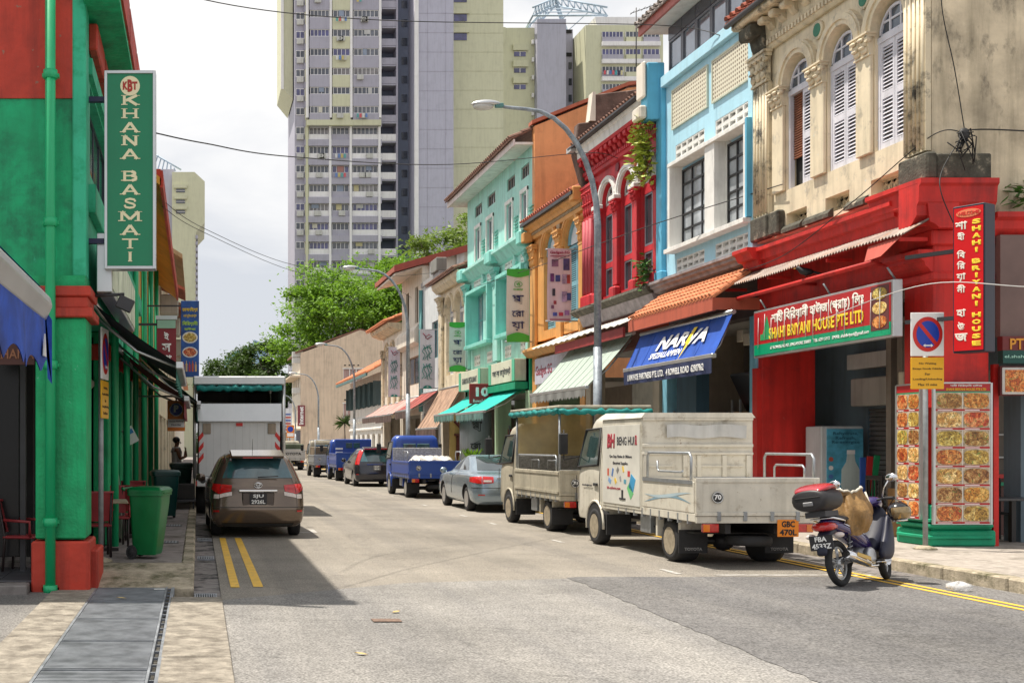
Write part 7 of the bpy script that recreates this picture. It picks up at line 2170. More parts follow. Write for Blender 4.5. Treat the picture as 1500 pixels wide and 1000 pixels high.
# ---- silver-blue saloon
SIL = M('silver_blue_paint', (.27, .34, .4), rough=.25, metal=.6, var=.05, scale=2, coat=.7)
sed = [(.2, 2.28, -2.25, .76, .3, .2, .12, .08), (.3, 2.36, -2.38, .86, .36, .26, .16, .12), (.5, 2.4, -2.41, .9, .4, .28, .2, .14), (.72, 2.34, -2.38, .9, .4, .28, .24, .14),
  (.9, 2.1, -2.32, .885, .36, .28, .26, .14), (.985, 1.2, -2.1, .84, .3, .26, .2, .12), (1.03, .95, -1.75, .8, .24, .24, .14, .08), (1.25, .42, -1.3, .7, .2, .22, .12, .08), (1.4, -.0, -.88, .62, .2, .22, .08, .08), (1.46, -.2, -.65, .5, .2, .2, .06, .06)]
CAR2, p2, s2, _ = car('silver-blue saloon parked between the two work trucks', (7.92, 31.85, 0), R(0), sed, SIL, [(-.88, -1.42), (.88, -1.42), (-.88, 1.36), (.88, 1.36)], .32, .39,
 wins=[('rear_window', -4.8, 4.8, 6.2, 8.2, CAR_GLASS), ('side_window', -10.3, -7.3, 6.2, 8.1, CAR_GLASS), ('side_window', -13.4, -10.5, 6.2, 8.1, CAR_GLASS), ('side_window', 7.3, 10.3, 6.2, 8.1, CAR_GLASS), ('side_window', 10.5, 13.4, 6.2, 8.1, CAR_GLASS)])
for s_ in (1, -1):
 p2('tail_lamp', s_*2.6, s_*4.4, 3.2, 4.05, TAIL_R, .012, t0b=3.05, t1b=4.15); p2('tail_lamp', s_*4.5, s_*7.2, 3.05, 4.15, TAIL_R, .012, t0b=3.3, t1b=4.0)
 p2('lamp_insert', s_*2.9, s_*4.2, 3.3, 3.55, TAIL_W, .017)
 p2('reflector', s_*4.0, s_*5.2, 1.7, 1.85, TAIL_R, .01)
 MB().ellipsoid((s_*1.0, .85, 1.02), (.1, .06, .085), 10, 7).build('door_mirror', SIL, CAR2)
 p2('door_handle', s_*9.3, s_*9.9, 4.35, 4.5, CHROME, .02); p2('door_handle', s_*12.0, s_*12.6, 4.35, 4.5, CHROME, .02)
 p2('door_gap', s_*10.36, s_*10.42, 1.6, 6.1, M('panel_gap', (.02, .018, .016), rough=.6), .004, ns=3)
p2('bumper_gap', -7, 7, 2.55, 2.62, M('panel_gap', (.02, .018, .016), rough=.6), .004)
MB().box(-.33, .33, -2.42, -2.38, .86, .9).build('chrome_strip', CHROME, CAR2, .008)

# ---- dark MPV
BLK = M('black_blue_paint', (.022, .022, .032), rough=.2, metal=.3, var=.1, coat=.8)
CAR3, p3_, s3, _ = car('dark compact MPV with tall red pillar lamps parked ahead of the blue lorry', (7.3, 49.6, 0), 0, mpv, BLK, [(-.85, -1.38), (.85, -1.38), (-.85, 1.35), (.85, 1.35)], .31, .37,
 wins=[('rear_window', -4.2, 4.2, 5.6, 8.2, CAR_GLASS_T), ('side_window', -10.2, -7.4, 6.2, 8.0, CAR_GLASS), ('side_window', -13.2, -10.4, 6.2, 8.0, CAR_GLASS), ('side_window', 7.4, 10.2, 6.2, 8.0, CAR_GLASS), ('side_window', 10.4, 13.2, 6.2, 8.0, CAR_GLASS)])
for s_ in (1, -1):
 p3_('tail_lamp', s_*4.4, s_*6.6, 4.0, 8.0, TAIL_R, .014)
 p3_('reflector', s_*4.3, s_*5.6, 1.95, 2.15, TAIL_R, .01)
 MB().ellipsoid((s_*.98, .75, 1.05), (.1, .06, .09), 10, 7).build('door_mirror', BLK, CAR3)
MB().prism([(-2.06, 1.47), (-1.5, 1.6), (-1.5, 1.64), (-2.12, 1.53)], 'x', -.5, .5).build('roof_spoiler', BLK, CAR3, .02)
MB().box(-.5, .5, -2.15, -2.1, 1.53, 1.57).build('brake_light', TAIL_R, CAR3)
MB().box(-.4, .4, -2.26, -2.19, .9, .93).build('chrome_strip', CHROME, CAR3)
plate(CAR3, ['SDP', '804'], 0, -2.236, .78, .32, .2, M('plate_grey', (.16, .16, .17)), WHT)

# ================================================================ cab-over light trucks
CABG = M('cab_glass', (.03, .06, .06), rough=.05, var=.4, scale=3, spec=1.0, coat=.5)
def truck(label, loc, rz, cab_col, bed_col, style, wbase=2.5, rear_y=0.9, group='light trucks along the right kerb', w=.84, bedh=.4, cabh=1.97, length=4.6, rimm=None, bed_z=.78):
 """y = 0 at the tail; front = +Y. style: dict of flags"""
 t = thing('work_truck', label, 'truck', loc, rz, group)
 cabm, bedm = cab_col, bed_col
 cl = 1.45                                   # cab length
 cy0, cy1 = length-cl, length
 # cab: side profile loft with rounded corners
 sl = [(.42, cy1-.04, cy0, w-.03, .12, .05, .04, .0), (.6, cy1, cy0, w, .16, .06, .06, .0), (1.05, cy1-.02, cy0, w, .18, .06, .08, .0), (1.2, cy1-.1, cy0, w-.01, .2, .06, .1, .0),
   (1.7, cy1-.42, cy0+.02, w-.07, .2, .08, .1, .0), (1.88, cy1-.6, cy0+.05, w-.1, .2, .12, .1, .0), (1.97, cy1-.8, cy0+.12, w-.2, .2, .16, .08, .0)]
 kz = (cabh-.6)/1.37
 zm_ = lambda z: z if z < .6 else .6+(z-.6)*kz
 sl = [(zm_(q[0]),)+tuple(q[1:]) for q in sl]
 rows = []
 for i in range((len(sl)-1)*2+1): rows.append(ring_pts(*crv(sl, i/2)))
 N = len(rows[0]); b = MB()
 b.add([p for r_ in rows for p in r_], [(i*N+j, i*N+(j+1) % N, (i+1)*N+(j+1) % N, (i+1)*N+j) for i in range(len(rows)-1) for j in range(N)] + [tuple(range(N-1, -1, -1)), tuple(range((len(rows)-1)*N, len(rows)*N))], 0, True)
 me = b.mesh('cab', cabm); me.set_sharp_from_angle(angle=R(45)); cab = link('cab', me, t)
 fy = length-style.get('foh', 1.0)             # front axle
 for s_ in (-1, 1):
  # door window and frame, slightly proud
  wp = [(cy0+.2, 1.24), (cy1-.22, 1.2), (cy1-.5, 1.74), (cy0+.24, 1.76)]
  def on(y, z, o):
   ww = w if z < 1.2 else w-.01-(z-1.2)*.125
   return (s_*(ww+.03+o), y, zm_(z))
  g = MB(); g.add([on(y, z, .0) for y, z in wp]+[on(y, z, -.06) for y, z in wp], [(0,1,2,3), (7,6,5,4), (0,4,5,1), (1,5,6,2), (2,6,7,3), (3,7,4,0)])
  g.build('door_window', CABG, cab)
  fr = MB(); pp = [Vector(on(y, z, .002)) for y, z in wp]; fr.tube(pp, .022, 6, closed=True); fr.build('window_seal', BLACK, cab)
  gp = MB()
  gp.tube([(s_*(w+.027), cy0+.1, .62), (s_*(w+.03), cy0+.1, 1.15), (s_*(w-.045), cy0+.13, zm_(1.8))], .007, 5)
  gp.tube([(s_*(w+.022), cy1-.14, .66), (s_*(w+.02), cy1-.16, 1.18)], .007, 5)
  gp.tube([(s_*(w+.028), cy0+.1, .63), (s_*(w+.03), fy-.36, .63)], .006, 5)
  gp.build('door_gap', M('panel_gap', (.02, .018, .016), rough=.6), cab)
  MB().box(s_*(w+.02), s_*(w+.05), cy0+.2, cy0+.38, 1.02, 1.07).build('door_handle', BLACK, cab, .008)
  # wheel arch cut as dark recess with lip
  arc = [(fy+.42*math.cos(PI*(k-.6)/10), .34+.42*math.sin(PI*(k-.6)/10)) for k in range(12)]
  MB().prism(arc, 'x', s_*(w-.1), s_*(w+.028)).build('wheel_arch', BLACK, cab)
  MB().tube([(s_*(w+.025), y, z) for y, z in arc], .022, 6).build('arch_lip', cabm, cab)
  MB().tube([(s_*(w+.02), cy1-.25, zm_(1.35)), (s_*(w+.24), cy1-.1, zm_(1.3)), (s_*(w+.24), cy1-.1, zm_(1.75))], .014, 6).build('mirror_arm', BLACK, cab)
  MB().box(s_*(w+.17), s_*(w+.33), cy1-.14, cy1-.08, zm_(1.38), zm_(1.7)).build('mirror', BLACK, cab, .02)
  wheel(t, s_*(w+.035), fy, .32, s_, .2, rimm)
  wheel(t, s_*(w-.04), rear_y, .31, s_, .34, rimm)
  # mud flap and its print
  mf = MB().box(s_*(w-.42), s_*(w+.0), rear_y-.42, rear_y-.40, .16, .5).build('mud_flap', BLACK, t)
  if style.get('flap'): text('TOYOTA', paint('flap_print', (.3, .3, .3), bump=0), mf, (s_*(w-.21), rear_y-.424, .22), FACE_CAM, w=.26, h=.045, bold=.03)
  MB().box(s_*(w-.42), s_*(w+.0), fy-.5, fy-.46, .2, .55).build('mud_flap', BLACK, t)
  MB().box(s_*(w-.12), s_*(w-.02), rear_y+.4, rear_y+.46, .35, bed_z-.1).build('guard_stay', bedm, t)
  MB().box(s_*(w-.36), s_*(w-.04), rear_y-.38, rear_y-.3, .45, bed_z-.06).build('rear_guard', bedm, t)
 for k, (xa, xb) in enumerate(((-.46, -.02), (.02, .46))):
  MB().box(xa, xb, cy0-.03+.0, cy0+.03, zm_(1.38), zm_(1.7)).build('rear_window', CAR_GLASS_T, cab, .02)
 # chassis
 for x in (-.35, .35): MB().box(x-.04, x+.04, .15, length-.5, .48, .62).build('chassis_rail', DARKMETAL, t)
 MB().tube([(-w+.15, rear_y, .31), (w-.15, rear_y, .31)], .06, 8).build('axle', DARKMETAL, t)
 MB().ellipsoid((0, rear_y, .31), (.17, .15, .15), 10, 7).build('differential', DARKMETAL, t)
 MB().box(-w+.05, -.42, rear_y+.75, rear_y+1.15, .36, .66).build('tool_box', STEEL, t, .01)
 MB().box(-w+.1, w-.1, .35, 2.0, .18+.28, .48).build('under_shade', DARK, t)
 # spare wheel slung flat under the tail
 MB().lathe([(.16, .42), (.29, .42), (.31, .46), (.31, .52), (.29, .56), (.16, .56)], (.08, .42, -.12), 22).build('spare_wheel', BLACK, t)
 # bed floor and skirts
 bl = cy0-.06
 MB().box(-w-.03, w+.03, .03, bl, bed_z-.12, bed_z).build('bed_floor', bedm, t, .008)
 for k in range(9): MB().box(-w-.034, -w+.02, .25+k*.33, .29+k*.33, bed_z-.16, bed_z-.02).build('hook', STEEL, t)
 # tailgate
 tg = MB().box(-w-.03, w+.03, 0, .045, bed_z-.03, bed_z+bedh).build('tailgate', bedm, t, .01)
 fr = MB()
 fr.box(-w-.03, w+.03, -.018, -.001, bed_z+bedh-.05, bed_z+bedh+.012); fr.box(-w-.03, w+.03, -.018, -.001, bed_z-.03, bed_z+.02)
 fr.box(-w-.03, -w+.05, -.016, -.001, bed_z+.02, bed_z+bedh-.05); fr.box(w-.05, w+.03, -.016, -.001, bed_z+.02, bed_z+bedh-.05)
 fr.build('tailgate_rib', bedm, tg, .004)
 MB().box(-w-.03, w+.03, -.005, .05, bed_z+bedh+.0125, bed_z+bedh+.024).build('tread_strip', STEEL, tg)
 for x in (-.55, -.18, .2, .56): MB().box(x-.025, x+.025, -.03, -.002, bed_z-.1, bed_z+.03).build('hinge', STEEL, tg, .005)
 MB().box(-w-.02, w+.02, .0, .05, bed_z-.13, bed_z-.04).build('rear_sill', bedm, t)
 if style.get('seventy', True):
  d = MB().lathe([(.082, -.022), (.082, -.0185)], (-w+.27, 0, bed_z+bedh*.47), 22, 'y').build('speed_disc', M('disc_black', (.02, .02, .02)), tg)
  MB().tube([(-w+.27+.074*math.cos(a), -.023, bed_z+bedh*.47+.074*math.sin(a)) for a in [2*PI*k/20 for k in range(20)]], .005, 4, closed=True).build('disc_rim', WHT, d)
  text('70', WHT, d, (-w+.27, -.0235, bed_z+bedh*.47+.005), FACE_CAM, w=.1, h=.075, bold=.04)
 # side gates
 if style.get('gates', True):
  for s_ in (-1, 1):
   sg = MB().box(s_*w, s_*(w+.035), .06, bl, bed_z+.0, bed_z+bedh-.01).build('side_gate', bedm, t, .008)
   for zz in (bed_z+.03, bed_z+bedh-.05): MB().box(s_*(w+.036), s_*(w+.05), .06, bl, zz-.025, zz+.025).build('gate_rib', bedm, sg)
 # lamps and bumper bar
 for s_ in (-1, 1):
  MB().box(s_*(w-.29), s_*(w-.06), -.02, .04, bed_z-.26, bed_z-.14).build('tail_lamp', TAIL_R, t, .01)
  MB().box(s_*(w-.155), s_*(w-.065), -.026, -.021, bed_z-.25, bed_z-.15).build('indicator', TAIL_O, t)
 if style.get('plate'): plate(t, style['plate'], style.get('px', .36), -.012, bed_z-.2, .3, .24, PLATE_O, PLATE_B)
 # head board behind the cab
 if style.get('board'):
  hbm = style['board']
  MB().box(-w, w, bl-.05, bl, bed_z, style.get('board_z', 1.5)).build('head_board', hbm, t, .01)
 return t, cab, tg, bl

def rail(parent, s_, w, y0, y1, z0, z1, mat=STEEL, inner=True):
 x = s_*(w+.01)
 o = MB().tube([(x, y0, z0), (x, y0, z1-.06), (x, y0+.05, z1), (x, y1-.05, z1), (x, y1, z1-.06), (x, y1, z0)], .02, 8)
 o.build('side_rail', mat, parent)
 if inner:
  MB().tube([(x, y0+.25, z0), (x, y0+.25, z0+.16), (x, y0+.3, z0+.2), (x, y1-.35, z0+.2), (x, y1-.3, z0+.16), (x, y1-.3, z0)], .016, 8).build('side_rail', mat, parent)

IVORY = M('ivory_truck_paint', (.66, .62, .53), rough=.4, var=.1, scale=3, stain=(.34, .28, .2), st_lo=.56, st_hi=.72, st_scale=5, coat=.3, streak=.18, chips=(.28, .18, .11))
IVORY_D = M('dirty_ivory_paint', (.46, .42, .33), rough=.5, var=.15, scale=4, stain=(.22, .18, .13), st_lo=.55, st_hi=.7, st_scale=4, streak=.3, chips=(.2, .12, .07))
# nearest truck: ivory with enclosed locker and panelled off-side
TK1, cab1, tg1, bl1 = truck('ivory work truck with a lettered locker behind the cab, nearest the motorcycle', (7.86, 16.3, 0), R(0.6), IVORY, IVORY, {'plate': ['GBC', '470L'], 'flap': True, 'px': .42, 'gates': False, 'foh': 1.12}, rear_y=1.05, length=5.15, w=.84, bedh=.49, cabh=2.28, rimm=RIM_B, bed_z=.77)
w = .84
ly0, ly1 = 1.92, bl1-.01
lk = MB().box(-w-.04, w+.04, ly0, ly1, .7, 2.16).build('locker', IVORY, TK1, .015)
MB().box(-w-.05, -w-.041, ly0+.05, ly1-.05, .76, 2.06).build('locker_door', M('door_white', (.68, .66, .6), rough=.35, coat=.3), lk, .003)
MB().prism([(-w-.06, 2.16), (w+.06, 2.16), (w, 2.24), (-w, 2.24)], 'y', ly0-.04, ly1+.04).build('locker_roof', IVORY, lk)
ym = (ly0+ly1)/2
MB().box(-w-.06, -w-.0505, ym-.12, ym-.06, .84, 1.0).build('latch', DARKMETAL, lk)
MB().box(-w-.058, -w-.0505, ym-.22, ym+.04, .84, .87).build('latch_bar', DARKMETAL, lk)
RT = (R(90), 0, R(-90))
DMAR = M('logo_maroon', (.35, .03, .05)); DK = M('logo_dark', (.04, .04, .05))
lx = -w-.0515
text('BH', DMAR, lk, (lx, ym+.42, 1.8), RT, w=.36, h=.24, bold=.06, shear=.1)
text('BENG HUI', DK, lk, (lx, ym-.22, 1.8), RT, w=.74, h=.14, bold=.02)
text('SEAL', DMAR, lk, (lx, ym-.66, 1.81), RT, w=.08, h=.16, bold=.02)
text('One Stop Marine & Offshore', DK, lk, (lx, ym, 1.54), RT, w=.98, h=.062, bold=.008)
text('Electrical Supplies.', DK, lk, (lx, ym, 1.43), RT, w=.66, h=.062, bold=.008)
text('bh-esform.com', DMAR, lk, (lx, ym+.3, 1.02), RT, w=.6, h=.05, bold=.012)
for k, (dy, z, a, e, c) in enumerate(((.55, 1.28, .07, .12, (.6, .1, .05)), (.35, 1.28, .06, .14, (.1, .2, .45)), (.12, 1.32, .07, .1, (.2, .2, .2)), (-.12, 1.34, .1, .06, (.75, .5, .05)), (-.36, 1.27, .09, .1, (.55, .05, .05)), (.48, 1.14, .08, .12, (.2, .35, .6)), (.22, 1.14, .07, .1, (.75, .5, .05)), (.0, 1.18, .06, .08, (.3, .3, .32)), (-.2, 1.14, .1, .07, (.1, .3, .4)), (-.5, 1.12, .2, .24, (.05, .3, .55)), (-.42, 1.0, .24, .16, (.15, .5, .2)))):
 MB().obox((lx, ym+dy, z), (.004, a, e), Matrix.Rotation(.4*k, 3, 'X')).build('printed_tool', M('tool_print%d' % k, c, rough=.5), lk)
text('www.benghui.com', DK, cab1, (-w-.042, bl1+.75, 1.02), RT, w=.5, h=.05, bold=.005)
# locker back wall with pressed ribs, facing the open bed
for z0, z1 in ((1.17, 1.23), (1.58, 1.62), (1.7, 1.75), (2.12, 2.16)): MB().box(-w-.03, w+.03, ly0-.035, ly0-.001, z0, z1).build('panel_rib', IVORY, lk, .006)
for x in (-.82, -.2, .02, .42, .8): MB().box(x-.035, x+.035, ly0-.03, ly0-.001, 1.235, 1.575).build('panel_rib', IVORY, lk, .006)
for x in (-.5, .25, .62): MB().box(x-.28, x+.1, ly0-.02, ly0-.001, 1.385, 1.42).build('panel_rib', IVORY, lk, .004)
MB().grid(lambda u, v: (-.5+1.25*u, ly0-.05+.012*math.sin(u*23)*v, 1.85+.2*v+.012*math.sin(u*11)), 26, 3).build('rolled_sheet', paint('grey_sheet', (.55, .55, .54)), lk)
sg = MB().box(-w-.035, -w, .06, ly0-.01, .78, 1.22).build('side_gate', IVORY, TK1, .006)
MB().box(-w-.048, -w-.036, .1, ly0-.05, 1.18, 1.235).build('gate_rib', STEEL, sg)
for k in range(2):
 def wv_(u, v, k=k): return (-w-.038-.001*k, .12+(ly0-.2)*u, .9+.1*k+.06*math.sin(u*4+k*2)+.05*v*math.sin(PI*u))
 MB().grid(wv_, 24, 1).build('wave_stripe', M('wave_%d' % k, ((.2, .32, .4), (.4, .5, .55))[k]), sg)
MB().box(w, w+.035, .06, ly0-.01, .78, 1.22).build('side_gate', IVORY, TK1, .006)
rail(TK1, -1, w, .2, 1.75, 1.24, 1.62, inner=False)
MB().tube([(-w+.02, .55, 1.36), (-w+.02, .6, 1.34), (-w+.02, 1.4, 1.34), (-w+.02, 1.45, 1.38), (-w+.02, 1.45, 1.5)], .016, 8).build('inner_rail', STEEL, TK1)
rail(TK1, 1, w, .1, 1.5, 1.24, 1.6)
# second truck: covered with rolled teal canvas and clear plastic
TK2, cab2, tg2, bl2 = truck('dusty ivory work truck with a canopy frame and rolled teal canvas behind the nearest one', (7.85, 22.4, 0), R(.3), IVORY_D, IVORY_D, {'plate': None, 'board': M('checker_plate', (.3, .29, .27), rough=.5, metal=.4, var=.3, scale=20), 'board_z': 1.5}, rear_y=1.0, length=4.6, rimm=RIM_B, cabh=2.2, bedh=.45)
PLAS = M('yellowed_plastic', (.6, .46, .2), rough=.2, var=.2, alpha=.8, spec=.6)
for x in (-w, w):
 for y in (.1, bl2-.05): MB().tube([(x, y, .8), (x, y, 2.45)], .025, 8).build('canopy_post', STEEL, TK2)
MB().box(-w-.06, w+.06, -.02, bl2+.3, 2.44, 2.5).build('canopy_roof', IVORY_D, TK2, .015)
TEALC = M('rolled_teal_canvas', (.0, .2, .19), rough=.6, var=.35, scale=8, bump=.4, bscale=18)
def roll(parent, p, q, r=.055, n=22):
 p, q = Vector(p), Vector(q)
 pts = [p.lerp(q, k/n)+Vector((0, 0, .018*math.sin(k*2.1))) for k in range(n+1)]
 MB().tube(pts, [r*(1+.22*math.sin(k*3.3)) for k in range(n+1)], 9).build('rolled_canvas', TEALC, parent)
roll(TK2, (-w-.06, .0, 2.38), (-w-.06, bl2+.25, 2.38)); roll(TK2, (-w-.06, -.04, 2.37), (w+.06, -.04, 2.37))
MB().grid(lambda u, v: (-w+2*w*u, bl2-.06+.04*math.sin(u*8)*v, 1.5+.9*v), 12, 6).build('clear_curtain', PLAS, TK2)
MB().grid(lambda u, v: (w+.02*math.sin(u*9), .15+(bl2-.25)*u, 1.3+1.1*v), 12, 6).build('clear_curtain', PLAS, TK2)
rail(TK2, -1, w, .25, bl2-.2, 1.18, 1.52, inner=False)
for y in (.5, 1.6): MB().tube([(-w+.05, y, 1.2), (-w+.05, y, 1.42), (-w+.05, y+.5, 1.42), (-w+.05, y+.5, 1.2)], .014, 6).build('inner_rail', STEEL, TK2)
MB().box(.1, .7, .8, 1.5, .785, 1.3).build('cargo_box', paint('cardboard', (.36, .22, .11)), TK2, .01)
MB().box(w-.5, w-.1, -.3, .02, .42, .5).build('step', IVORY_D, TK2)
# blue truck
BLU = M('blue_truck_paint', (.012, .06, .33), rough=.35, var=.08, scale=3, coat=.4)
CHECK = M('bright_checker_plate', (.45, .45, .44), rough=.4, metal=.5, var=.35, scale=16, bump=.5, bscale=40)
TK3, cab3, tg3, bl3 = truck('blue work truck carrying plastic-wrapped goods, ahead of the silver saloon', (7.62, 37.1, 0), R(.4), BLU, BLU, {'plate': ['YK', '1304A'], 'board': CHECK, 'board_z': 1.62, 'px': .5}, rear_y=1.0, length=4.7, cabh=2.05, bedh=.42)
MB().box(-.84, .84, bl3-.12, bl3-.06, .8, 1.6).build('checker_board', CHECK, TK3)
rail(TK3, -1, .84, .3, 1.0, 1.2, 1.5, inner=False); rail(TK3, 1, .84, .3, 1.0, 1.2, 1.5, inner=False)
cgo = thing('wrapped_goods', 'plastic-wrapped pale goods lying in the blue truck bed', 'goods', (7.7, 38.3, .79))
MB().grid(lambda u, v: ((u-.5)*1.3, (v-.5)*1.5, .5+.05*math.sin(u*17+v*5)+.04*math.sin(v*23)-.5*(max(0, abs(2*u-1)-.8)*5*.5+max(0, abs(2*v-1)-.8)*2.5)*.4), 18, 18).box(-.6, .6, -.65, .65, 0, .4).build('wrapped_pile', M('shrink_wrap', (.6, .57, .53), rough=.25, var=.3, scale=7, spec=.7), cgo)
# second blue truck further on
TK4, cab4, tg4, bl4 = truck('smaller-looking blue work truck with a tall blue back panel and white lettering', (7.35, 54.3, 0), 0, BLU, BLU, {'plate': None, 'seventy': False, 'gates': True}, rear_y=1.0, length=4.6, bedh=.55)
MB().box(-.86, .86, .6, .66, .8, 1.98).build('back_panel', BLU, TK4, .03)
for k in range(2): MB().box(-.35+k*.36, -.05+k*.36, .585, .6, 1.55, 1.8).build('panel_window', CAR_GLASS_T, TK4, .03)
text('TOYOTA', WHT, tg4, (.25, -.03, 1.08), FACE_CAM, w=.9, h=.14, bold=.03)
for k in range(4): MB().box(-.84, -.5, .57, .599, .95+.18*k, 1.03+.18*k).build('white_slat', WHT, TK4)
TK5, cab5, tg5, bl5 = truck('grey-white work truck with a load rack at the far end of the parked row', (6.95, 60.8, 0), 0, IVORY_D, STEEL, {'plate': None}, rear_y=1.0, length=4.6)
MB().box(-.8, .8, .2, 2.8, .79, 1.6).build('stacked_load', paint('load_brown', (.2, .15, .1), var=.4), TK5, .03)
for x in (-.8, .8):
 for y in (.1, 2.9): MB().tube([(x, y, .8), (x, y, 1.95)], .025, 6).build('rack_post', STEEL, TK5)
MB().tube([(-.8, .1, 1.95), (.8, .1, 1.95), (.8, 2.9, 1.95), (-.8, 2.9, 1.95)], .025, 6, closed=True).build('rack_rail', STEEL, TK5)
TK6, cab6, tg6, bl6 = truck('distant pale truck with dark letters on its tailgate', (6.3, 77.5, 0), 0, IVORY_D, M('pale_tailgate', (.5, .5, .5), rough=.5), {'plate': None, 'seventy': False}, rear_y=1.0, length=4.6, bedh=.6)
text('TOYOTA', M('letter_black', (.02, .02, .02)), tg6, (0, -.03, 1.1), FACE_CAM, w=1.2, h=.18, bold=.03)
MB().box(-.8, .8, .3, 2.9, .8, 1.75).build('stacked_load', paint('load_green', (.12, .15, .09), var=.4), TK6, .04)

# ================================================================ white lorry with tail lift on the left
LO = thing('box_lorry', 'white curtain-top lorry with a raised tail lift in front of the bronze MPV', 'lorry', (1.02, 28.6, 0))
LW = M('lorry_white', (.62, .63, .64), rough=.45, var=.06, scale=1.5, stain=(.45, .45, .44), st_lo=.55, st_hi=.8, st_z=.2, st_scale=5)
hw = 1.1
tl_ = MB().box(-hw+.1, hw-.1, 0, .08, .95, 2.62).build('tail_lift', LW, LO, .015)
MB().prism([(-.1, 2.3), (.02, 2.32), (.02, 2.75), (-.04, 2.75)], 'x', -hw+.06, hw-.06).build('lift_fold', ALU, LO, .01)
for k in range(1, 22): MB().box(-hw+.1+k*.09, -hw+.104+k*.09, -.004, 0, 1.0, 2.28).build('plank_groove', M('groove_grey', (.4, .4, .4)), tl_) if k % 2 == 0 else None
for s_ in (-1, 1):
 for k in range(3):
  x = s_*(hw-.16); z = 1.35+k*.27
  MB().prism([(x-.06, z+(-.09 if s_ < 0 else .06)), (x+.06, z+(.06 if s_ < 0 else -.09)), (x+.06, z+.13+(.06 if s_ < 0 else -.09)), (x-.06, z+.13+(-.09 if s_ < 0 else .06))], 'y', -.012, -.002).build('hazard_stripe', SRED, tl_)
 MB().box(s_*(hw-.3)-.1, s_*(hw-.3)+.1, -.03, -.002, 2.0, 2.26).build('vent_plate', paint('vent_tan', (.32, .26, .2)), tl_, .01)
 MB().tube([(s_*hw, .1, .9), (s_*hw, .1, 3.3)], .045, 8).build('corner_post', ALU, LO)
 MB().box(s_*(hw-.04), s_*hw, .2, 4.6, .9, 3.2).build('side_curtain', paint('lorry_curtain', (.55, .57, .58)), LO)
 MB().lathe([(.42, s_*(hw-.32)), (.45, s_*(hw-.28)), (.45, s_*(hw-.05)), (.42, s_*(hw-.02)), (.2, s_*(hw-.04))], (0, 1.3, .45), 24, 'x').build('wheel', BLACK, LO)
 MB().box(s_*(hw-.25), s_*(hw-.02), -.02, .05, .72, .84).build('tail_lamp', TAIL_R, LO, .01)
MB().box(-.08, .08, -.02, -.002, 2.19, 2.27).build('red_label', SRED, tl_)
text('TOYOTA', paint('faint_print', (.3, .3, .3), bump=0), tl_, (.02, -.004, 1.25), FACE_CAM, w=.3, h=.05, bold=.02)
MB().box(-hw+.05, hw-.05, -.03, .06, .7, .94).build('rear_bumper', LW, LO, .02)
MB().lathe([(.07, -.04), (.07, -.031)], (-hw+.2, 0, .85), 18, 'y').build('speed_disc', M('disc_black', (.02, .02, .02)), LO)
MB().box(-hw-.04, hw+.04, -.05, 4.7, 3.2, 3.42).build('roof', ALU, LO, .03)
roll(LO, (-hw+.05, -.02, 3.12), (hw-.05, -.02, 3.12), .07)
MB().box(-hw+.06, hw-.06, 4.5, 4.6, .9, 3.2).build('front_wall', paint('lorry_inside', (.25, .25, .24)), LO)
MB().box(-hw+.06, hw-.06, .1, 4.5, .85, .94).build('floor', DARKMETAL, LO)
MB().box(-hw+.1, hw-.1, 4.8, 6.3, .5, 2.4).build('cab', LW, LO, .12)
MB().box(-hw+.2, hw-.2, .3, 4.6, .55, .84).build('chassis', DARK, LO)
MB().box(-hw+.15, hw-.15, 3.2, 4.3, .95, 2.9).build('stacked_cartons', paint('cartons', (.3, .26, .2), var=.3), LO, .03)
# ================================================================ signs and boards of the red corner restaurant
SB = thing('signboard', 'long red and green signboard with Bengali and yellow lettering over the red shopfront', 'sign', (F-.4, 21.5, 4.0))
X = F-.42
SRD = M('signboard_red', (.42, .012, .015), rough=.4, var=.12, scale=1.5)
SGR = M('signboard_green', (.0, .3, .14), rough=.4, var=.15, scale=2)
y0, y1 = 18.5, 23.15
W(MB().box(X+.005, X+.16, y0, y1, 3.58, 4.5), 'case', ALU, SB, .01)
W(MB().box(X-.004, X+.004, y0+.06, y1-.04, 3.83, 4.46), 'red_face', SRD, SB)
W(MB().box(X-.004, X+.004, y0+.06, y1-.04, 3.62, 3.828), 'green_face', SGR, SB)
BNG_W = M('pale_letter', (.8, .76, .68), rough=.5, var=.05)
WT('শাহী িবিরয়ানী হাউজ (প্রাঃ) িলঃ', BNG_W, SB, (X-.009, 20.85, 4.28), FACE_LEFT, w=3.1, h=.28, bold=.03)
WT('SHAHI BRIYANI HOUSE PTE LTD', YLW, SB, (X-.009, 20.9, 4.0), FACE_LEFT, w=3.2, h=.22, bold=.03)
WT('67 ROWELL ROAD, SINGAPORE 208001   TEL: 6291 5112   EMAIL: shahibriyani@gmail.com', WHT, SB, (X-.009, 20.8, 3.72), FACE_LEFT, w=3.3, h=.075, bold=.01)
W(MB().prism([(22.95-.1, 3.9), (22.95-.62, 3.9), (22.95-.62, 4.02), (22.95-.5, 4.02), (22.95-.36, 4.36), (22.95-.2, 4.02), (22.95-.1, 4.02)], 'x', X-.009, X-.004), 'tree_mark', M('logo_green', (.02, .3, .1)), SB)
pp = W(MB().box(X-.008, X-.0041, 18.6, 19.1, 3.72, 4.44), 'picture_strip', M('strip_dark', (.12, .03, .03)), SB)
for k, z in enumerate((4.31, 4.08, 3.85)):
 W(MB().prism([(18.85+.2*math.cos(2*PI*j/18), z+.1*math.sin(2*PI*j/18)) for j in range(18)], 'x', X-.014, X-.0085), 'dish_picture', FOODS[(2, 1, 0)[k]], pp)
b = MB()
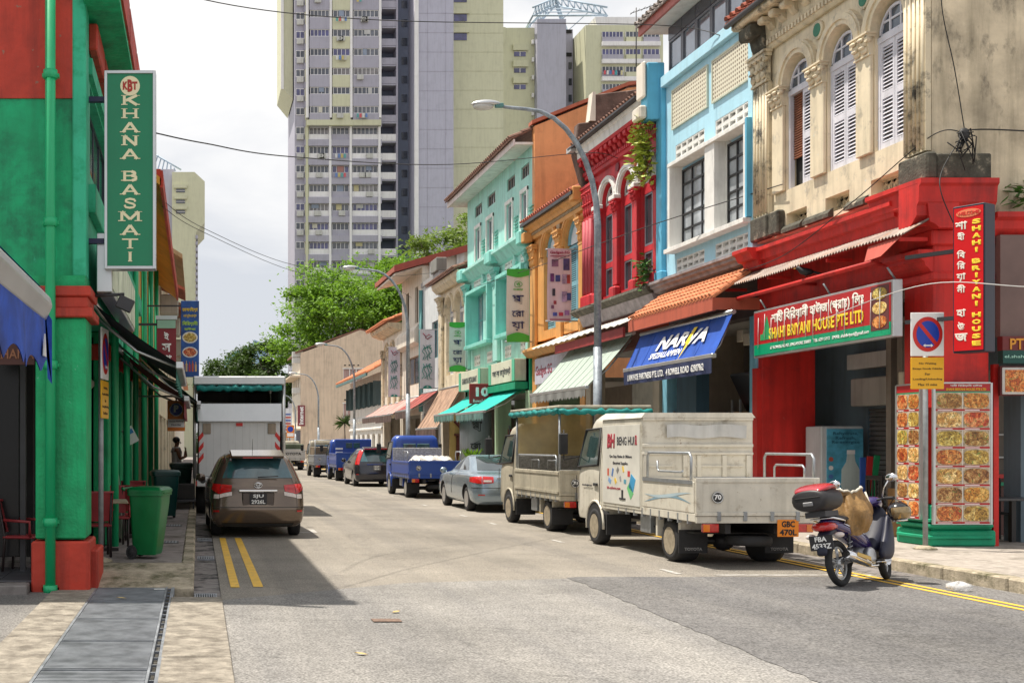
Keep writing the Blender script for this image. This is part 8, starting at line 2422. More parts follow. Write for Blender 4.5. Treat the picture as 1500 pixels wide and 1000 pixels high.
for k in range(17):
 yy = 18.8+k*.255
 b.tube([(X-.03, yy, 4.4-.05*(k % 3)), (X-.03, yy+.02, 3.75+.06*(k % 4))], .007, 4)
joined(W(b, 'wire_stay', M('pale_wire', (.6, .6, .6), rough=.5), SB))
for yy in (18.6, 20.5, 22.8): W(MB().tube([(X+.1, yy, 4.5), (F-.45, yy, 4.7)], .018, 5), 'hanger', STEEL, SB)

SB.location.z -= .12
# tall projecting sign
VS = thing('vertical_sign', 'tall red vertical sign with yellow and white letters on a black case', 'sign', (12.3, 17.6, 4))
vy = 17.1
hh = (516-300)*vy/1700
VS.location = ((1419-290)*vy/1700, vy, 1.75+(650-408)*vy/1700); VS.rotation_euler = (0, 0, R(-60))
xw = .44
MB().box(-xw/2, xw/2, 0, .29, -hh/2, hh/2).build('case', M('case_black', (.014, .014, .03), rough=.35), VS, .01)
MB().box(-xw/2+.02, xw/2-.02, -.006, -.0005, -hh/2+.03, hh/2-.03).build('red_face', M('lightbox_red', (.62, .008, .012), rough=.35, var=.05), VS)
MB().prism([(.17*math.cos(2*PI*k/20), hh/2-.12+.06*math.sin(2*PI*k/20)) for k in range(20)], 'y', -.011, -.0065).build('welcome_badge', M('badge_orange', (.75, .22, .1)), VS)
text('WELCOME', SRED, VS, (0, -.013, hh/2-.12), FACE_CAM, w=.3, h=.055, bold=.03)
for s_, z in zip(('শা', 'হী', 'িব', 'ির', 'য়া', 'নী', 'হা', 'উ', 'জ'), (.2, .35, .6, .75, .92, 1.08, 1.42, 1.6, 1.76)):
 text(s_, BNG_W, VS, (-.1, -.0085, hh/2-.08-z*1.06), FACE_CAM, h=.12, bold=.03)
zz = .2
for ch in 'SHAHI BRIYANI HOUSE':
 if ch == ' ': zz += .06; continue
 text(ch, YLW, VS, (.11, -.0085, hh/2-.06-zz), FACE_CAM, w=.12 if ch != 'I' else .035, h=.072, bold=.06); zz += .104
for z in (.45, -.55): MB().box(-xw/2-.75, -xw/2, .1, .16, z-.03, z+.03).build('bracket', DARKMETAL, VS)

# menu boards on the corner pillar
def menu(label, origin, rot, w, h, nc, nr):
 t = thing('menu_board', label, 'menu board', origin, 0, 'menu boards on the corner pillar')
 t.rotation_euler = rot
 MB().box(-w/2, w/2, 0, .03, 0, h).build('panel', M('menu_white', (.72, .7, .66), rough=.4), t, .004)
 fr = MB()
 for a in ((-w/2-.02, -w/2+.012, 0, h), (w/2-.012, w/2+.02, 0, h)): fr.box(a[0], a[1], -.012, .034, a[2], a[3])
 fr.box(-w/2+.012, w/2-.012, -.012, .034, 0, .012); fr.box(-w/2+.012, w/2-.012, -.012, .034, h-.012, h+.01)
 fr.build('frame', ALU, t)
 MB().box(-w/2+.015, w/2-.015, -.004, -.0005, h-.13, h-.015).build('red_header', SRD, t)
 MB().box(-w/2+.015, w/2-.015, -.0035, -.0005, h-.15, h-.13).build('green_rule', SGR, t)
 if nc == 2 and w > .7:
  text('শাহী িবিরয়ানী হাউজ', WHT, t, (.05, -.0065, h-.045), FACE_CAM, w=.5, h=.04, bold=.01)
  text('SHAHI BRIYANI HOUSE PTE LTD', YLW, t, (.05, -.0065, h-.1), FACE_CAM, w=.62, h=.035, bold=.01)
 cw, ch = (w-.04)/nc, (h-.16)/nr
 for i in range(nc):
  for j in range(nr):
   xc = -w/2+.02+cw*(i+.5); zc_ = .012+ch*(j+.5)
   c = MB().box(xc-cw/2+.008, xc+cw/2-.008, -.004, -.0005, zc_-ch/2+.035, zc_+ch/2-.006).build('menu_picture', M('plate_backing', (.5, .4, .28), var=.5, scale=14), t)
   fm = FOODS[(i*2+j*3+rnd.randrange(2)) % 5]
   n_ = 20; sx = cw*.475; sz = (ch-.045)*.485
   MB().prism([(xc+sx*(1-.06*rnd.random())*math.copysign(abs(math.cos(2*PI*k/n_))**.62, math.cos(2*PI*k/n_)), zc_+.014+sz*(1-.08*rnd.random())*math.copysign(abs(math.sin(2*PI*k/n_))**.62, math.sin(2*PI*k/n_))) for k in range(n_)], 'y', -.009, -.0042).build('dish', fm, c)
   MB().box(xc-cw/2+.002, xc+cw/2-.002, -.0045, -.0005, zc_-ch/2+.002, zc_-ch/2+.032).build('caption_bar', SRD, t)
   MB().box(xc-cw/2+.03, xc+cw*.12, -.0062, -.0047, zc_-ch/2+.011, zc_-ch/2+.022).build('caption', WHT, t)
 return t
menu('large food menu board on the corner pillar facing the junction', (F+.38, 18.03, .5), (0, 0, R(0)), .88, 2.2, 2, 7)
menu('narrower food menu board on the street side of the corner pillar', (F-.13, 18.58, .56), (0, 0, R(-90)), .62, 2.14, 2, 7)

# right-hand fascia, pictures and room beyond the corner
RF = thing('fascia_sign', 'dark red and green fascia sign at the right edge with orange capitals', 'sign', (13.3, 18.2, 3.2))
W(MB().box(F+.98, F+5, 18.05, 18.2, 3.42, 5.0), 'brown_shutter', M('brown_board', (.16, .1, .09), rough=.6, var=.15), RF)
W(MB().box(F+.98, F+5, 18.0, 18.12, 3.2, 3.42), 'maroon_strip', M('maroon_strip', (.16, .02, .02), rough=.5), RF)
W(MB().box(F+.98, F+5, 17.99, 18.1, 3.0, 3.199), 'green_strip', M('deep_green_strip', (.0, .06, .05), rough=.5), RF)
WT('PTE LTD', M('letter_orange', (.7, .3, .03)), RF, (F+1.46, 17.99, 3.3), FACE_CAM, w=.74, h=.17, bold=.02)
WT('el.shahibriyani@gmail.com', M('mint', (.4, .7, .6)), RF, (F+1.6, 17.984, 3.1), FACE_CAM, w=1.2, h=.06, bold=.01)
W(MB().box(F+.98, F+5, 18.05, 18.1, 2.5, 2.96), 'picture_rail', M('dark_maroon', (.1, .01, .01)), RF)
for k in range(4):
 xx = F+1.0+.42*k
 pl_ = W(MB().box(xx, xx+.4, 18.03, 18.049, 2.52, 2.94), 'food_picture', paint('tray_white', (.6, .58, .55)), RF, .03)
 W(MB().box(xx+.04, xx+.36, 18.022, 18.0295, 2.56, 2.9), 'dish', FOODS[(3, 0, 4, 3)[k]], pl_)
RM = thing('dining_room', 'dim open restaurant room behind the menu pillar', 'room', (14, 19, .15))
W(MB().box(F+.98, 17, 20.9, 21.05, .15, 4.3), 'back_wall', INT, RM)
W(MB().box(F+1.0, 17, 18.2, 21, 3.9, 4.0), 'ceiling', INT, RM)
W(MB().box(F+1.1, 17, 20.4, 20.6, .15, 1.15), 'counter', paint('counter_brown', (.12, .05, .04)), RM)
W(MB().box(F+1.1, 17, 20.35, 20.4, 1.15, 1.22), 'counter_red_edge', SRED, RM)
W(MB().box(F+1.1, 17, 20.35, 20.4, 1.02, 1.08), 'counter_green_edge', SGR, RM)
for z in (1.5, 1.9): W(MB().box(F+1.5, F+3, 20.5, 20.8, z, z+.03), 'glass_shelf', M('pale_shelf', (.6, .62, .62)), RM)
W(MB().box(F+.98, F+1.06, 18.2, 18.28, .15, 3.0), 'door_post', REDW, RM)
WBLK = M('black_wood', (.025, .022, .022), rough=.4)
def dchair(label, loc, rz):
 t = thing('dining_chair', label, 'chair', loc, rz, 'black dining chairs')
 MB().box(-.2, .2, -.2, .2, .43, .47).build('seat', WBLK, t, .01)
 for x in (-.18, .18):
  MB().box(x-.02, x+.02, .16, .2, 0, 1.0).build('leg', WBLK, t); MB().box(x-.02, x+.02, -.2, -.16, 0, .43).build('leg', WBLK, t)
 MB().box(-.2, .2, .155, .205, .95, 1.03).build('top_rail', WBLK, t, .01)
 for k in range(4): MB().box(-.12+k*.08-.012, -.12+k*.08+.012, .17, .19, .5, .95).build('back_slat', WBLK, t)
dchair('black dining chair behind the dark table at the right edge', (F+1.25, 19.3, .152), R(5))
dchair('black dining chair at the right edge beyond the dark table', (F+1.75, 19.35, .152), R(-10))
dchair('black dining chair just left of the menu pillar in the arcade', (F+.9, 21.0, .152), R(100))
dt = thing('dining_table', 'dark square dining table at the right edge', 'table', (F+1.45, 18.65, .152))
MB().box(-.4, .4, -.35, .35, .7, .74).build('table_top', M('table_dark', (.06, .06, .065), rough=.3), dt, .006)
for x in (-.35, .35):
 for y in (-.3, .3): MB().box(x-.035, x+.035, y-.035, y+.035, 0, .7).build('leg', WBLK, dt)
# drinks fridge
fg = thing('drinks_fridge', 'upright blue drinks fridge with a bottle picture in the red shopfront', 'fridge', (12.72, 22.9, .15))
MB().box(-.42, .42, 0, .6, 0, 1.95).build('cabinet', paint('fridge_grey', (.6, .62, .64), bump=0), fg, .02)
FB = M('fridge_blue', (.1, .4, .58), rough=.3, var=.35, scale=4)
dr = MB().box(-.32, .4, -.02, -.0005, .12, 1.9).build('door', FB, fg, .006)
bt = MB().prism([(.0, .5), (.3, .5), (.33, .8), (.32, 1.1), (.24, 1.25), (.22, 1.4), (.08, 1.4), (.06, 1.25), (-.03, 1.1), (-.04, .8)], 'y', -.026, -.0205).build('bottle_picture', paint('bottle_white', (.62, .72, .7), bump=0), dr)
MB().box(.07, .23, -.029, -.0265, 1.4, 1.48).build('bottle_cap', WHT, bt)
for k, s_ in enumerate(('Rehydrate,', 'Refresh,', 'Re-energise')): text(s_, M('fridge_ink', (.02, .12, .2)), dr, (.05, -.023, 1.8-.085*k), FACE_CAM, w=.09*len(s_)*.55, h=.075, bold=.015)
for k in range(3): MB().lathe([(.045, -.025), (.045, -.0205)], (-.24, 0, 1.3-.17*k), 14, 'y').build('round_badge', (M('badge_red', (.55, .12, .08)), WHT, M('badge_blue', (.1, .2, .5)))[k], dr)
bl_ = thing('drink_banner', 'small striped red, blue and green drinks board standing by the fridge', 'board', (12.55, 21.7, .15))
for k, c in enumerate(((.03, .1, .4), (.55, .03, .03), (.02, .3, .12))): MB().obox((-.12+.1*k, 0, .75+.02*k), (.1, .03, 1.2), Matrix.Rotation(.06*k, 3, 'Y')).build('stripe_panel', M('board_stripe%d' % k, c), bl_)
for k, (x, y, z) in enumerate(((12.75, 20.6, .152), (12.75, 20.62, .56), (12.2, 20.3, .152))):
 cbx = thing('carton', ('brown carton on the arcade floor behind the motorcycle', 'brown printed carton stacked on another behind the motorcycle', 'brown carton nearest the kerb behind the motorcycle')[k], 'box', (x, y, z), R(8*k), 'cartons behind the motorcycle')
 MB().box(-.35, .35, -.25, .25, 0, .4).build('carton_body', paint('carton_brown', (.42, .24, .1), var=.2), cbx, .01)
 MB().box(-.35, .35, -.03, .03, .4, .404).build('tape', paint('tape_tan', (.5, .36, .2)), cbx)
# bird on the bar
bd = thing('bird', 'small dark bird perched on the red bar under the strip awning', 'bird', (F-.45, 21.1, 4.77), R(60))
b = MB()
pr = [(-.13, .1, .015), (-.09, .1, .05), (-.02, .1, .07), (.06, .13, .062), (.1, .17, .045), (.125, .185, .04), (.16, .18, .014)]
b.tube([(0, x, z) for x, z, r in pr], [r for x, z, r in pr], 10)
b.tube([(0, -.12, .1), (0, -.22, .06), (0, -.28, .04)], [.02, .022, .015], 6)
b.build('body', M('bird_black', (.015, .015, .018), rough=.6), bd)
for s_ in (-1, 1): MB().tube([(s_*.02, .0, .05), (s_*.02, .0, -.0)], .006, 5).build('leg', DARKMETAL, bd)
MB().tube([(0, .155, .18), (0, .2, .175)], [.01, .002], 5).build('beak', M('beak_yellow', (.6, .35, .05)), bd)

# ================================================================ street lamps
LGR = M('lamp_grey', (.3, .34, .38), rough=.5, metal=.3, var=.3, scale=5, stain=(.2, .23, .27), st_lo=.5, st_hi=.6, st_scale=9)
def lamp(label, x, y, h, reach, group='street lamps', r=.1):
 t = thing('street_lamp', label, 'street lamp', (x, y, .15), 0, group)
 MB().tube([(0, 0, 0), (0, 0, h*.4)], r, 14).build('base_tube', LGR, t)
 MB().lathe([(r*1.6, 0), (r*1.6, .04), (r, .12)], (0, 0, 0), 14).build('foot', LGR, t)
 pts = [(0, 0, h*.4), (0, 0, h*.7)] + [(-reach*(1-math.cos(a))*.62, 0, h*.7+(h*.29)*math.sin(a)) for a in [PI/2*k/8 for k in range(1, 9)]] + [(-reach*.8, 0, h*.995), (-reach*.86, 0, h)]
 MB().tube(pts, [r*.86, r*.82]+[r*.7-.012*k*r*3 for k in range(8)]+[r*.4, r*.38], 12).build('arm', LGR, t)
 hd = MB()
 def hs(u, v):
  a = 2*PI*v; xx = u
  prof = math.sin(PI*min(.999, max(.001, u)))**.45
  zz = .11*prof*math.sin(a);
  return (-reach*.84-.75*u, .15*prof*math.cos(a), h+.02+(zz if zz > 0 else zz*.35))
 hd.grid(hs, 12, 14); hd.build('lamp_head', ALU, t)
 MB().ellipsoid((-reach*.84-.45, 0, h-.03), (.26, .13, .1), 14, 8).build('diffuser', M('lamp_diffuser', (.62, .62, .6), rough=.15, alpha=.85), t)
 MB().box(-reach*.84-.15, -reach*.84+.05, -.06, .06, h-.06, h+.04).build('clamp', paint('lamp_teal', (.12, .3, .3)), t, .01)
 return t
lamp('tall grey street lamp standing behind the covered truck, its head over the road', 9.92, 28.8, 10.0, 2.85, r=.105)
lamp('tall grey street lamp beside the white teal-lettered banners', 9.92, 54.8, 9.9, 2.8, r=.105)
lamp('street lamp in front of the white terrace', 9.92, 73.6, 7.9, 2.1, r=.09)
lamp('street lamp before the beige gable building', 9.92, 95.5, 7.4, 2.1, r=.09)
lamp('distant street lamp beside the small parking sign', 9.92, 118, 6.6, 1.8, r=.09)
ps2 = thing('parking_sign', 'small distant orange parking sign in front of the beige building', 'sign', (8.6, 108, .15))
MB().tube([(0, .05, 0), (0, .05, 3.1)], .04, 6).build('post', STEEL, ps2)
MB().box(-.35, .35, 0, .04, 2.2, 3.35).build('plate', M('sign_orange', (.75, .2, .01)), ps2)
MB().lathe([(.26, -.012), (.26, -.001)], (0, 0, 2.98), 18, 'y').build('blue_disc', SBLU, ps2); MB().box(-.3, .3, -.006, -.001, 2.3, 2.62).build('white_strip', WHT, ps2)

# ================================================================ overhead cables
CAB = M('cable_black', (.015, .015, .016), rough=.6)
CABW = M('cable_white', (.55, .55, .54), rough=.6)
def P(p, q, Y): return Vector(((p-290)*Y/1700, Y, 1.75+(650-q)*Y/1700))
def cable(label, pts, r=.012, mat=CAB, n=10, name='overhead_cable'):
 pts = [list(p) for p in pts]
 out = [crv(pts, (len(pts)-1)*k/(n*(len(pts)-1))) for k in range(n*(len(pts)-1)+1)]
 o0 = Vector(out[0])
 o = MB().tube([Vector(p)-o0 for p in out], r, 5).build(name, mat, None, 0, o0)
 return tag(o, label, 'cable', 'overhead cables')
cable('topmost overhead cable crossing the sky and the tower', [(-1.0, 17, 8.9), P(300, 0, 20), P(560, 30, 24), P(960, 37, 26), (F-.1, 25.2, 10.6)], .01)
cable('overhead cable leaving the green sign and crossing the tower at mid height', [P(228, 195, 14.25), P(300, 210, 15.3), P(430, 230, 18), P(660, 241, 24), P(860, 224, 30), (F-.1, 31.5, 9.5)], .009)
cable('upper of two cables sagging from the left eave towards the trees', [(-.75, 24, 6.8), P(300, 335, 29), P(430, 388, 38), P(560, 405, 46), P(690, 392, 48), (F-.4, 45, 8.9)], .008)
cable('lower of two cables sagging from the left eave towards the trees', [(-.75, 24.2, 6.7), P(300, 341, 30), P(440, 400, 42), P(575, 424, 52), (F-1.2, 56, 8.8)], .008)
cable('cable running across the fronts from the turquoise house to the crimson house', [(F-.4, 46, 8.0), P(800, 386, 36), P(870, 360, 31), P(960, 328, 27.5), (F-.15, 24.2, 6.9), (F-.12, 22.6, 6.8)], .011)
cable('cable sweeping down the cream facade to the corner knot', [(F-.3, 24.0, 5.3), (F-.35, 22.0, 5.35), (F-.3, 19.8, 5.9), (F-.05, 18.15, 6.55), (F+.38, 18.05, 6.6)], .009)
cable('black cable dropping down the stained side wall to the knot', [(F+.12, 18.1, 9.6), (F+.1, 18.1, 8.6), (F+.3, 18.1, 7.6), (F+.42, 18.05, 6.65)], .008)
cable('pair cable running off to the right from the knot', [(F+.42, 18.05, 6.62), (F+.9, 18.0, 6.62), (F+2.5, 17.9, 6.5)], .012)
cable('cable hanging from the knot behind the red sign', [(F+.4, 18.05, 6.55), (F+.02, 17.95, 6.0), (F-.1, 17.8, 5.6), (F+.15, 17.8, 5.0)], .008)
cable('thin white cable crossing in front of the red vertical sign', [(F+2.8, 15.6, 4.3), (F+.6, 16.2, 3.95), P(1360, 416, 17.2), P(1200, 470, 19.5)], .007, CABW)
kn = thing('cable_knot', 'tangled black knot of cables on the corner of the stained wall', 'cable knot', (F+.38, 18.05, 6.5))
b = MB(); rr = random.Random(5)
for k in range(22):
 p = Vector((rr.uniform(-.08, .08), rr.uniform(-.08, .0), rr.uniform(-.05, .1)))
 b.tube([p, p+Vector((rr.uniform(-.12, .12), -.03, rr.uniform(-.25, .05))), p+Vector((rr.uniform(-.2, .15), -.03, rr.uniform(-.5, .02)))], .009, 4)
joined(b.build('cable_ends', CAB, kn)); MB().ellipsoid((0, -.05, .05), (.09, .06, .1), 10, 7).build('junction', CAB, kn)

# TV aerials
for (p, q, Y, lb) in ((686, 300, 52, 'spindly television aerial behind the turquoise roof'), (932, 40, 60, 'television aerial on the skyline right of the truss tower')):
 a0 = P(p, q, Y); t = thing('tv_aerial', lb, 'aerial', a0)
 MB().tube([(0, 0, -2.2), (0, 0, 1.0)], .03, 5).build('mast', DARKMETAL, t)
 MB().tube([(-.3, 0, .7), (1.1, 0, 1.2)], .02, 4).build('boom', DARKMETAL, t)
 for k in range(5): MB().tube([(-.2+.28*k, -.3, .74+.1*k), (-.2+.28*k, .3, .74+.1*k)], .012, 4).build('element', DARKMETAL, t)
# ================================================================ motorcycle by the kerb
MC = thing('motorcycle', 'purple underbone motorcycle with a black and red top box leaning at the kerb', 'motorcycle', (8.36, 14.55, 0.01))
MC.rotation_euler = (0, R(-9), R(-53))
PUR = M('purple_fairing', (.032, .017, .12), rough=.22, metal=.3, var=.06, coat=.8)
DNV = M('dark_navy_plastic', (.012, .014, .034), rough=.5, var=.1)
SEATB = M('seat_vinyl', (.02, .018, .02), rough=.5, var=.2)
TYR = M('tyre', (.018, .018, .019), rough=.85, var=.2)
GREYM = M('engine_grey', (.22, .22, .23), rough=.4, metal=.6, var=.2, scale=12)
def mwheel(y, r, steer=0.0):
 b = MB()
 n, m = 36, 10
 vs, fs = [], []
 for i in range(n):
  a = 2*PI*i/n
  for j in range(m):
   c = 2*PI*j/m
   rr_ = r-.042+.042*math.cos(c); xx = .042*math.sin(c)
   vs.append((xx, rr_*math.cos(a), rr_*math.sin(a)))
 for i in range(n):
  for j in range(m):
   fs.append((i*m+j, ((i+1) % n)*m+j, ((i+1) % n)*m+(j+1) % m, i*m+(j+1) % m))
 b.add(vs, fs, 0, True)
 w = b.build('wheel', TYR, MC, 0, (0, y, r), (0, 0, steer))
 rm = MB()
 for rr_, th in ((r-.078, .012), (r-.09, .01)):
  rm.tube([(0, rr_*math.cos(2*PI*k/30), rr_*math.sin(2*PI*k/30)) for k in range(30)], th, 6, closed=True)
 rm.lathe([(.05, -.05), (.05, .05)], (0, 0, 0), 16, 'x')
 rm.build('rim', ALU, w)
 for k in range(5):
  a = 2*PI*k/5+.3
  for da in (-.1, .1):
   MB().tube([(0, .045*math.cos(a+da*3), .045*math.sin(a+da*3)), (0, (r-.085)*math.cos(a+da), (r-.085)*math.sin(a+da))], [.014, .009], 6).build('spoke', ALU, w)
 return w
mwheel(-.61, .285); mwheel(.63, .285, R(14))
# lofted bodywork: sections along y of (y, z centre, half width, half height)
def pod(name, mat, secs, n=14, parent=MC, flat_=1.0):
 vs, fs = [], []
 S = [crv([list(s) for s in secs], (len(secs)-1)*k/(4*(len(secs)-1))) for k in range(4*(len(secs)-1)+1)]
 for y, z, hx, hz in S:
  for j in range(n):
   a = 2*PI*j/n
   vs.append((hx*math.copysign(abs(math.cos(a))**.8, math.cos(a)), y, z+hz*math.copysign(abs(math.sin(a))**.8, math.sin(a))))
 for i in range(len(S)-1):
  for j in range(n): fs.append((i*n+j, i*n+(j+1) % n, (i+1)*n+(j+1) % n, (i+1)*n+j))
 fs += [tuple(range(n-1, -1, -1)), tuple(range((len(S)-1)*n, len(S)*n))]
 return MB().add(vs, fs, 0, True).build(name, mat, parent)
tail = pod('tail_fairing', PUR, [(-.86, .79, .04, .03), (-.75, .76, .11, .07), (-.5, .7, .14, .09), (-.2, .6, .14, .11), (.05, .5, .12, .12), (.2, .44, .08, .08)])
for s_ in (-1, 1):
 MB().add([(s_*.145, -.62, .76), (s_*.15, -.3, .69), (s_*.15, -.12, .6), (s_*.15, -.36, .67)], [(0,1,2,3), (3,2,1,0)]).build('silver_decal', CHROME, tail)
pod('seat', SEATB, [(-.78, .84, .06, .03), (-.6, .83, .13, .045), (-.3, .79, .14, .05), (-.02, .75, .12, .055), (.14, .72, .05, .03)])
pod('rear_mudguard', DNV, [(-.98, .42, .06, .03), (-.93, .55, .075, .04), (-.82, .66, .08, .05), (-.6, .7, .08, .04)])
pod('leg_shield', DNV, [(.2, .42, .09, .07), (.32, .5, .17, .16), (.45, .64, .2, .22), (.52, .78, .18, .16), (.55, .92, .1, .06)])
for s_ in (-1, 1):
 pod('shield_wing', DNV, [(.1, .34, .03, .05), (.26, .42, .05, .16), (.4, .55, .05, .24), (.48, .68, .03, .16)]).location = (s_*.2, .02, 0)
pod('handlebar_cowl', PUR, [(.36, .98, .07, .04), (.46, 1.0, .15, .07), (.58, .98, .11, .08), (.64, .95, .05, .05)])
MB().ellipsoid((0, .62, .97), (.1, .05, .075), 14, 8).build('headlamp', TAIL_W, MC)
pod('front_mudguard', PUR, [(.36, .5, .05, .025), (.5, .59, .065, .03), (.66, .62, .065, .03), (.8, .58, .06, .025), (.9, .48, .04, .02)])
for s_ in (-1, 1): MB().tube([(s_*.085, .63, .285), (s_*.08, .55, .62), (s_*.06, .5, .85)], .024, 8).build('fork_leg', GREYM, MC)
hb = MB().tube([(-.34, .36, 1.02), (-.22, .42, 1.03), (0, .46, 1.0), (.22, .42, 1.03), (.34, .36, 1.02)], .014, 8).build('handlebar', DARKMETAL, MC)
for s_ in (-1, 1):
 MB().tube([(s_*.24, .41, 1.03), (s_*.36, .35, 1.02)], .02, 10).build('grip', BLACK, hb)
 MB().tube([(s_*.2, .43, 1.04), (s_*.34, .46, 1.0)], .007, 5).build('lever', ALU, hb)
 MB().tube([(s_*.19, .42, 1.03), (s_*.24, .4, 1.16), (s_*.31, .4, 1.25)], .008, 6).build('mirror_stem', CHROME, hb)
 mr_ = MB().ellipsoid((s_*.35, .4, 1.28), (.075, .022, .05), 14, 8).build('mirror', CHROME, hb)
# engine, exhaust, swing arm
MB().ellipsoid((0, .02, .36), (.12, .2, .13), 14, 9).build('engine', GREYM, MC)
MB().lathe([(.1, .1), (.1, .15), (.08, .165)], (0, -.02, .34), 20, 'x').build('clutch_cover', ALU, MC)
MB().tube([(.02, .16, .33), (.05, .3, .36), (.02, .34, .42)], .05, 10).build('cylinder', GREYM, MC)
for k in range(6): MB().lathe([(.085, .2+.024*k), (.085, .21+.024*k)], (.02, 0, .36), 14, 'y').build('cooling_fin', GREYM, MC)
MB().tube([(.05, .32, .3), (.1, .2, .2), (.13, -.1, .21)], .02, 8).build('exhaust_pipe', CHROME, MC)
ex = MB().tube([(.14, -.1, .23), (.155, -.2, .26), (.165, -.6, .36), (.165, -.74, .39)], [.03, .058, .066, .05], 14).build('muffler', CHROME, MC)
MB().tube([(.165, -.735, .388), (.165, -.76, .395)], .03, 10).build('tail_pipe', DARK, ex)
MB().obox((.232, -.42, .34), (.01, .34, .05), Matrix.Rotation(R(-13), 3, 'X')).build('heat_shield', M('gold_shield', (.55, .36, .08), rough=.35, metal=.7), ex, .004)
for s_ in (-1, 1):
 MB().tube([(s_*.09, -.05, .36), (s_*.09, -.61, .285)], .022, 8).build('swing_arm', GREYM, MC)
 sh_ = MB().tube([(s_*.12, -.56, .32), (s_*.12, -.48, .62)], .018, 8).build('shock_absorber', DARKMETAL, MC)
 MB().tube([(s_*.12+.03*math.cos(k*.9), -.545+.055*k/26*1.2+.03*math.sin(k*.9), .37+.2*k/26) for k in range(27)], .006, 5).build('spring', STEEL, sh_)
 MB().tube([(s_*.1, .05, .27), (s_*.24, .05, .27)], .014, 8).build('foot_peg', BLACK, MC)
 ind = MB().ellipsoid((s_*.17, -.84, .63), (.06, .05, .035), 12, 7).build('rear_indicator', TAIL_W, MC)
MB().tube([(-.1, .0, .28), (-.2, -.08, .03), (-.24, -.1, .0)], .012, 6).build('side_stand', DARKMETAL, MC)
pod('chain_case', DARKMETAL, [(-.7, .29, .02, .05), (-.3, .3, .02, .06), (.0, .33, .02, .06)]).location = (-.1, 0, 0)
for k in range(4): MB().tube([(-.06+.04*k, .44, 1.0), (-.1+.06*k, .5, .92), (-.05+.03*k, .5, .7)], .006, 5).build('control_cable', BLACK, MC)
MB().lathe([(.1, .05), (.1, .056)], (0, .63, .285), 20, 'x').build('brake_disc', CHROME, MC)
MB().box(.05, .09, .52, .6, .33, .42).build('brake_caliper', GREYM, MC, .01)
MB().tube([(.12, .12, .25), (.2, .24, .24), (.23, .3, .25)], .01, 6).build('brake_pedal', CHROME, MC)
MB().tube([(.1, -.5, .74), (.16, -.62, .8), (.13, -.84, .84), (-.13, -.84, .84), (-.16, -.62, .8), (-.1, -.5, .74)], .014, 6).build('grab_rail', CHROME, MC)
# tail lamp, plate
pod('tail_lamp', TAIL_R, [(-.93, .73, .07, .03), (-.89, .74, .12, .055), (-.8, .74, .135, .06), (-.72, .74, .12, .04)])
pm2 = MB().box(-.14, .14, -.96, -.948, .46, .64).build('number_plate', PLATE_B, MC, .004)
text('FBA', WHT, pm2, (0, -.963, .595), FACE_CAM, w=.14, h=.06, bold=.03); text('4533Z', WHT, pm2, (0, -.963, .51), FACE_CAM, w=.23, h=.065, bold=.03)
MB().box(-.02, .02, -.95, -.86, .52, .62).build('plate_bracket', DARKMETAL, MC)
# top box
tb = pod('top_box', SEATB, [(-1.13, 1.07, .15, .1), (-1.09, 1.07, .21, .13), (-.9, 1.07, .235, .15), (-.7, 1.07, .22, .14), (-.62, 1.07, .15, .1)], 18)
pod('top_box_lid', M('lid_red', (.36, .015, .025), rough=.25, coat=.5), [(-1.11, 1.17, .15, .025), (-1.0, 1.2, .205, .045), (-.85, 1.22, .21, .05), (-.7, 1.2, .17, .035)], 16, tb)
MB().tube([(-.15+.3*k/8, -1.13-.0, 1.1+.0*k) for k in range(9)], .008, 5).build('lid_seam', DARK, tb)
MB().box(-.06, .06, -1.15, -1.12, 1.0, 1.05).build('latch', GREYM, tb, .008)
MB().box(-.12, .12, -1.0, -.66, .86, .93).build('carrier', DARKMETAL, MC)
# canvas sack slung over the saddle
TAN = M('tan_canvas', (.3, .17, .055), rough=.6, var=.45, scale=7, bump=.9, bscale=11, stain=(.12, .06, .02), st_lo=.5, st_hi=.66, st_scale=7)
def sack(u, v):
 a = 2*PI*u; z = v
 r_ = (1+.08*math.sin(5*a+6*v)+.05*math.sin(11*a-3*v)+.035*math.sin(19*a+9*v))*(.75+.33*math.sin(PI*min(1, v*1.1)))
 return (.25*r_*math.cos(a)*(1-.12*v), -.2+.32*r_*math.sin(a)+.06*v, .62+.54*v+.025*math.sin(3*a)+.012*math.sin(13*a)*v)
sk = thing('canvas_sack', 'tan canvas delivery sack slung across the motorcycle seat', 'bag', MC.location)
sk.rotation_euler = MC.rotation_euler
b = MB().grid(sack, 72, 18)
b.build('sack', TAN, sk)
MB().tube([sack(k/30, 1.0) for k in range(30)], .016, 6, closed=True).build('rim_binding', paint('binding_white', (.6, .56, .48)), sk)
MB().grid(lambda u, v: (.2*v*math.cos(2*PI*u)*.8, -.14+.3*v*math.sin(2*PI*u), 1.1+.03*math.sin(7*u*PI)*v), 20, 4).build('sack_mouth', TAN, sk)
MB().tube([(.14, .1, 1.13), (.17, .1, .98), (.17, .06, .78), (.14, .02, .64)], .012, 6).build('edge_binding', paint('binding_white', (.6, .56, .48)), sk)
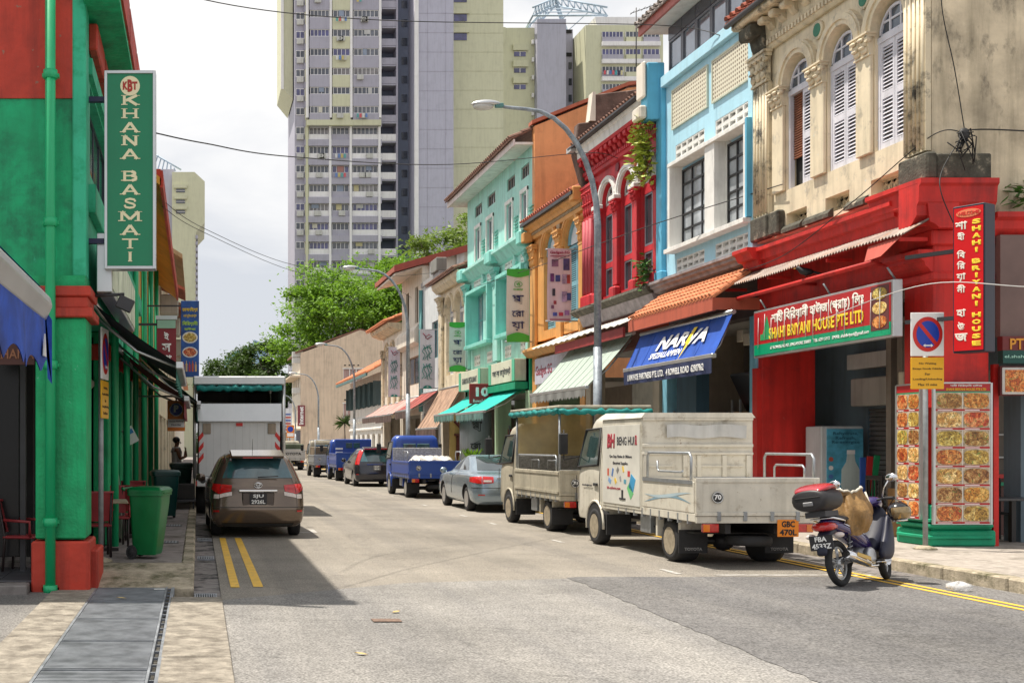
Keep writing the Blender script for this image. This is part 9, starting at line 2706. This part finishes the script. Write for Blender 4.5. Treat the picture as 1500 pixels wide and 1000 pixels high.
# helmet hung on the bars
hl = thing('helmet', 'black open-face helmet with clear visor hanging from the motorcycle handlebar', 'helmet', MC.location)
hl.rotation_euler = MC.rotation_euler
hc_ = Vector((.36, .42, .84))
def hel(u, v):
 a = 2*PI*u; t = .25+(PI-.25)*v
 return (hc_.x+.125*math.sin(t)*math.cos(a), hc_.y+.145*math.sin(t)*math.sin(a), hc_.z-.13*math.cos(t))
MB().grid(hel, 24, 12).build('shell', M('helmet_black', (.01, .01, .012), rough=.2, coat=.5), hl)
MB().grid(lambda u, v: (hc_.x+.134*math.sin(.9+1.1*v)*math.sin(-.2+2.4*u), hc_.y-.154*math.sin(.9+1.1*v)*math.cos(-.2+2.4*u), hc_.z-.139*math.cos(.9+1.1*v)), 14, 6).build('visor', M('visor_smoke', (.3, .22, .12), rough=.06, metal=.6, var=.2), hl)
MB().tube([(hc_.x+.128*math.sin(.62)*math.cos(2*PI*k/22), hc_.y+.148*math.sin(.62)*math.sin(2*PI*k/22), hc_.z-.132*math.cos(.62)) for k in range(22)], .012, 6, closed=True).build('rim_trim', CHROME, hl)
MB().tube([(.24, .42, .9), (.34, .4, 1.02), (.48, .42, .9)], .008, 5).build('chin_strap', DARKMETAL, hl)

# ================================================================ person in a white vest on the left walkway
PR = thing('person', 'person in a white vest and dark trousers facing the road, hands raised to the chin', 'person', (-.62, 33.2, .177), R(-78))
SKIN = M('skin_brown', (.26, .125, .07), rough=.55, var=.1)
def skinned(name, verts, edges, mat, parent, root=0, sub=2):
 me = bpy.data.meshes.new(name)
 me.from_pydata([v[:3] for v in verts], edges, [])
 o = bpy.data.objects.new(name, me); COL.objects.link(o)
 me.materials.append(mat)
 md = o.modifiers.new('skin', 'SKIN'); md.use_smooth_shade = True
 for i, v in enumerate(verts):
  sv = me.skin_vertices[0].data[i]; sv.radius = (v[3], v[4] if len(v) > 4 else v[3]); sv.use_root = (i == root)
 s2_ = o.modifiers.new('sub', 'SUBSURF'); s2_.levels = sub; s2_.render_levels = sub
 dg = bpy.context.evaluated_depsgraph_get()
 nm = bpy.data.meshes.new_from_object(o.evaluated_get(dg))
 bpy.data.objects.remove(o)
 for p in nm.polygons: p.use_smooth = True
 nm.materials.clear(); nm.materials.append(mat)
 return link(name, nm, parent)
bv = [(0, 0, .95, .15, .11), (0, 0, 1.12, .14, .1), (0, .01, 1.3, .16, .11), (0, 0, 1.43, .1, .08), (0, .01, 1.52, .055), (0, .025, 1.6, .075, .085), (0, .025, 1.7, .08, .095),
  (.19, 0, 1.4, .058), (.26, .06, 1.15, .045), (.12, .27, 1.22, .036), (.06, .26, 1.4, .03),
  (-.19, 0, 1.4, .058), (-.27, .05, 1.14, .045), (-.12, .27, 1.2, .036), (-.05, .27, 1.38, .03),
  (.1, 0, .9, .095), (.11, .03, .48, .07), (.11, -.02, .08, .045), (.11, .1, .04, .04), (-.1, 0, .9, .095), (-.11, .02, .48, .07), (-.11, -.02, .08, .045), (-.11, .1, .04, .04)]
be = [(0,1), (1,2), (2,3), (3,4), (4,5), (5,6), (3,7), (7,8), (8,9), (9,10), (3,11), (11,12), (12,13), (13,14), (0,15), (15,16), (16,17), (17,18), (0,19), (19,20), (20,21), (21,22)]
skinned('body', bv, be, SKIN, PR)
for s_, hx in ((1, .06), (-1, -.05)):
 for k in range(5):
  a = -.5+.25*k
  MB().tube([(hx, .27, 1.4), (hx-s_*.02+.012*(k-2), .275, 1.45), (hx-s_*.03+.014*(k-2), .25, 1.485-.008*abs(k-2))], [.012, .011, .008], 6).build('finger', SKIN, PR)
MB().grid(lambda u, v: (.2*math.cos(2*PI*u)*(.95+.08*v), .145*math.sin(2*PI*u)*(.95+.08*v)+.01, .95+.4*v), 20, 6).build('vest', paint('vest_white', (.75, .75, .74), bump=.2), PR)
for s_ in (-1, 1): MB().tube([(s_*.12, .12, 1.33), (s_*.11, .07, 1.47), (s_*.11, -.08, 1.46), (s_*.12, -.12, 1.33)], .03, 6).build('vest_strap', paint('vest_white', (.75, .75, .74)), PR)
TRO = paint('dark_trousers', (.03, .035, .05))
for s_ in (-1, 1): MB().tube([(s_*.1, 0, .98), (s_*.11, .03, .5), (s_*.11, -.01, .1)], [.13, .1, .085], 12).build('trouser_leg', TRO, PR)
MB().ellipsoid((0, 0, .95), (.2, .15, .12), 14, 8).build('trouser_seat', TRO, PR)
MB().ellipsoid((0, .0, 1.69), (.095, .11, .095), 14, 9).build('hair', M('hair_black', (.012, .01, .01), rough=.5), PR)
MB().tube([(0, .115, 1.63), (0, .14, 1.6), (0, .115, 1.59)], [.01, .016, .012], 6).build('nose', SKIN, PR)
for s_ in (-1, 1):
 MB().ellipsoid((s_*.035, .112, 1.64), (.014, .008, .008), 8, 5).build('eye', M('eye_dark', (.02, .02, .02), rough=.2), PR)
 MB().ellipsoid((s_*.088, .02, 1.62), (.012, .02, .032), 8, 6).build('ear', SKIN, PR)
MB().tube([(-.025, .118, 1.56), (0, .124, 1.562), (.025, .118, 1.56)], .006, 5).build('mouth', M('lips', (.2, .07, .05)), PR)
# dark trolley by the second bin and small potted plant behind the blue truck
tr_ = thing('handcart', 'dark flat handcart beside the far wheelie bin', 'cart', (-.35, 28.4, .177))
MB().box(-.3, .3, -.5, .5, .18, .24).build('deck', DARKMETAL, tr_, .01)
for x in (-.24, .24):
 for y in (-.4, .4): MB().lathe([(.08, -.02), (.08, .02)], (x, y, .09), 14, 'x').build('wheel', BLACK, tr_)
MB().tube([(-.26, .48, .24), (-.26, .52, .95), (.26, .52, .95), (.26, .48, .24)], .018, 6).build('handle', DARKMETAL, tr_)
MB().box(-.28, .28, -.45, .4, .245, .6).build('load', DARK, tr_, .02)
pt = thing('potted_plant', 'bright green potted plant at the shopfront behind the blue truck', 'plant', (10.6, 45.0, .15))
MB().lathe([(.2, 0), (.26, .5), (.29, .5), (.29, .55), (.24, .55)], (0, 0, 0), 16).build('pot', paint('pot_clay', (.4, .18, .1)), pt)
b = MB(); rr = random.Random(3)
for k in range(160):
 a = rr.uniform(0, 6.28); p = Vector((0, 0, .55)); q = Vector((math.cos(a)*rr.uniform(.1, .45), math.sin(a)*rr.uniform(.1, .45), rr.uniform(.75, 1.35)))
 d = (q-p).normalized(); s_ = d.cross(Vector((0, 0, 1.01))).normalized()*.05; L_ = .22
 b.add([q-d*L_*.5, q+s_, q+d*L_*.6, q-s_], [(0,1,2,3)])
joined(b.build('leaves', LF1, pt)); MB().tube([(0, 0, .5), (.02, 0, 1.0)], .02, 5).build('stem', BARK, pt)
# ================================================================ stock and clutter in the arcades
def shelf(label, x, y, w, h, n, seed, name='stock_shelf'):
 t = thing(name, label, 'shelf', (x, y, .152), 0, 'stock shelves in the right arcade')
 rr = random.Random(seed)
 for xx in (-w/2, w/2):
  for yy in (-.2, .2): MB().box(xx-.02, xx+.02, yy-.02, yy+.02, 0, h).build('upright', STEEL, t)
 for k in range(n):
  z = .15+k*(h-.2)/n
  MB().box(-w/2, w/2, -.22, .22, z, z+.03).build('board', STEEL, t)
  xx = -w/2+.03
  while xx < w/2-.16:
   bw = rr.uniform(.12, .3); bh = rr.uniform(.14, min(.42, (h-.2)/n-.06))
   MB().box(xx, min(xx+bw, w/2-.01), -.18, .18, z+.031, z+.031+bh).build('stock_box', paint('stock_%d' % rr.randrange(7), ((.4, .25, .13), (.5, .48, .44), (.1, .15, .3), (.35, .06, .05), (.12, .12, .12), (.45, .38, .2), (.1, .25, .18))[rr.randrange(7)], bump=0), t, .006)
   xx += bw+.02
 return t
shelf('steel shelf of boxed stock at the back of the blue shop, left part', 12.3, 28.2, 1.3, 2.4, 4, 1)
shelf('steel shelf of boxed stock beside the red party pillar', 12.75, 26.2, 1.2, 2.6, 4, 2)
shelf('steel shelf of goods under the pale green striped awning', 12.2, 33.6, 1.3, 2.5, 4, 3)
shelf('steel shelf of goods in the orange shopfront', 12.3, 39.2, 1.4, 2.5, 4, 4)
shelf('steel shelf inside the turquoise restaurant arcade', 12.4, 44.0, 1.3, 2.3, 4, 5)
for k, (x, y, z) in enumerate(((10.6, 26.6, .152), (10.7, 30.6, .152), (10.65, 36.4, .152), (10.7, 47.0, .152))):
 cr_ = thing('plastic_crate', ('stack-top blue crate outside the blue shop', 'red crate outside the striped-awning shop', 'blue crate outside the orange shop', 'green crate outside the turquoise restaurant')[k], 'crate', (x, y, z), R(9*k), 'crates on the right pavement')
 cm = M('crate_col%d' % k, ((.02, .1, .35), (.4, .04, .03), (.02, .1, .35), (.02, .22, .08))[k], rough=.45)
 b = MB(); b.wall('y', -.2, -.17, -.3, .3, 0, .34, [(-.24, -.04, .08, .26), (.04, .24, .08, .26)]); b.wall('y', .17, .2, -.3, .3, 0, .34, [(-.24, .24, .1, .26)])
 b.box(-.3, -.27, -.17, .17, 0, .34); b.box(.27, .3, -.17, .17, 0, .34); b.box(-.27, .27, -.17, .17, .0, .03)
 b.build('crate_body', cm, cr_)
 MB().ellipsoid((0, 0, .3), (.24, .15, .1), 12, 7).build('contents', paint('crate_goods%d' % k, ((.3, .26, .2), (.25, .3, .1), (.3, .2, .1), (.4, .3, .12))[k], var=.5, scale=14), cr_)
# ceiling fluorescent tubes in the dining room stay unlit; wall-mounted fan and hanging lamp shade in the left arcade
fn = thing('wall_fan', 'grey wall fan hanging in the left arcade behind the pillar', 'fan', (-1.9, 17.4, 2.7))
MB().tube([(.17*math.cos(2*PI*k/20), 0, .17*math.sin(2*PI*k/20)) for k in range(20)], .01, 5, closed=True).build('guard_ring', STEEL, fn)
for k in range(3):
 a = 2*PI*k/3
 MB().add([(0, .02, 0), (.15*math.cos(a), .0, .15*math.sin(a)), (.15*math.cos(a+.6), .04, .15*math.sin(a+.6)), (0, .025, 0)], [(0,1,2,3)]).build('blade', ALU, fn)
MB().tube([(0, .02, 0), (0, .2, .0), (0, .25, .7)], .025, 6).build('stem', DARKMETAL, fn)
